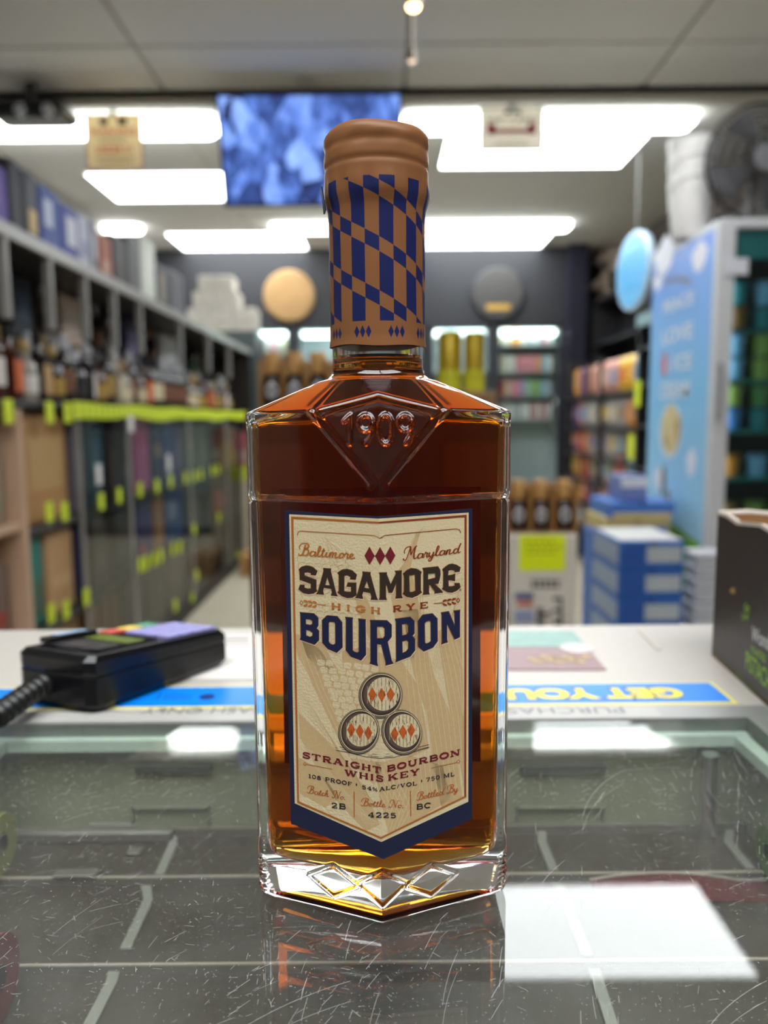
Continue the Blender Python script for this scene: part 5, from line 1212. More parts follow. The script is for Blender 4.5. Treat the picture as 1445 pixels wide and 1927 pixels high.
# stack of white foam trays
cx_ = P(1322, 1100, y=3.02); zt = P(1322, 1036, y=3.02).z
n = 12; hk = zt/n
for k in range(n):
    t = thing('foam_tray', 'white foam tray, %s from the top of the stack beside the freezer' % ORD[n-1-k], 'tray', (cx_.x, 3.02, hk*k), group='stack of white foam trays')
    MB().box(-.055, .055, -.055, .055, .001, hk*.75, bev=.012).build('tray_wall', mat('foam_white', (206, 208, 214), .6), t)
    MB().box(-.062, .062, -.062, .062, hk*.75, hk*.98, bev=.004).build('tray_rim', mat('foam_white', (206, 208, 214)), t)
# a cardboard box and cream panel at the far end of the left aisle
p = P(455, 1120, y=5.2)
carton('carton', P(452, 1100, y=5.6).x, P(500, 1100, y=5.6).x, 5.6, 5.95, 0, P(455, 1045, y=5.6).z, (176, 130, 76), 'brown carton on the aisle floor beyond the bottle', 'box', None, '-y', (150, 106, 60), (.2, .8, .3, .6))
# stand of the yellow-topped bottles at the left aisle's end

# ------------------------------------------------------------------ the whiskey bottle
BXC, BYC = P(714, 963, y=.2425).x, .2425
HW, HD, RC, RID = .0393, .0170, .0030, .0148          # half width, half side depth, corner radius, ridge
WF = HW-RC
btl = thing('whiskey_bottle', 'full faceted bourbon bottle with cream label standing on the glass counter', 'bottle', (BXC, BYC, CT))

def ridge(x, w=WF, R=RID, e=.0005): return R*(1-(np.sqrt(np.asarray(x)**2+e*e)-e)/w)
def ztop(x):
    ax = np.abs(x)
    return np.where(ax < .018, .1528+.0046*(1-ax/.018), .1528-.0008*np.minimum(1, (ax-.018)/.0213))
Z0V, AV = .1325, .0068/.0208
def seg_d(x, z, a, b):
    a, b = np.array(a), np.array(b); d = b-a; t = np.clip(((x-a[0])*d[0]+(z-a[1])*d[1])/(d@d), 0, 1)
    return np.hypot(x-a[0]-t*d[0], z-a[1]-t*d[1])
def poly_d(x, z, pts):
    r = np.full(np.broadcast(x, z).shape, 9.0)
    for a, b in zip(pts[:-1], pts[1:]): r = np.minimum(r, seg_d(x, z, a, b))
    return r
def ell(cx, cz, rx, rz, a0=0, a1=2*math.pi, n=20): return [(cx+rx*math.cos(a0+(a1-a0)*k/n), cz+rz*math.sin(a0+(a1-a0)*k/n)) for k in range(n+1)]
ZD = .1474; DH = .0040
DIG = [[(-.0096, ZD+.0022), (-.0078, ZD+DH), (-.0078, ZD-DH)], ell(-.0035, ZD+.0018, .0019, .0022), [(-.0016, ZD+.0018), (-.0018, ZD-.0015), (-.0034, ZD-.0040)],
       ell(.0021, ZD, .0019, .0041), ell(.0076, ZD+.0018, .0019, .0022), [(.0095, ZD+.0018), (.0093, ZD-.0015), (.0077, ZD-.0040)]]
DIA = []
for cx, cz, hx, hz in ((-.0148, .0118, .0078, .0050), (0, .0128, .0074, .0056), (.0148, .0118, .0078, .0050)):
    DIA.append([(cx-hx, cz), (cx, cz-hz), (cx+hx, cz), (cx, cz+hz), (cx-hx, cz)])
def bump(d, r, h): return h*np.clip(1-(d/r)**2, 0, 1)**1.5
def front_p(x, z):
    """how far the front face stands forward of the corner plane"""
    p = ridge(x)
    pl = RID-AV*(z-Z0V)
    k = .0006
    p = np.where(z > Z0V-.004, (p+pl)/2-np.sqrt(((p-pl)/2)**2+(k/2)**2)+k/2*.6, p)
    # groove round the V facet, step of the label panel
    xv = np.clip((z-Z0V)/.0208, 0, 1.4)*.018
    dv = (np.abs(x)-xv)*.76
    gate = np.clip((z-Z0V+.002)/.002, 0, 1)
    p = p+gate*(bump(np.abs(dv-.0016), .0009, .00042)-bump(np.abs(dv-.0002), .0007, .0002))
    s = np.clip((z-.1268)/.0016, 0, 1); p = p+.0004*(s*s*(3-2*s))
    p = p-bump(np.abs(z-.1262), .0008, .00012)
    for g in DIG: p = p+bump(poly_d(x, z, g), .00085, .00060)
    for g in DIA: p = p+bump(poly_d(x, z, g), .00085, .00055)
    # shallow panel above the foot
    s = np.clip((.0040-z)/.0012, 0, 1); p = p+.0003*s
    return p
def back_p(x, z): return ridge(x)*.45

def contour(zz, hw=HW, hd=HD, rc=RC, fx=None, bx=None, fp=front_p, bp=back_p, zmap=None):
    """points round the bottle at nominal height zz -> (N,3) array, counter-clockwise from the front left"""
    w = hw-rc
    pts = []
    fxs = fx*w/WF
    zf = zmap(fxs, zz); pts.append(np.stack([fxs, -(hd+fp(fxs, zf)), zf], 1))
    a = np.linspace(-math.pi/2, 0, 7)[1:]
    q = np.stack([w+rc*np.cos(a), -(hd-rc)+rc*np.sin(a), zmap(np.full(6, hw), zz)], 1); pts.append(q)
    yy = np.linspace(-(hd-rc), hd-rc, 6)[1:]; pts.append(np.stack([np.full(5, hw), yy, zmap(np.full(5, hw), zz)], 1))
    a = np.linspace(0, math.pi/2, 7)[1:-1]
    pts.append(np.stack([w+rc*np.cos(a), hd-rc+rc*np.sin(a), zmap(np.full(5, hw), zz)], 1))
    bxs = bx[::-1]*w/WF; zb = zmap(bxs, zz); pts.append(np.stack([bxs, hd+bp(bxs, zb), zb], 1))
    a = np.linspace(math.pi/2, math.pi, 7)[1:]
    pts.append(np.stack([-w+rc*np.cos(a), hd-rc+rc*np.sin(a), zmap(np.full(6, hw), zz)], 1))
    pts.append(np.stack([np.full(5, -hw), yy[::-1], zmap(np.full(5, hw), zz)], 1))
    a = np.linspace(math.pi, 1.5*math.pi, 7)[1:-1]
    pts.append(np.stack([-w+rc*np.cos(a), -(hd-rc)+rc*np.sin(a), zmap(np.full(5, hw), zz)], 1))
    return np.concatenate(pts)
fx = np.unique(np.concatenate([np.linspace(-WF, -.024, 26), np.linspace(-.024, .024, 150), np.linspace(.024, WF, 26), [0.0]]))
bx = np.unique(np.concatenate([np.linspace(-WF, WF, 31), [0.0]]))
def zmap_out(x, s): return np.where(s <= .12, s, .12+(s-.12)*(ztop(x)-.12)/.032)
def inset(c, i):
    r = np.hypot(c[:, 0], c[:, 1]); k = 1-i/np.maximum(r, 1e-6); o = c.copy(); o[:, 0] *= k; o[:, 1] *= k; return o
def to_circle(c, r, z):
    a = np.arctan2(c[:, 1], c[:, 0]); return np.stack([r*np.cos(a), r*np.sin(a), np.full(len(a), z)], 1)
rows = []
zlist = np.concatenate([np.linspace(.0026, .0215, 50), np.linspace(.0235, .1215, 22), np.linspace(.1225, .1516, 100)])
Cfn = lambda s, **k: contour(s, fx=fx, bx=bx, zmap=zmap_out, **k)
base = Cfn(.0026)
for i, z in ((.0190, .0013), (.0140, .0012), (.0090, .0009), (.0060, .0004), (.0046, 0), (.0034, .0), (.0026, .00025), (.0012, .0012), (.0004, .0020)):
    r = inset(base, i); r[:, 2] = z; rows.append(r)
for s in zlist:
    r = Cfn(s)
    g = .00045*math.exp(-((s-.1265)/.0007)**2)
    if g > 1e-6:
        side = np.abs(r[:, 0]) > WF-.0002; r[side] = inset(r, g)[side]
    if s < .0145:      # ribbed corner blocks at the foot
        side = (np.abs(r[:, 0]) > WF+.0003); amp = .00032*math.sin(2*math.pi*s/.0017)-.0002; rr = inset(r, -amp); r[side] = rr[side]
    rows.append(r)
tc_ = Cfn(.152)
for i, dz in ((.00008, .0002), (.00035, .00055), (.0008, .00085), (.0014, .00115)):
    r = inset(tc_, i); r[:, 2] = tc_[:, 2]-.0003+dz; rows.append(r)
last = rows[-1]
RN = .0141
c2 = to_circle(last, RN+.0036, .1622)
for t_ in np.linspace(.06, .94, 12): rows.append(last*(1-t_)+c2*t_)
for a in np.linspace(0, math.pi/2, 7): rows.append(to_circle(last, RN+.0036*(1-math.sin(a)), .1621+.0042*(1-math.cos(a))))
ZL = .1682                                       # whiskey level
for r_, z in ((RN, .180), (RN, .2150), (RN-.0004, .2165), (RN-.0012, .2165), (RN-.0013, .2150), (RN-.0013, .180), (RN-.0013, ZL+.0012), (RN-.0018, ZL+.0003), (RN-.0028, ZL)): rows.append(to_circle(last, r_, z))
def loft(name, rows, m, cap0=True, cap1=True, ang=28):
    N = len(rows[0]); V = np.concatenate(rows); nr = len(rows)
    idx = np.arange(N); nx = (idx+1) % N
    fs = []
    F_ = np.concatenate([np.stack([k*N+idx, k*N+nx, (k+1)*N+nx, (k+1)*N+idx], 1) for k in range(nr-1)])
    c0, c1 = rows[0].mean(0), rows[-1].mean(0); V = np.concatenate([V, [c0, c1]]); b = nr*N
    faces = F_.tolist()+[[b, int(n_), int(i)] for i, n_ in zip(idx, nx)]+[[b+1, (nr-1)*N+int(i), (nr-1)*N+int(n_)] for i, n_ in zip(idx, nx)]
    me = bpy.data.meshes.new(name); me.from_pydata(V.tolist(), [], faces); me.update(); me.materials.append(m); soften(me, ang)
    return me
def glass_mat(name, ior, color, vol=None, dens=0.0, rough=0.0):
    m = bpy.data.materials.new(name); m.use_nodes = True; nt = m.node_tree; nt.nodes.clear()
    out = nt.nodes.new('ShaderNodeOutputMaterial'); g = nt.nodes.new('ShaderNodeBsdfGlass'); g.inputs['IOR'].default_value = ior; g.inputs['Roughness'].default_value = rough; g.inputs[0].default_value = (*color, 1)
    nt.links.new(g.outputs[0], out.inputs[0])
    if vol:
        va = nt.nodes.new('ShaderNodeVolumeAbsorption'); va.inputs[0].default_value = (*vol, 1); va.inputs[1].default_value = dens; nt.links.new(va.outputs[0], out.inputs['Volume'])
    return m
M_GL = glass_mat('flint_glass', 1.50, (1, 1, 1))
WD = 240.0
M_WH = glass_mat('whiskey', 1.36/1.50, (1, 1, 1), (1-13/WD, 1-66/WD, 1-215/WD), WD)
gme = loft('glass_body', rows, M_GL)
gme.materials.append(glass_mat('stippled_glass', 1.50, (1, 1, 1), rough=.06))      # the hollow of the foot
nrow = len(rows[0]); mi = np.zeros(len(gme.polygons), dtype=np.int32); mi[:4*nrow] = 1; nb_ = nrow*(len(rows)-1); mi[nb_:nb_+nrow] = 1
gme.polygons.foreach_set('material_index', mi)
obj('glass_body', gme, btl)
# the whiskey inside the glass
LW, LD, LR = .0356, .0146, .0042
fx2 = np.unique(np.concatenate([np.linspace(-WF, WF, 61), [0.0]])); 
def lfront(x, z):
    p = ridge(x, LW-LR, .0136, .0010); pl = .0136-AV*(z-Z0V); k = .0008
    p = np.where(z > Z0V-.004, (p+pl)/2-np.sqrt(((p-pl)/2)**2+(k/2)**2)+k/2*.6, p)
    return p
def lback(x, z): return ridge(x, LW-LR, .0136*.45, .0010)
def zmap_in(x, s): return np.where(s <= .12, s, .12+(s-.12)*(ztop(x)-.0030-.12)/.028)
def lc(s): return contour(s, hw=LW+.0006*min(1, max(-1, (s-.08)/.06)), hd=LD, rc=LR, fx=fx2, bx=fx2, fp=lfront, bp=lback, zmap=zmap_in)
lr = []; ZB = .0125
b0 = lc(.02)
for a in np.linspace(0, math.pi/2, 8):
    r = inset(b0, .0055*(1-math.sin(a))); r[:, 2] = ZB+.0045*(1-math.cos(a))+.0022*np.exp(-(r[:, 0]/.012)**2)*0; lr.append(r)
for s in np.concatenate([np.linspace(.019, .118, 26), np.linspace(.1215, .1472, 24)]): lr.append(lc(s))
tcl = lc(.148)
for i, dz in ((.0002, .0004), (.0008, .0010), (.0018, .0016)):
    r = inset(tcl, i); r[:, 2] = tcl[:, 2]-.0003+dz; lr.append(r)
ll = lr[-1]; RL = .01225
c2 = to_circle(ll, RL+.0034, .1588)
for t_ in np.linspace(.08, .94, 10): lr.append(ll*(1-t_)+c2*t_)
for a in np.linspace(0, math.pi/2, 7): lr.append(to_circle(ll, RL+.0034*(1-math.sin(a)), .1587+.004*(1-math.cos(a))))
for r_, z in ((RL, .1640), (RL, .1668), (RL-.0010, ZL-.0004), (RL-.0014, ZL+.0001)): lr.append(to_circle(ll, r_, z))
obj('whiskey', loft('whiskey', lr, M_WH, ang=35), btl)

# ---- front label and everything printed on it (measured on the two front facets)
SEAM = .0006
def facet_point(px, py, lift, side=None):
    """where the line of sight through a place of the photograph meets the front facets"""
    o, d = ray(px, py); o = o-Vector((BXC, BYC, CT)); best = None
    for s in (-1, 1):
        # plane: y = -(HD + RID*(1 - s*x/WF))  ->  y - RID/WF*s*x = -(HD+RID)
        n = Vector((-RID/WF*s, 1, 0)); k = -(HD+RID)
        t = (k-o.dot(n))/d.dot(n); q = o+d*t
        if side == s or (side is None and q.x*s >= 0): best = (q, n)
    q, n = best; return q+Vector((0, -lift*1.08, 0))
def ridge_px(py):
    z = None
    o, d = ray(718, py)
    # the ridge line x = 0, y = -(HD+RID): solve for px by bisection
    lo, hi = 690, 740
    for _ in range(40):
        m_ = (lo+hi)/2; oo, dd = ray(m_, py); oo = oo-Vector((BXC, BYC, CT)); t = (-(HD+RID)-oo.y)/dd.y
        if (oo+dd*t).x < 0: lo = m_
        else: hi = m_
    return lo
RA, RB = ridge_px(940), ridge_px(1640)
def ridge_at(py): return RA+(RB-RA)*(py-940)/700
def clip(poly, s):
    """part of a px polygon left (s=-1) or right (s=1) of the ridge"""
    out = []; f = lambda p: s*(p[0]-ridge_at(p[1]))
    for i, p in enumerate(poly):
        q = poly[(i+1) % len(poly)]; a, b = f(p), f(q)
        if a >= 0: out.append(p)
        if (a >= 0) != (b >= 0):
            t = a/(a-b); out.append((p[0]+(q[0]-p[0])*t, p[1]+(q[1]-p[1])*t))
    return out
class Print:
    def __init__(s): s.tris = []
    def poly(s, pts, holes=()):
        loops = [[Vector((x, y, 0)) for x, y in pts]]+[[Vector((x, y, 0)) for x, y in h] for h in holes]
        flat = [v for l in loops for v in l]
        for t in tessellate_polygon(loops): s.tris.append([(flat[i].x, flat[i].y) for i in t])
        return s
    def fan(s, pts):
        for i in range(1, len(pts)-1): s.tris.append([pts[0], pts[i], pts[i+1]])
        return s
    def line(s, pts, w, w2=None, closed=False):
        """a stroke with round-ish joints"""
        pts = list(pts)
        if closed: pts = pts+[pts[0]]
        n = len(pts)
        ws = [w+(w2-w)*i/(n-1) for i in range(n)] if w2 is not None else ([w]*n if not isinstance(w, list) else w)
        L, R_ = [], []
        for i in range(n):
            a, b = pts[max(i-1, 0)], pts[min(i+1, n-1)]
            if closed and i in (0, n-1): a, b = pts[n-2], pts[1]
            dx, dy = b[0]-a[0], b[1]-a[1]; l = math.hypot(dx, dy) or 1
            k = 1.0
            if 0 < i < n-1:
                d1 = (pts[i][0]-a[0], pts[i][1]-a[1]); l1 = math.hypot(*d1) or 1
                k = 1/max(.55, abs((d1[0]*dx+d1[1]*dy)/(l1*l)))
            h = ws[i]/2*k
            L.append((pts[i][0]-dy/l*h, pts[i][1]+dx/l*h)); R_.append((pts[i][0]+dy/l*h, pts[i][1]-dx/l*h))
        for i in range(n-1): s.tris += [[L[i], R_[i], R_[i+1]], [L[i], R_[i+1], L[i+1]]]
        return s
    def build(s, name, m, lift, parent):
        mb = MB(); cache = {}
        for t in s.tris:
            for sd in (-1, 1):
                c = clip(t, sd)
                if len(c) < 3: continue
                ar = sum(c[i][0]*c[(i+1) % len(c)][1]-c[(i+1) % len(c)][0]*c[i][1] for i in range(len(c)))
                if abs(ar) < 1e-4: continue
                if ar > 0: c = c[::-1]
                mb.add([facet_point(x, y, lift, sd) for x, y in c], [tuple(range(len(c)))])
        return mb.build(name, m, parent)
def ink(name, rgb, rough=.55, metal=0.0, vary=.06): return mat('ink_'+name, rgb, rough, metal, vary=vary, scale=900, spec=.2)
M_label = mat('label_cream', (198, 182, 146), .7, vary=.04, scale=1500, bump=.15, spec=.15)
M_lnavy = ink('navy', (27, 31, 56)); M_lback = mat('label_reverse', (112, 70, 60), .8)
OUT = [(535.5, 960), (713.2, 972), (888.5, 956.5), (888, 1541), (721.5, 1616), (547.5, 1549)]
lbl = bpy.data.objects.new('front_label', None); COL.objects.link(lbl); lbl.parent = btl
bpy.data.objects.remove(lbl)
# the label sheet: two facets with thickness
mb = MB()
for sd in (-1, 1):
    c = clip(OUT, sd); f_ = [facet_point(x, y, .00022, sd) for x, y in c]; b_ = [facet_point(x, y, .00006, sd) for x, y in c]; n = len(c)
    ar = sum(c[i][0]*c[(i+1) % n][1]-c[(i+1) % n][0]*c[i][1] for i in range(n))
    F0, B0 = tuple(range(n)), tuple(range(2*n-1, n-1, -1))
    if ar > 0: F0, B0 = F0[::-1], B0[::-1]
    mb.add(f_+b_, [F0], 0); mb.add(f_+b_, [B0]+[(i, (i+1) % n, n+(i+1) % n, n+i) for i in range(n)], 1)
lbl = mb.build('front_label', [M_lnavy, M_lback], btl)
LIFT = .00026; ST = .000022
def pr(p, name, m, layer): return p.build(name, m, LIFT+ST*layer, lbl)
INN = [(544.3, 967.6), (713.2, 975.8), (881.6, 964.3), (880.9, 1507.8), (717.4, 1583.5), (554.8, 1510.8)]
pr(Print().poly(INN), 'cream_field', M_label, 0)
def C3(x, y): return (520+x/3.803, 940+y/3.803)
def C4(x, y): return (520+x/3.803, 1240+y/3.803)
def CA(x, y): return (550+x/8.5, 1010+y/8.5)
def CBk(x, y): return (720+x/8.5, 1010+y/8.5)
def CC(x, y): return (550+x/8.5, 1130+y/8.5)
def CD(x, y): return (720+x/8.5, 1130+y/8.5)
def CE(x, y): return (550+x/8.5, 1400+y/8.5)
def CF(x, y): return (720+x/8.5, 1400+y/8.5)
def CG(x, y): return (630+x/8.028, 1250+y/8.028)
mp = lambda f, pts: [f(*p) for p in pts]
M_tan = ink('tan', (182, 156, 114), .7, vary=.10); M_cop = ink('copper', (168, 100, 44), .4, .25, .12); M_rust = ink('rust', (132, 52, 26), .45, .15)
M_blkb = ink('espresso', (48, 38, 30), .5); M_maro = ink('maroon', (104, 28, 36), .5); M_ink2 = ink('black', (44, 42, 44)); M_navy2 = ink('navy_type', (24, 30, 60))
# pale corn drawing on the ground: tan husks with cream kernels
g = Print()
husks = [C4_ for C4_ in ()]
def husk(pts): g.poly(pts)
def clipin(pts): return [(min(max(x, 552), 874), min(max(y, 985), 1560)) for x, y in pts]
husk(mp(C4, [(130, -180), (330, -120), (470, 130), (560, 360), (650, 560), (760, 780), (700, 900), (560, 760), (440, 560), (330, 330), (230, 120), (150, -40)]))
husk(mp(C4, [(470, -60), (640, -90), (900, 20), (1010, 180), (1060, 420), (1090, 640), (960, 700), (780, 620), (600, 420), (480, 150)]))
husk(mp(C4, [(900, -350), (1010, -360), (1130, 120), (1240, 380), (1300, 700), (1330, 980), (1180, 1060), (1120, 760), (1080, 420), (980, 100)]))
husk(mp(C4, [(1150, -200), (1320, -260), (1345, 500), (1340, 900), (1280, 600), (1210, 200)]))
husk(mp(C4, [(160, 380), (300, 520), (480, 700), (640, 930), (740, 1180), (640, 1230), (430, 1010), (280, 760), (170, 560)]))
husk(mp(C4, [(700, 740), (960, 690), (1190, 760), (1250, 1000), (1000, 1150), (800, 1240), (740, 1000)]))
husk(mp(C4, [(160, 700), (330, 800), (440, 1000), (350, 1060), (170, 960)]))
husk(mp(C3, [(860, 520), (940, 420), (1000, 230), (1030, 230), (960, 480), (1010, 700), (1060, 900), (980, 1150), (860, 900), (820, 700)]))
husk(mp(C3, [(560, 700), (640, 690), (700, 830), (760, 1000), (720, 1100), (620, 900)]))
husk(mp(C3, [(180, 1000), (300, 1060), (420, 1217), (300, 1217), (220, 1120)]))
pr(g, 'corn_drawing_ground', M_tan, 1)
# cream kernels and husk veins
g = Print(); rnd = random.Random(5)
sq = lambda v: math.copysign(abs(v)**.55, v)
def blobk(cx, cy_, rx, ry, rot): g.fan([(cx+rx*sq(math.cos(a))*math.cos(rot)-ry*sq(math.sin(a))*math.sin(rot), cy_+rx*sq(math.cos(a))*math.sin(rot)+ry*sq(math.sin(a))*math.cos(rot)) for a in [2*math.pi*k/14+.2 for k in range(14)]])
for col in range(7):
    for row in range(14):
        t = row/13
        x = 604+col*17-2*row*0+t*62+rnd.uniform(-1.2, 1.2)-col*t*3.5; y = 1246+row*13.4+col*2+rnd.uniform(-1, 1)
        if x > 560 and y < 1430 and 560 < x < 860: blobk(x, y, 7.3*(1-.1*t), 5.9, .2)
for cx0, cy0, n, dx, dy in ((584, 1530-1240+1240-40, 0, 0, 0),): pass
g2 = Print()
def vein(pts, w=.8): g2.line([(min(x, 871.5), y) for x, y in pts], w)
for k in range(13):
    x0 = 760+k*8.0; vein([(x0, 1165+k*3), (x0+4+k*1.2, 1260), (x0+14+k*1.8, 1350), (min(872, x0+30+k), 1440), (min(873, x0+36+k), 1500-k*2)], .75)
for k in range(9):
    x0 = 566+k*9; vein([(x0, 1232), (x0+26, 1300), (x0+62, 1376), (x0+102, 1450), (x0+140, 1530)], .75)
for k in range(7):
    vein([(566+k*5, 1400+k*3), (600+k*7, 1450+k*5), (650+k*8, 1510+k*5), (690+k*5, 1550)], .7)
for k in range(6): vein([(716+k*14, 1440), (730+k*12, 1480), (728+k*9, 1520), (722+k*6, 1560)], .7)
g.tris += g2.tris
pr(g, 'corn_drawing_kernels', M_label, 2)
g = Print()    # tan outlines of kernels and leaves on the upper cream ground
def net(x0, y0, nx, ny, sx, sy, shx, shy):
    for i in range(nx):
        for j in range(ny):
            cx, cy_ = x0+i*sx+j*shx, y0+j*sy+i*shy
            g.line([(cx-sx*.42, cy_+sy*.3), (cx-sx*.40, cy_-sy*.3), (cx, cy_-sy*.48), (cx+sx*.40, cy_-sy*.3)], .7)
net(566, 1050, 7, 6, 15, 13.5, 1.5, 1.0); net(584, 1140, 8, 8, 14.5, 13, 3.2, 1.2)
g.line(mp(C3, [(345, 265), (400, 350), (440, 480), (500, 560)]), .7); g.line(mp(C3, [(345, 265), (430, 350), (520, 480)]), .7); g.line(mp(C3, [(360, 300), (390, 420), (470, 520)]), .6)
for k in range(4): g.line(mp(C3, [(1060-k*10, 190+k*20), (1020-k*14, 230+k*16), (960-k*12, 380+k*20), (890-k*8, 520)]), .8)
for k in range(9): g.line(mp(C3, [(900+k*18, 640+k*3), (905+k*18, 760), (900+k*20, 900), (890+k*24, 1217)]), .7)
for k in range(6): g.line(mp(C3, [(1330, 560+k*40), (1290-k*8, 700+k*30), (1230-k*14, 1000), (1180-k*14, 1217)]), .7)
for k in range(14):
    g.line([(760+k*7.6, 1270+k*6), (766+k*7.4, 1360), (770+k*6.6, 1430), (764+k*7.6, 1520-k*3)], .55)
for k in range(12): g.line([(562+k*6, 1290+k*16), (600+k*8, 1350+k*13), (640+k*7, 1420+k*10)], .55)
pr(g, 'corn_drawing_lines', M_tan, 3)
# copper frame line, top bracket, dividers
OF = [C3(106, 120), C3(735, 158), C3(1361, 108), C4(1357, 985), C4(748, 1283), C4(150, 1025)]
IFr = [C3(122, 136), C3(735, 170), C3(1346, 124), C4(1344, 977), C4(748, 1270), C4(163, 1015)]
g, g2 = Print(), Print()
for i in range(6):
    j = (i+1) % 6; q = [OF[i], OF[j], IFr[j], IFr[i]]
    (g if i in (0, 3, 4, 5) else g2).fan(q)
g.line(mp(C3, [(150, 255), (156, 232), (170, 224), (700, 256), (741, 277)]), 1.3)
g2.line(mp(C3, [(741, 277), (776, 255), (1290, 208), (1310, 216), (1319, 240)]), 1.3)
for a, b in (((556, 945), (557, 1130)), ((959, 940), (962, 1123))): g.line(mp(C4, [a, b]), 1.8)
g.line(mp(CE, [(225, 315), (635, 395)]), 1.1); g.line(mp(CE, [(178, 310), (203, 282), (230, 312), (205, 338)]), 1.1, closed=True)
g.line(mp(CF, [(775, 378), (1185, 287)]), 1.1); g.line(mp(CF, [(1180, 275), (1210, 245), (1235, 268), (1210, 303)]), 1.1, closed=True)
pr(g, 'copper_lines', M_cop, 4); pr(g2, 'rust_lines', M_rust, 4)
# three maroon diamonds
g = Print()
for cx, cy_ in ((666, 401), (742, 403), (815, 399)): g.fan(mp(C3, [(cx-36, cy_), (cx, cy_-65), (cx+37, cy_), (cx, cy_+65)]))
g.line(mp(C3, [(692, 402), (790, 402)]), 1.6)
pr(g, 'diamond_print', M_maro, 4)
# block lettering
SAG = [(CA, [(108, 520), (150, 482), (215, 462), (270, 465), (330, 485), (398, 545), (375, 610), (303, 605), (303, 575), (255, 562), (195, 568), (195, 622), (383, 690), (383, 835), (395, 860), (340, 898), (260, 910), (180, 893), (105, 835), (128, 770), (195, 770), (195, 815), (245, 830), (303, 828), (303, 745), (125, 680), (122, 560)], []),
       (CA, [(495, 500), (622, 510), (612, 545), (700, 900), (725, 940), (622, 930), (640, 885), (625, 825), (505, 808), (490, 860), (505, 915), (385, 908), (415, 870), (505, 545)], [[(560, 640), (605, 775), (520, 770)]]),
       (CA, [(725, 575), (800, 525), (880, 515), (960, 540), (1030, 605), (1010, 680), (925, 675), (935, 635), (880, 610), (825, 622), (828, 865), (880, 880), (945, 880), (945, 795), (870, 790), (890, 735), (1020, 735), (1020, 890), (1030, 920), (960, 965), (885, 972), (800, 945), (725, 885), (750, 860), (748, 610)], []),
       (CA, [(1120, 555), (1255, 568), (1245, 600), (1345, 960), (1370, 1000), (1255, 998), (1270, 955), (1250, 890), (1135, 870), (1115, 925), (1130, 980), (1005, 968), (1040, 930), (1130, 600)], [[(1190, 700), (1235, 825), (1145, 815)]]),
       (CBk, [(-60, 572), (72, 570), (60, 600), (130, 760), (215, 585), (195, 550), (308, 540), (300, 575), (300, 935), (318, 968), (202, 980), (218, 940), (218, 725), (150, 890), (105, 888), (45, 740), (50, 965), (68, 998), (-60, 1000), (-42, 965), (-42, 610)], []),
       (CBk, [(325, 590), (385, 535), (455, 502), (530, 510), (575, 530), (620, 565), (605, 600), (605, 855), (620, 880), (560, 930), (470, 968), (390, 955), (320, 910), (345, 870), (345, 625)], [[(420, 615), (520, 598), (525, 855), (480, 880), (425, 880)]]),
       (CBk, [(635, 500), (885, 475), (915, 530), (920, 600), (905, 680), (885, 745), (825, 755), (935, 855), (960, 880), (825, 900), (840, 870), (760, 765), (735, 765), (735, 880), (748, 908), (640, 920), (655, 885), (655, 540)], [[(725, 585), (840, 575), (845, 655), (720, 685)]]),
       (CBk, [(955, 520), (1000, 480), (1060, 440), (1110, 432), (1180, 450), (1240, 490), (1225, 550), (1150, 560), (1150, 530), (1090, 525), (1045, 535), (1040, 615), (1095, 612), (1150, 590), (1150, 705), (1095, 690), (1040, 690), (1050, 790), (1100, 795), (1155, 780), (1150, 745), (1222, 740), (1240, 800), (1190, 850), (1110, 885), (1040, 880), (950, 830), (972, 800), (972, 560)], [])]
BOU = [(CC, [(120, 185), (350, 205), (415, 275), (415, 395), (385, 440), (425, 480), (425, 630), (360, 695), (125, 618), (140, 575), (135, 215)], [[(215, 290), (290, 295), (325, 325), (322, 370), (290, 390), (215, 375)], [(220, 460), (285, 475), (328, 510), (325, 560), (285, 580), (220, 555)]]),
       (CC, [(560, 235), (720, 250), (795, 345), (800, 745), (710, 825), (570, 765), (485, 670), (480, 310)], [[(600, 330), (675, 338), (690, 370), (692, 680), (660, 705), (610, 690), (580, 650), (580, 350)]]),
       (CC, [(845, 260), (970, 272), (960, 310), (965, 790), (990, 815), (1040, 830), (1070, 810), (1068, 330), (1055, 290), (1175, 300), (1168, 330), (1175, 860), (1100, 948), (940, 890), (860, 790), (862, 300)], []),
       (CD, [(-205, 310), (70, 315), (140, 385), (140, 575), (75, 655), (140, 950), (168, 993), (45, 1030), (52, 985), (-20, 700), (-95, 690), (-90, 985), (-72, 1035), (-208, 1000), (-190, 965), (-192, 345)], [[(-95, 412), (0, 408), (35, 440), (35, 560), (5, 600), (-95, 600)]]),
       (CD, [(195, 292), (440, 258), (505, 325), (505, 520), (470, 560), (515, 610), (515, 790), (440, 885), (205, 978), (220, 930), (215, 335)], [[(305, 375), (380, 360), (408, 390), (408, 500), (380, 540), (308, 555)], [(310, 645), (385, 625), (412, 660), (410, 760), (380, 805), (312, 835)]]),
       (CD, [(640, 225), (795, 205), (870, 285), (875, 645), (800, 745), (655, 805), (570, 735), (565, 320)], [[(700, 325), (750, 312), (770, 345), (772, 640), (740, 670), (690, 685), (670, 660), (668, 360)]]),
       (CD, [(930, 190), (1050, 170), (1150, 400), (1150, 200), (1135, 165), (1240, 148), (1230, 185), (1230, 580), (1155, 615), (1030, 370), (1025, 620), (1035, 655), (935, 692), (948, 650), (945, 220)], [])]
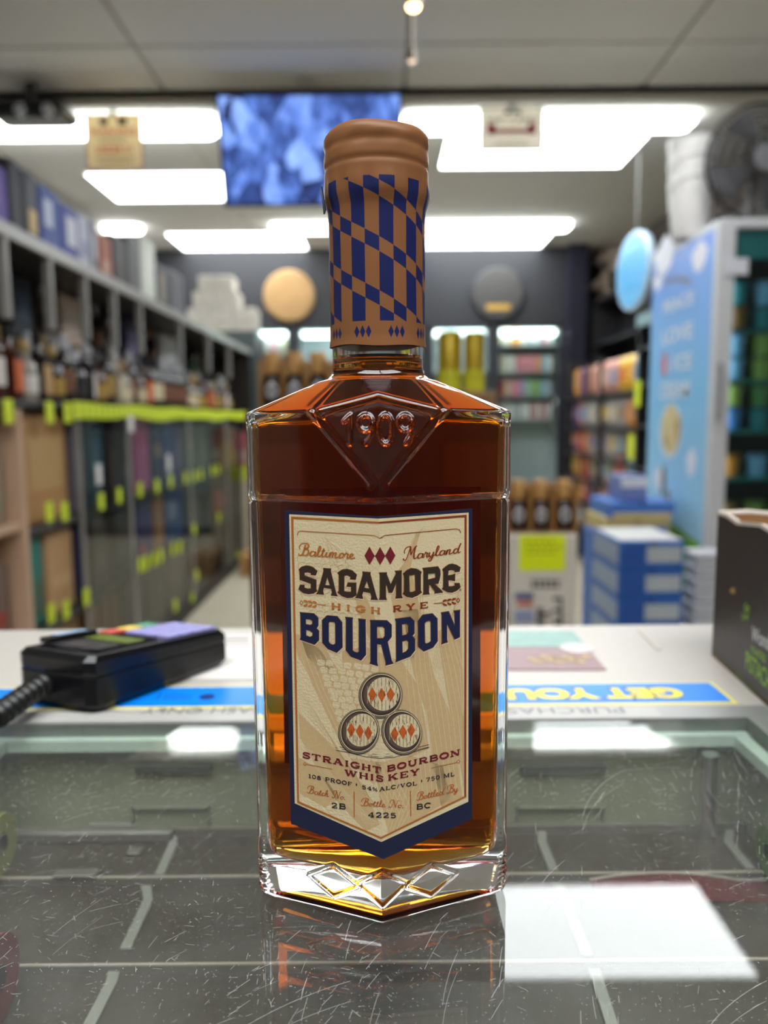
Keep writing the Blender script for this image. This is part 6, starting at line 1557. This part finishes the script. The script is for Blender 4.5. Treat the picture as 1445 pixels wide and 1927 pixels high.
for name, m, glyphs in (('brand_lettering', M_blkb, SAG), ('bourbon_lettering', M_navy2, BOU)):
    e_, g, hl = Print(), Print(), Print()
    for f, o_, hs in glyphs:
        g.poly(mp(f, o_), [mp(f, h) for h in hs])
        e_.line(mp(f, o_), 2.0, closed=True)
        hl.line([(x+.6, y+1.2) for x, y in mp(f, o_)], 2.2, closed=True)
        for h in hs: e_.line(mp(f, h), 1.6, closed=True)
    pr(hl, name.replace('lettering', 'halo'), mat('ink_halo', (230, 206, 174), .6), 4)
    pr(e_, name.replace('lettering', 'edge'), ink('edge_brown', (122, 74, 44), .45, .1), 5); pr(g, name, m, 6)
g = Print(); g.line([(CBk(1240, 840)[0]+1.3*math.cos(a), CBk(1240, 840)[1]+1.8*math.sin(a)) for a in [2*math.pi*k/10 for k in range(10)]], .7, closed=True); pr(g, 'registered_mark', M_blkb, 6)

# slab-serif alphabet: strokes in a unit box (x right, y down); heavy stems, thin arms, bracketed slabs
HV, TH, SR = .20, .12, .13
def arc(cx, cy_, rx, ry, a0, a1, n=14): return [(cx+rx*math.cos(math.radians(a0+(a1-a0)*k/n)), cy_+ry*math.sin(math.radians(a0+(a1-a0)*k/n))) for k in range(n+1)]
def stem(x, y0=0, y1=1, s0=True, s1=True, ext=.14):
    r = [([(x, y0), (x, y1)], HV)]
    if s0: r.append(([(x-ext, y0+SR/2), (x+ext, y0+SR/2)], SR))
    if s1: r.append(([(x-ext, y1-SR/2), (x+ext, y1-SR/2)], SR))
    return r
SL = {
 'H': (1.0, stem(.2)+stem(.8)+[([(.2, .5), (.8, .5)], TH)]), 'I': (.5, stem(.25)),
 'G': (1.0, [(arc(.5, .5, .40, .43, -50, -300), .18), ([(.86, .05), (.86, .30)], .10), ([(.5, .56), (.98, .56)], SR), ([(.80, .56), (.80, .95)], .18)]),
 'R': (1.0, stem(.22)+[([(.22, .06), (.6, .06)]+arc(.6, .29, .22, .23, -90, 90)+[(.22, .52)], .13), ([(.5, .52), (.78, .94)], HV), ([(.68, .94), (1.0, .94)], SR)]),
 'Y': (1.0, [([(.2, .06), (.5, .54)], HV), ([(.8, .06), (.5, .54)], .14), ([(.5, .5), (.5, 1)], HV), ([(.04, .06), (.36, .06)], SR), ([(.64, .06), (.96, .06)], SR), ([(.34, .94), (.66, .94)], SR)]),
 'E': (.9, stem(.22)+[([(.2, .06), (.84, .06)], SR), ([(.2, .94), (.86, .94)], SR), ([(.2, .49), (.62, .49)], TH), ([(.80, .02), (.80, .28)], .11), ([(.82, .72), (.82, .98)], .11), ([(.62, .36), (.62, .62)], .10)]),
 'S': (.85, [(arc(.43, .27, .29, .21, -20, -270)+arc(.43, .71, .31, .23, -90, 160), .14), ([(.74, .04), (.74, .30)], .10), ([(.12, .70), (.12, .96)], .10)]),
 'T': (.95, [([(.475, .06), (.475, 1)], HV), ([(.06, .06), (.89, .06)], SR), ([(.08, .02), (.08, .30)], .11), ([(.87, .02), (.87, .30)], .11), ([(.3, .94), (.65, .94)], SR)]),
 'A': (1.05, [([(.50, .02), (.16, .94)], .13), ([(.52, .02), (.86, .94)], HV), ([(.28, .64), (.74, .64)], TH), ([(.0, .94), (.34, .94)], SR), ([(.68, .94), (1.05, .94)], SR), ([(.34, .05), (.58, .05)], SR)]),
 'B': (.95, stem(.2)+[([(.1, .06), (.58, .06)]+arc(.58, .27, .22, .21, -90, 90)+[(.2, .48)], .14), ([(.2, .48), (.62, .48)]+arc(.62, .71, .24, .23, -90, 90)+[(.1, .94)], .14)]),
 'O': (1.0, [(arc(.5, .5, .40, .43, 0, 360, 24), .19)]), 'U': (1.0, [([(.2, 0), (.2, .6)]+arc(.5, .6, .30, .34, 180, 0)+[(.8, 0)], .17), ([(.04, .06), (.38, .06)], SR), ([(.64, .06), (.96, .06)], SR)]),
 'N': (1.05, [([(.2, .06), (.2, 1)], .13), ([(.2, .06), (.86, .98)], HV), ([(.86, 0), (.86, .98)], .13), ([(.02, .06), (.3, .06)], SR), ([(.04, .94), (.38, .94)], SR), ([(.70, .06), (1.02, .06)], SR)]),
 'W': (1.4, [([(.2, .06), (.45, .96)], HV), ([(.45, .96), (.68, .10)], .12), ([(.68, .10), (.95, .96)], HV), ([(.95, .96), (1.2, .06)], .12), ([(.04, .06), (.38, .06)], SR), ([(.54, .06), (.84, .06)], SR), ([(1.04, .06), (1.36, .06)], SR)]),
 'K': (1.05, stem(.22)+[([(.82, .06), (.3, .58)], .13), ([(.46, .42), (.84, .94)], HV), ([(.66, .06), (.98, .06)], SR), ([(.68, .94), (1.04, .94)], SR)]),
 'P': (.9, stem(.22)+[([(.1, .06), (.58, .06)]+arc(.58, .31, .25, .25, -90, 90)+[(.22, .56)], .14)]), 'F': (.85, stem(.22)+[([(.2, .06), (.80, .06)], SR), ([(.2, .5), (.6, .5)], TH), ([(.77, .02), (.77, .3)], .11), ([(.6, .38), (.6, .62)], .10)]),
 'L': (.85, stem(.22)+[([(.2, .94), (.80, .94)], SR), ([(.78, .68), (.78, .98)], .11)]), 'C': (.95, [(arc(.5, .5, .40, .43, -45, -315), .18), ([(.84, .04), (.84, .32)], .10)]),
 'V': (1.0, [([(.2, .06), (.5, .96)], HV), ([(.5, .96), (.8, .06)], .12), ([(.04, .06), (.38, .06)], SR), ([(.64, .06), (.96, .06)], SR)]),
 'M': (1.25, [([(.2, 0), (.2, 1)], .13), ([(.2, .04), (.62, .9)], HV), ([(.62, .9), (1.02, .04)], .12), ([(1.02, 0), (1.02, 1)], HV), ([(.04, .94), (.36, .94)], SR), ([(.86, .94), (1.18, .94)], SR), ([(.04, .06), (.3, .06)], SR), ([(.92, .06), (1.18, .06)], SR)]),
 '/': (.5, [([(.44, 0), (.06, 1)], .12)]), '%': (.95, [(arc(.22, .27, .14, .2, 0, 360), .11), (arc(.72, .73, .14, .2, 0, 360), .11), ([(.78, .04), (.18, .96)], .09)]),
 '0': (.85, [(arc(.42, .5, .31, .43, 0, 360, 20), .17)]), '1': (.55, [([(.28, 0), (.28, 1)], HV), ([(.08, .94), (.5, .94)], SR), ([(.06, .16), (.28, .05)], .12)]),
 '2': (.85, [([(.12, .32)]+arc(.42, .28, .28, .22, 180, 380)+[(.62, .5), (.14, .9)], .15), ([(.1, .93), (.76, .93)], SR), ([(.74, .68), (.74, .98)], .10)]),
 '4': (.9, [([(.58, .0), (.58, 1)], HV), ([(.56, .03), (.08, .68)], .10), ([(.06, .68), (.84, .68)], TH), ([(.38, .94), (.8, .94)], SR)]),
 '5': (.85, [([(.2, .06), (.72, .06)], SR), ([(.2, .06), (.17, .45)], .12), ([(.17, .45)]+arc(.42, .66, .30, .27, -120, 150), .15)]),
 '7': (.85, [([(.08, .06), (.76, .06)], SR), ([(.74, .06), (.34, 1)], .17), ([(.1, .02), (.1, .3)], .10)]), '8': (.85, [(arc(.42, .26, .24, .20, 0, 360, 16), .16), (arc(.42, .72, .29, .23, 0, 360, 16), .17)]),
 ' ': (.5, [])}
def slab_text(g, s, x0, x1, y0, slope, h, gap=.12, bold=1.0):
    bold *= 1.22
    ws = [SL[c][0] for c in s]; tot = sum(ws)+gap*(len(s)-1); k = (x1-x0)/tot; x = 0
    for c, w in zip(s, ws):
        for pts, wd in SL[c][1]:
            q = [(x0+(x+px)*k, y0+slope*(x+px)*k+py*h) for px, py in pts]
            # stroke width is measured in the letter's own box: thinner across when the box is wide
            hor = abs(pts[0][1]-pts[-1][1]) < .01 and len(pts) == 2
            g.line(q, wd*bold*(h if hor else (h*.45+k*.55)))
        x += w+gap
g = Print(); slab_text(g, 'HIGH', 622.5, 716.5, 1134.0, .098, 12.0, .42); pr(g, 'high_lettering', ink('copper_type', (176, 104, 50), .45, .1), 5)
g = Print(); slab_text(g, 'RYE', 738.0, 805.5, 1140.0, -.125, 11.6, .36); pr(g, 'rye_lettering', M_rust, 5)
# wheat ears
def ear(g, f, pts, s):
    g.line(mp(f, pts), 1.1)
gl, gr = Print(), Print()
for f, g, tipx, stx, y_tip, y_st, sg_ in ((CA, gl, 145, 400, 1050, 1078, 1), (CBk, gr, 1205, 960, 1012, 1052, -1)):
    g.line([f(stx, y_st), f(stx+sg_*142, y_st+(14 if sg_ > 0 else 10))], 1.3)
    g.line(mp(f, [(tipx-26, y_tip), (tipx, y_tip-34), (tipx+26, y_tip), (tipx, y_tip+36)]), 1.4, closed=True)
    for k in range(3):
        cx = tipx+sg_*(62+k*72); cyb = y_tip+(y_st-y_tip)*(k+1)/3.3
        for ud in (-1, 1):
            g.fan(mp(f, [(cx+sg_*40, cyb+ud*6), (cx+sg_*14, cyb+ud*12), (cx-sg_*30, cyb+ud*(30 if ud < 0 else 34)), (cx-sg_*24, cyb+ud*52), (cx+sg_*18, cyb+ud*50), (cx+sg_*40, cyb+ud*28)]))
pr(gl, 'wheat_print', ink('copper_type', (176, 104, 50)), 5); pr(gr, 'wheat_print', M_rust, 5)
g = Print()
slab_text(g, 'STRAIGHT', 568.5, 718.0, 1413.4, .198, 11.4, .10, 1.05); slab_text(g, 'BOURBON', 727.5, 865.8, 1440.5, -.232, 11.2, .10, 1.05)
slab_text(g, 'WHIS', 647.5, 722.0, 1446.8, .168, 11.6, .10, 1.05); slab_text(g, 'KEY', 729.0, 790.0, 1457.2, -.205, 11.6, .12, 1.05)
pr(g, 'straight_lettering', M_maro, 5)
g = Print()
slab_text(g, '108 PROOF', 580.5, 662.0, 1455.2, .19, 7.6, .12); slab_text(g, '54%', 680.5, 710.5, 1475.8, .19, 7.4, .10); slab_text(g, 'ALC/VOL', 713.5, 784.5, 1480.6, -.165, 7.4, .10); slab_text(g, '750 ML', 801.5, 855.0, 1462.8, -.215, 7.6, .12)
slab_text(g, '2B', 623.0, 651.0, 1508.8, .12, 10.0, .14); slab_text(g, '4225', 692.0, 745.8, 1527.0, .03, 9.8, .08); slab_text(g, 'BC', 783.0, 811.0, 1512.6, -.14, 10.0, .12)
for f, x, y in ((CE, 1027, 640), (CF, 622, 582)): g.fan(mp(f, [(x-12, y), (x, y-30), (x+12, y), (x, y+30)]))
pr(g, 'proof_lettering', M_ink2, 5)
# script hand
SCR = {
 'a': (1.05, [[(.86, .75), (.62, .98), (.28, .85), (.10, .40), (.18, .08), (.42, .03), (.70, .35), (.92, .95)], [(.92, .95), (.80, .35), (.88, .04), (1.12, .22)]]),
 'l': (.62, [[(-.05, .25), (.28, .75), (.58, 1.55), (.62, 2.0), (.48, 2.08), (.32, 1.6), (.16, .5), (.24, .06), (.52, .14), (.66, .28)]]),
 't': (.62, [[(-.05, .25), (.22, .7), (.46, 1.7)], [(.46, 1.7), (.20, .45), (.26, .05), (.52, .14), (.66, .28)], [(.10, 1.18), (.66, 1.26)]]),
 'i': (.58, [[(-.05, .25), (.26, .98)], [(.26, .98), (.14, .35), (.24, .04), (.60, .25)], [(.44, 1.36), (.50, 1.46)]]),
 'm': (1.45, [[(-.05, .3), (.20, .98), (.06, .0)], [(.10, .3), (.40, .92), (.58, .92), (.46, .0)], [(.50, .3), (.82, .92), (1.02, .92), (.90, .2), (1.02, .03), (1.45, .25)]]),
 'n': (1.05, [[(-.05, .3), (.20, .98), (.06, .0)], [(.10, .3), (.42, .92), (.62, .92), (.50, .2), (.62, .03), (1.05, .25)]]),
 'o': (.80, [[(.52, .98), (.20, .80), (.06, .35), (.24, .03), (.56, .25), (.66, .70), (.52, .98), (.62, .80), (.92, .82)]]),
 'r': (.72, [[(-.05, .3), (.22, 1.08), (.32, .92), (.58, .94)], [(.58, .94), (.40, .3), (.48, .03), (.76, .25)]]),
 'e': (.74, [[(-.05, .3), (.36, .48), (.56, .78), (.42, .98), (.18, .80), (.08, .35), (.24, .03), (.55, .10), (.80, .30)]]),
 'y': (.95, [[(-.05, .3), (.16, .98), (.06, .40), (.20, .06), (.50, .30), (.74, .95)], [(.74, .95), (.50, -.35), (.20, -.88), (-.05, -.75), (.10, -.40), (.98, .28)]]),
 'd': (1.05, [[(.78, .75), (.56, .98), (.26, .85), (.10, .40), (.18, .08), (.42, .03), (.66, .35), (.84, .95)], [(1.20, 2.05), (.84, .85), (.78, .25), (.90, .04), (1.15, .25)]]),
 'c': (.74, [[(.62, .78), (.48, .98), (.22, .82), (.08, .38), (.22, .04), (.52, .12), (.78, .30)]]),
 'h': (.95, [[(-.05, .25), (.30, .85), (.58, 1.65), (.60, 2.05), (.44, 1.95), (.24, 1.2), (.02, .0)], [(.10, .4), (.40, .95), (.58, .88), (.46, .2), (.56, .03), (.92, .25)]]),
 'B': (1.35, [[(.78, 1.85), (.55, .9), (.30, .18), (.0, .0), (-.22, .12), (-.16, .34)], [(-.05, 1.05), (-.12, 1.45), (.15, 1.95), (.65, 2.15), (1.12, 2.02), (1.22, 1.65), (.98, 1.28), (.62, 1.12)], [(.62, 1.12), (1.05, 1.06), (1.22, .72), (1.08, .28), (.72, .03), (.42, .10)]]),
 'M': (1.85, [[(-.22, .30), (-.20, .08), (.05, .02), (.30, .40), (.85, 1.95)], [(-.05, 1.05), (-.10, 1.50), (.22, 1.98), (.70, 2.10), (.85, 1.95), (.86, 1.2), (.92, .75)], [(.92, .75), (1.30, 1.55), (1.62, 1.98), (1.86, 2.02)], [(1.62, 1.98), (1.40, 1.0), (1.36, .25), (1.52, .02), (1.85, .22)]]),
 'N': (1.55, [[(-.22, .30), (-.20, .08), (.05, .02), (.30, .45), (.72, 1.95)], [(-.05, 1.05), (-.10, 1.50), (.20, 1.98), (.58, 2.10), (.72, 1.95), (.90, .9), (1.05, .05)], [(1.05, .05), (1.30, 1.1), (1.52, 1.90), (1.80, 2.12)]]),
 '.': (.40, [[(.08, .20), (.20, .0)]]), ' ': (.95, [])}
def smooth_pts(p, n=4):
    if len(p) < 3: return p
    q = [p[0]]+list(p)+[p[-1]]; out = []
    for i in range(1, len(q)-2):
        for k in range(n):
            t = k/n; f = lambda a: .5*(2*q[i][a]+(q[i+1][a]-q[i-1][a])*t+(2*q[i-1][a]-5*q[i][a]+4*q[i+1][a]-q[i+2][a])*t*t+(3*q[i][a]-q[i-1][a]-3*q[i+1][a]+q[i+2][a])*t**3)
            out.append((f(0), f(1)))
    return out+[p[-1]]
def script(g, s, x0, x1, yb, slope, xh, w, caph=1.0):
    w *= 1.3
    tot = sum(SCR[c][0] for c in s); k = (x1-x0)/tot; x = 0
    for c in s:
        for st_ in SCR[c][1]:
            p = smooth_pts(st_)
            q = [(x0+(x+a)*k, yb+slope*(x+a)*k-b*xh*(caph if c.isupper() else 1)) for a, b in p]
            ws = []
            for i in range(len(q)):
                a, b = q[max(i-1, 0)], q[min(i+1, len(q)-1)]; dy = (b[1]-a[1])/(math.hypot(b[0]-a[0], b[1]-a[1]) or 1)
                ws.append(w*(.62+.55*max(0, dy)))
            g.line(q, ws)
        x += SCR[c][0]
g = Print(); script(g, 'Baltimore', 565.0, 667.0, 1044.6, .064, 9.3, 2.1, 1.18); pr(g, 'city_lettering', ink('ochre', (164, 96, 36), .5), 5)
g = Print(); script(g, 'Maryland', 762.0, 865.0, 1053.5, -.135, 8.6, 1.9, 1.35); pr(g, 'state_lettering', M_rust, 5)
g = Print(); script(g, 'Batch No.', 580.0, 650.5, 1491.0, .19, 5.6, 1.35, 1.20); script(g, 'Bottle No.', 681.5, 760.0, 1515.0, .055, 5.6, 1.35, 1.20); script(g, 'Bottled By', 786.0, 862.0, 1505.0, -.235, 5.8, 1.35, 1.20)
pr(g, 'script_lettering', ink('sienna', (166, 92, 44), .5), 5)
# three barrels
gd, gc, gk, go, gs = Print(), Print(), Print(), Print(), Print()
def ring(cx, cy_, rx, ry, tilt, n=36):
    ca, sa = math.cos(tilt), math.sin(tilt)
    return [CG(cx+rx*math.cos(a)*ca-ry*math.sin(a)*sa, cy_+rx*math.cos(a)*sa+ry*math.sin(a)*ca) for a in [2*math.pi*k/n for k in range(n)]]
rnd = random.Random(3)
for cx, cy_, tl, rx, ry, dia in ((693, 465, 0.15, 335, 352, [(565, 448), (708, 458), (843, 448)]), (365, 1010, .30, 312, 350, [(248, 985), (378, 1005), (505, 1030)]), (1012, 1020, -.30, 308, 350, [(903, 1045), (1028, 1015), (1152, 990)])):
    gd.fan(ring(cx, cy_, rx, ry, tl))
    gc.line(ring(cx+8, cy_-8, rx*.90, ry*.89, tl), 1.5, closed=True); gc.line(ring(cx+6, cy_-8, rx*.965, ry*.955, tl), .5, closed=True)
    fcx, fcy = cx+8, cy_-16
    gk.fan(ring(fcx, fcy, rx*.80, ry*.78, tl))
    gc.fan(ring(fcx+34, fcy-8, rx*.72, ry*.72, tl+.1))
    gs.line(ring(cx+10, cy_-12, rx*.845, ry*.835, tl), .8, closed=True)
    for k in range(46):
        xx = fcx+34+rnd.uniform(-.62, .66)*rx; u = (xx-fcx-34)/(rx*.72)
        lim = ry*.70*math.sqrt(max(0.02, 1-u*u)); yy = fcy-8+rnd.uniform(-1, .9)*lim; ln = rnd.uniform(18, 95)
        y1 = min(yy+ln, fcy-8+lim*.97)
        if y1 > yy+8: gs.line([CG(xx, yy), CG(xx+rnd.uniform(-2, 2), y1)], rnd.uniform(.4, .95))
    for k in range(8):
        xx = fcx+34+(k-3.5)*.17*rx; u = (xx-fcx-34)/(rx*.72); lim = ry*.70*math.sqrt(max(.02, 1-u*u))
        gs.line([CG(xx, fcy-8-lim), CG(xx, fcy-8-lim*.45)], .7); gs.line([CG(xx+6, fcy-8+lim*.4), CG(xx+6, fcy-8+lim)], .7)
    for dx, dy in dia: go.fan(mp(CG, [(dx-62, dy-4), (dx, dy-112), (dx+62, dy-4), (dx, dy+112)]))
    gc.line([CG(fcx-rx*.62, fcy-ry*.35), CG(fcx-rx*.62, fcy+ry*.38)], .6)
gl = Print()
for pts, w in (([(15, 1290), (180, 1320), (460, 1390), (690, 1415), (900, 1395), (1180, 1320), (1420, 1250)], 1.0), ([(70, 1240), (230, 1265)], .8), ([(1180, 1265), (1420, 1205)], .9), ([(1200, 1295), (1425, 1240)], .7), ([(500, 1375), (660, 1390)], .7), ([(740, 1390), (880, 1375)], .7), ([(560, 1345), (640, 1355)], .6), ([(770, 1350), (830, 1340)], .6), ([(110, 1275), (220, 1300)], .7), ([(10, 1250), (40, 1256)], .7)): gl.line(mp(CG, pts), w)
pr(gl, 'barrel_ground', M_ink2, 4)
pr(gd, 'barrel_hoop_print', ink('barrel', (62, 50, 46)), 5); pr(gk, 'barrel_shadow_print', ink('barrel_mid', (84, 68, 58)), 6); pr(gc, 'barrel_head_print', M_label, 7); pr(go, 'barrel_diamond_print', ink('orange', (176, 84, 30)), 8); pr(gs, 'barrel_stroke_print', ink('barrel', (62, 50, 46)), 9)

# back label seen through the whiskey
mb = MB()
kb = .45
def backp(x, z, lift): return (x, HD+RID*kb*(1-abs(x)/WF)+lift, z)
for x0, x1 in ((-.0285, 0), (0, .0290)):
    mb.add([backp(x0, .034, .0001), backp(x1, .034, .0001), backp(x1, .128, .0001), backp(x0, .128, .0001), backp(x0, .034, .0003), backp(x1, .034, .0003), backp(x1, .128, .0003), backp(x0, .128, .0003)],
           [(0, 1, 2, 3), (7, 6, 5, 4), (4, 5, 1, 0), (5, 6, 2, 1), (6, 7, 3, 2), (7, 4, 0, 3)])
mb.build('back_label', mat('back_label', (150, 120, 100), .7), btl)

# ---- capsule over stopper and neck
def capsule_mat():
    m = bpy.data.materials.new('capsule'); m.use_nodes = True; nt = m.node_tree; b = nt.nodes['Principled BSDF']; L = nt.links.new
    tc = nt.nodes.new('ShaderNodeTexCoord'); sx = nt.nodes.new('ShaderNodeSeparateXYZ'); L(tc.outputs['Object'], sx.inputs[0])
    def M(op, a, b_=None, c=None):
        n = nt.nodes.new('ShaderNodeMath'); n.operation = op
        for i, v in enumerate((a, b_, c)):
            if v is None: continue
            if isinstance(v, (int, float)): n.inputs[i].default_value = v
            else: L(v, n.inputs[i])
        return n.outputs[0]
    th = M('ARCTAN2', sx.outputs[0], M('MULTIPLY', sx.outputs[1], -1.0))      # 0 at the front, growing to the right
    z = sx.outputs[2]
    DA = 2*math.pi/22
    col = M('FLOORED_MODULO', M('FLOOR', M('DIVIDE', M('SUBTRACT', th, COL0), DA)), 2.0)
    v = M('FLOORED_MODULO', M('SUBTRACT', M('ADD', z, M('MULTIPLY', M('SUBTRACT', th, COL0),   .00226/DA)), BAND0), .0152)
    band = M('LESS_THAN', v, .00418)
    x = M('ABSOLUTE', M('SUBTRACT', col, band))
    inz = M('MULTIPLY', M('GREATER_THAN', z, PZ0), M('LESS_THAN', z, PZ1))
    pat = M('MULTIPLY', x, inz)
    u = M('SUBTRACT', M('FLOORED_MODULO', M('SUBTRACT', th, -.30-.349), .698), .349)
    w = M('SUBTRACT', M('FLOORED_MODULO', M('ADD', u, .186), .124), .062)
    dm = M('LESS_THAN', M('ADD', M('DIVIDE', M('ABSOLUTE', w), .056), M('DIVIDE', M('ABSOLUTE', M('SUBTRACT', z, DZ)), .0018)), 1.0)
    dm = M('MULTIPLY', dm, M('LESS_THAN', M('ABSOLUTE', u), .186))
    fac = M('MAXIMUM', pat, dm)
    mx = nt.nodes.new('ShaderNodeMix'); mx.data_type = 'RGBA'; L(fac, mx.inputs['Factor']); mx.inputs['A'].default_value = (*srgb(124, 82, 50), 1); mx.inputs['B'].default_value = (*srgb(22, 30, 78), 1)
    L(mx.outputs['Result'], b.inputs['Base Color']); b.inputs['Roughness'].default_value = .42; b.inputs['Specular IOR Level'].default_value = .22
    nz = nt.nodes.new('ShaderNodeTexNoise'); nz.inputs['Scale'].default_value = 220; L(tc.outputs['Object'], nz.inputs['Vector'])
    bp = nt.nodes.new('ShaderNodeBump'); bp.inputs['Strength'].default_value = .12; bp.inputs['Distance'].default_value = .0006; L(nz.outputs['Fac'], bp.inputs['Height']); L(bp.outputs['Normal'], b.inputs['Normal'])
    return m
def zc_at(py, yy): return P(714, py, y=BYC-yy).z-CT
PZ0, PZ1, DZ = zc_at(603, .0147), zc_at(330, .0150), zc_at(623, .0147)
COL0 = -.235; BAND0 = zc_at(457, .0147)
CB0, CB1 = zc_at(646, .0148), zc_at(217, .0150)
ra, rb = .01480, .01590
zsh = zc_at(360, .0150); zgr = zc_at(293, .0155)
n = 120; prof = [(CB0-.0002, ra+.00015), (CB0+.0006, ra+.00010)]
prof += [(CB0+.002+k*.0012, ra-.0001) for k in range(int((zsh-.004-CB0-.002)/.0012))]
for k in range(9):
    t = k/8; prof.append((zsh-.0035+.0055*t, ra+(rb-ra)*(t*t*(3-2*t))))
zz = zsh+.003
while zz < CB1-.0042:
    prof.append((zz, rb+.00005*math.sin(zz*900)-.0004*math.exp(-((zz-zgr)/.0008)**2)-.0003*math.exp(-((zz-zgr-.0052)/.0011)**2))); zz += .0006
for k in range(9):
    a = k/8*math.pi/2; prof.append((CB1-.0036+.0036*math.sin(a), rb-.0036*(1-math.cos(a))))
for r_ in (.0095, .006, .003, .0006): prof.append((CB1+.00005, r_))
rows_ = []
rc_ = random.Random(11)
for z, r in prof:
    row = []
    for j in range(n):
        th = 2*math.pi*j/n
        rr = r
        if r > .012:
            # crimps where the foil is rolled under the stopper, and soft dents near the top
            wgt = math.exp(-((z-zsh-.003)/.0035)**2)
            rr += wgt*.00022*math.sin(th*9+1.5*math.sin(th*3))+wgt*.00010*math.sin(th*23)
            wt = math.exp(-((z-CB1+.004)/.005)**2)
            rr += wt*(.00009*math.sin(th*5+z*500)+.00005*math.sin(th*11-z*900))
            rr += .00005*math.sin(th*4+z*300)
            if z < CB0+.001: rr += .0
        zz2 = z
        if z < CB0+.0001: zz2 += .00025*math.sin(th*2+1)+.0002*math.sin(th*5)
        if z > CB1-.003: zz2 += .00035*math.sin(th*3+2)*min(1, r/.014)
        row.append((rr*math.cos(th), rr*math.sin(th), zz2))
    rows_.append(np.array(row))
me = loft('capsule', rows_, capsule_mat(), ang=60)
cp = obj('capsule', me, btl)
# drop the lower cap so that the sleeve is open towards the neck
import bmesh
bm = bmesh.new(); bm.from_mesh(me); bm.faces.ensure_lookup_table()
bmesh.ops.delete(bm, geom=[f for f in bm.faces if all(v.co.z < CB0+.0006 for v in f.verts) and any(math.hypot(v.co.x, v.co.y) < .002 for v in f.verts)], context='FACES')
bm.to_mesh(me); bm.free()
MB().slab((-.0162, -.004, zsh+.0035), (-.0158, -.008, zsh+.0035), (-.0148, -.0075, zsh-.003), (-.0155, -.0045, zsh-.0035), (-.0004, .0001, 0)).build('tear_tab', ink('tab_navy', (44, 44, 70)), cp)
MB().lathe([(RN-.0016, .195), (RN-.0016, .2168), (RN+.0006, .2172), (RN+.0006, CB1-.0012), (RN-.002, CB1-.0006)], 32).build('stopper', mat('stopper_cork', (150, 110, 74), .7), btl, smooth=True)
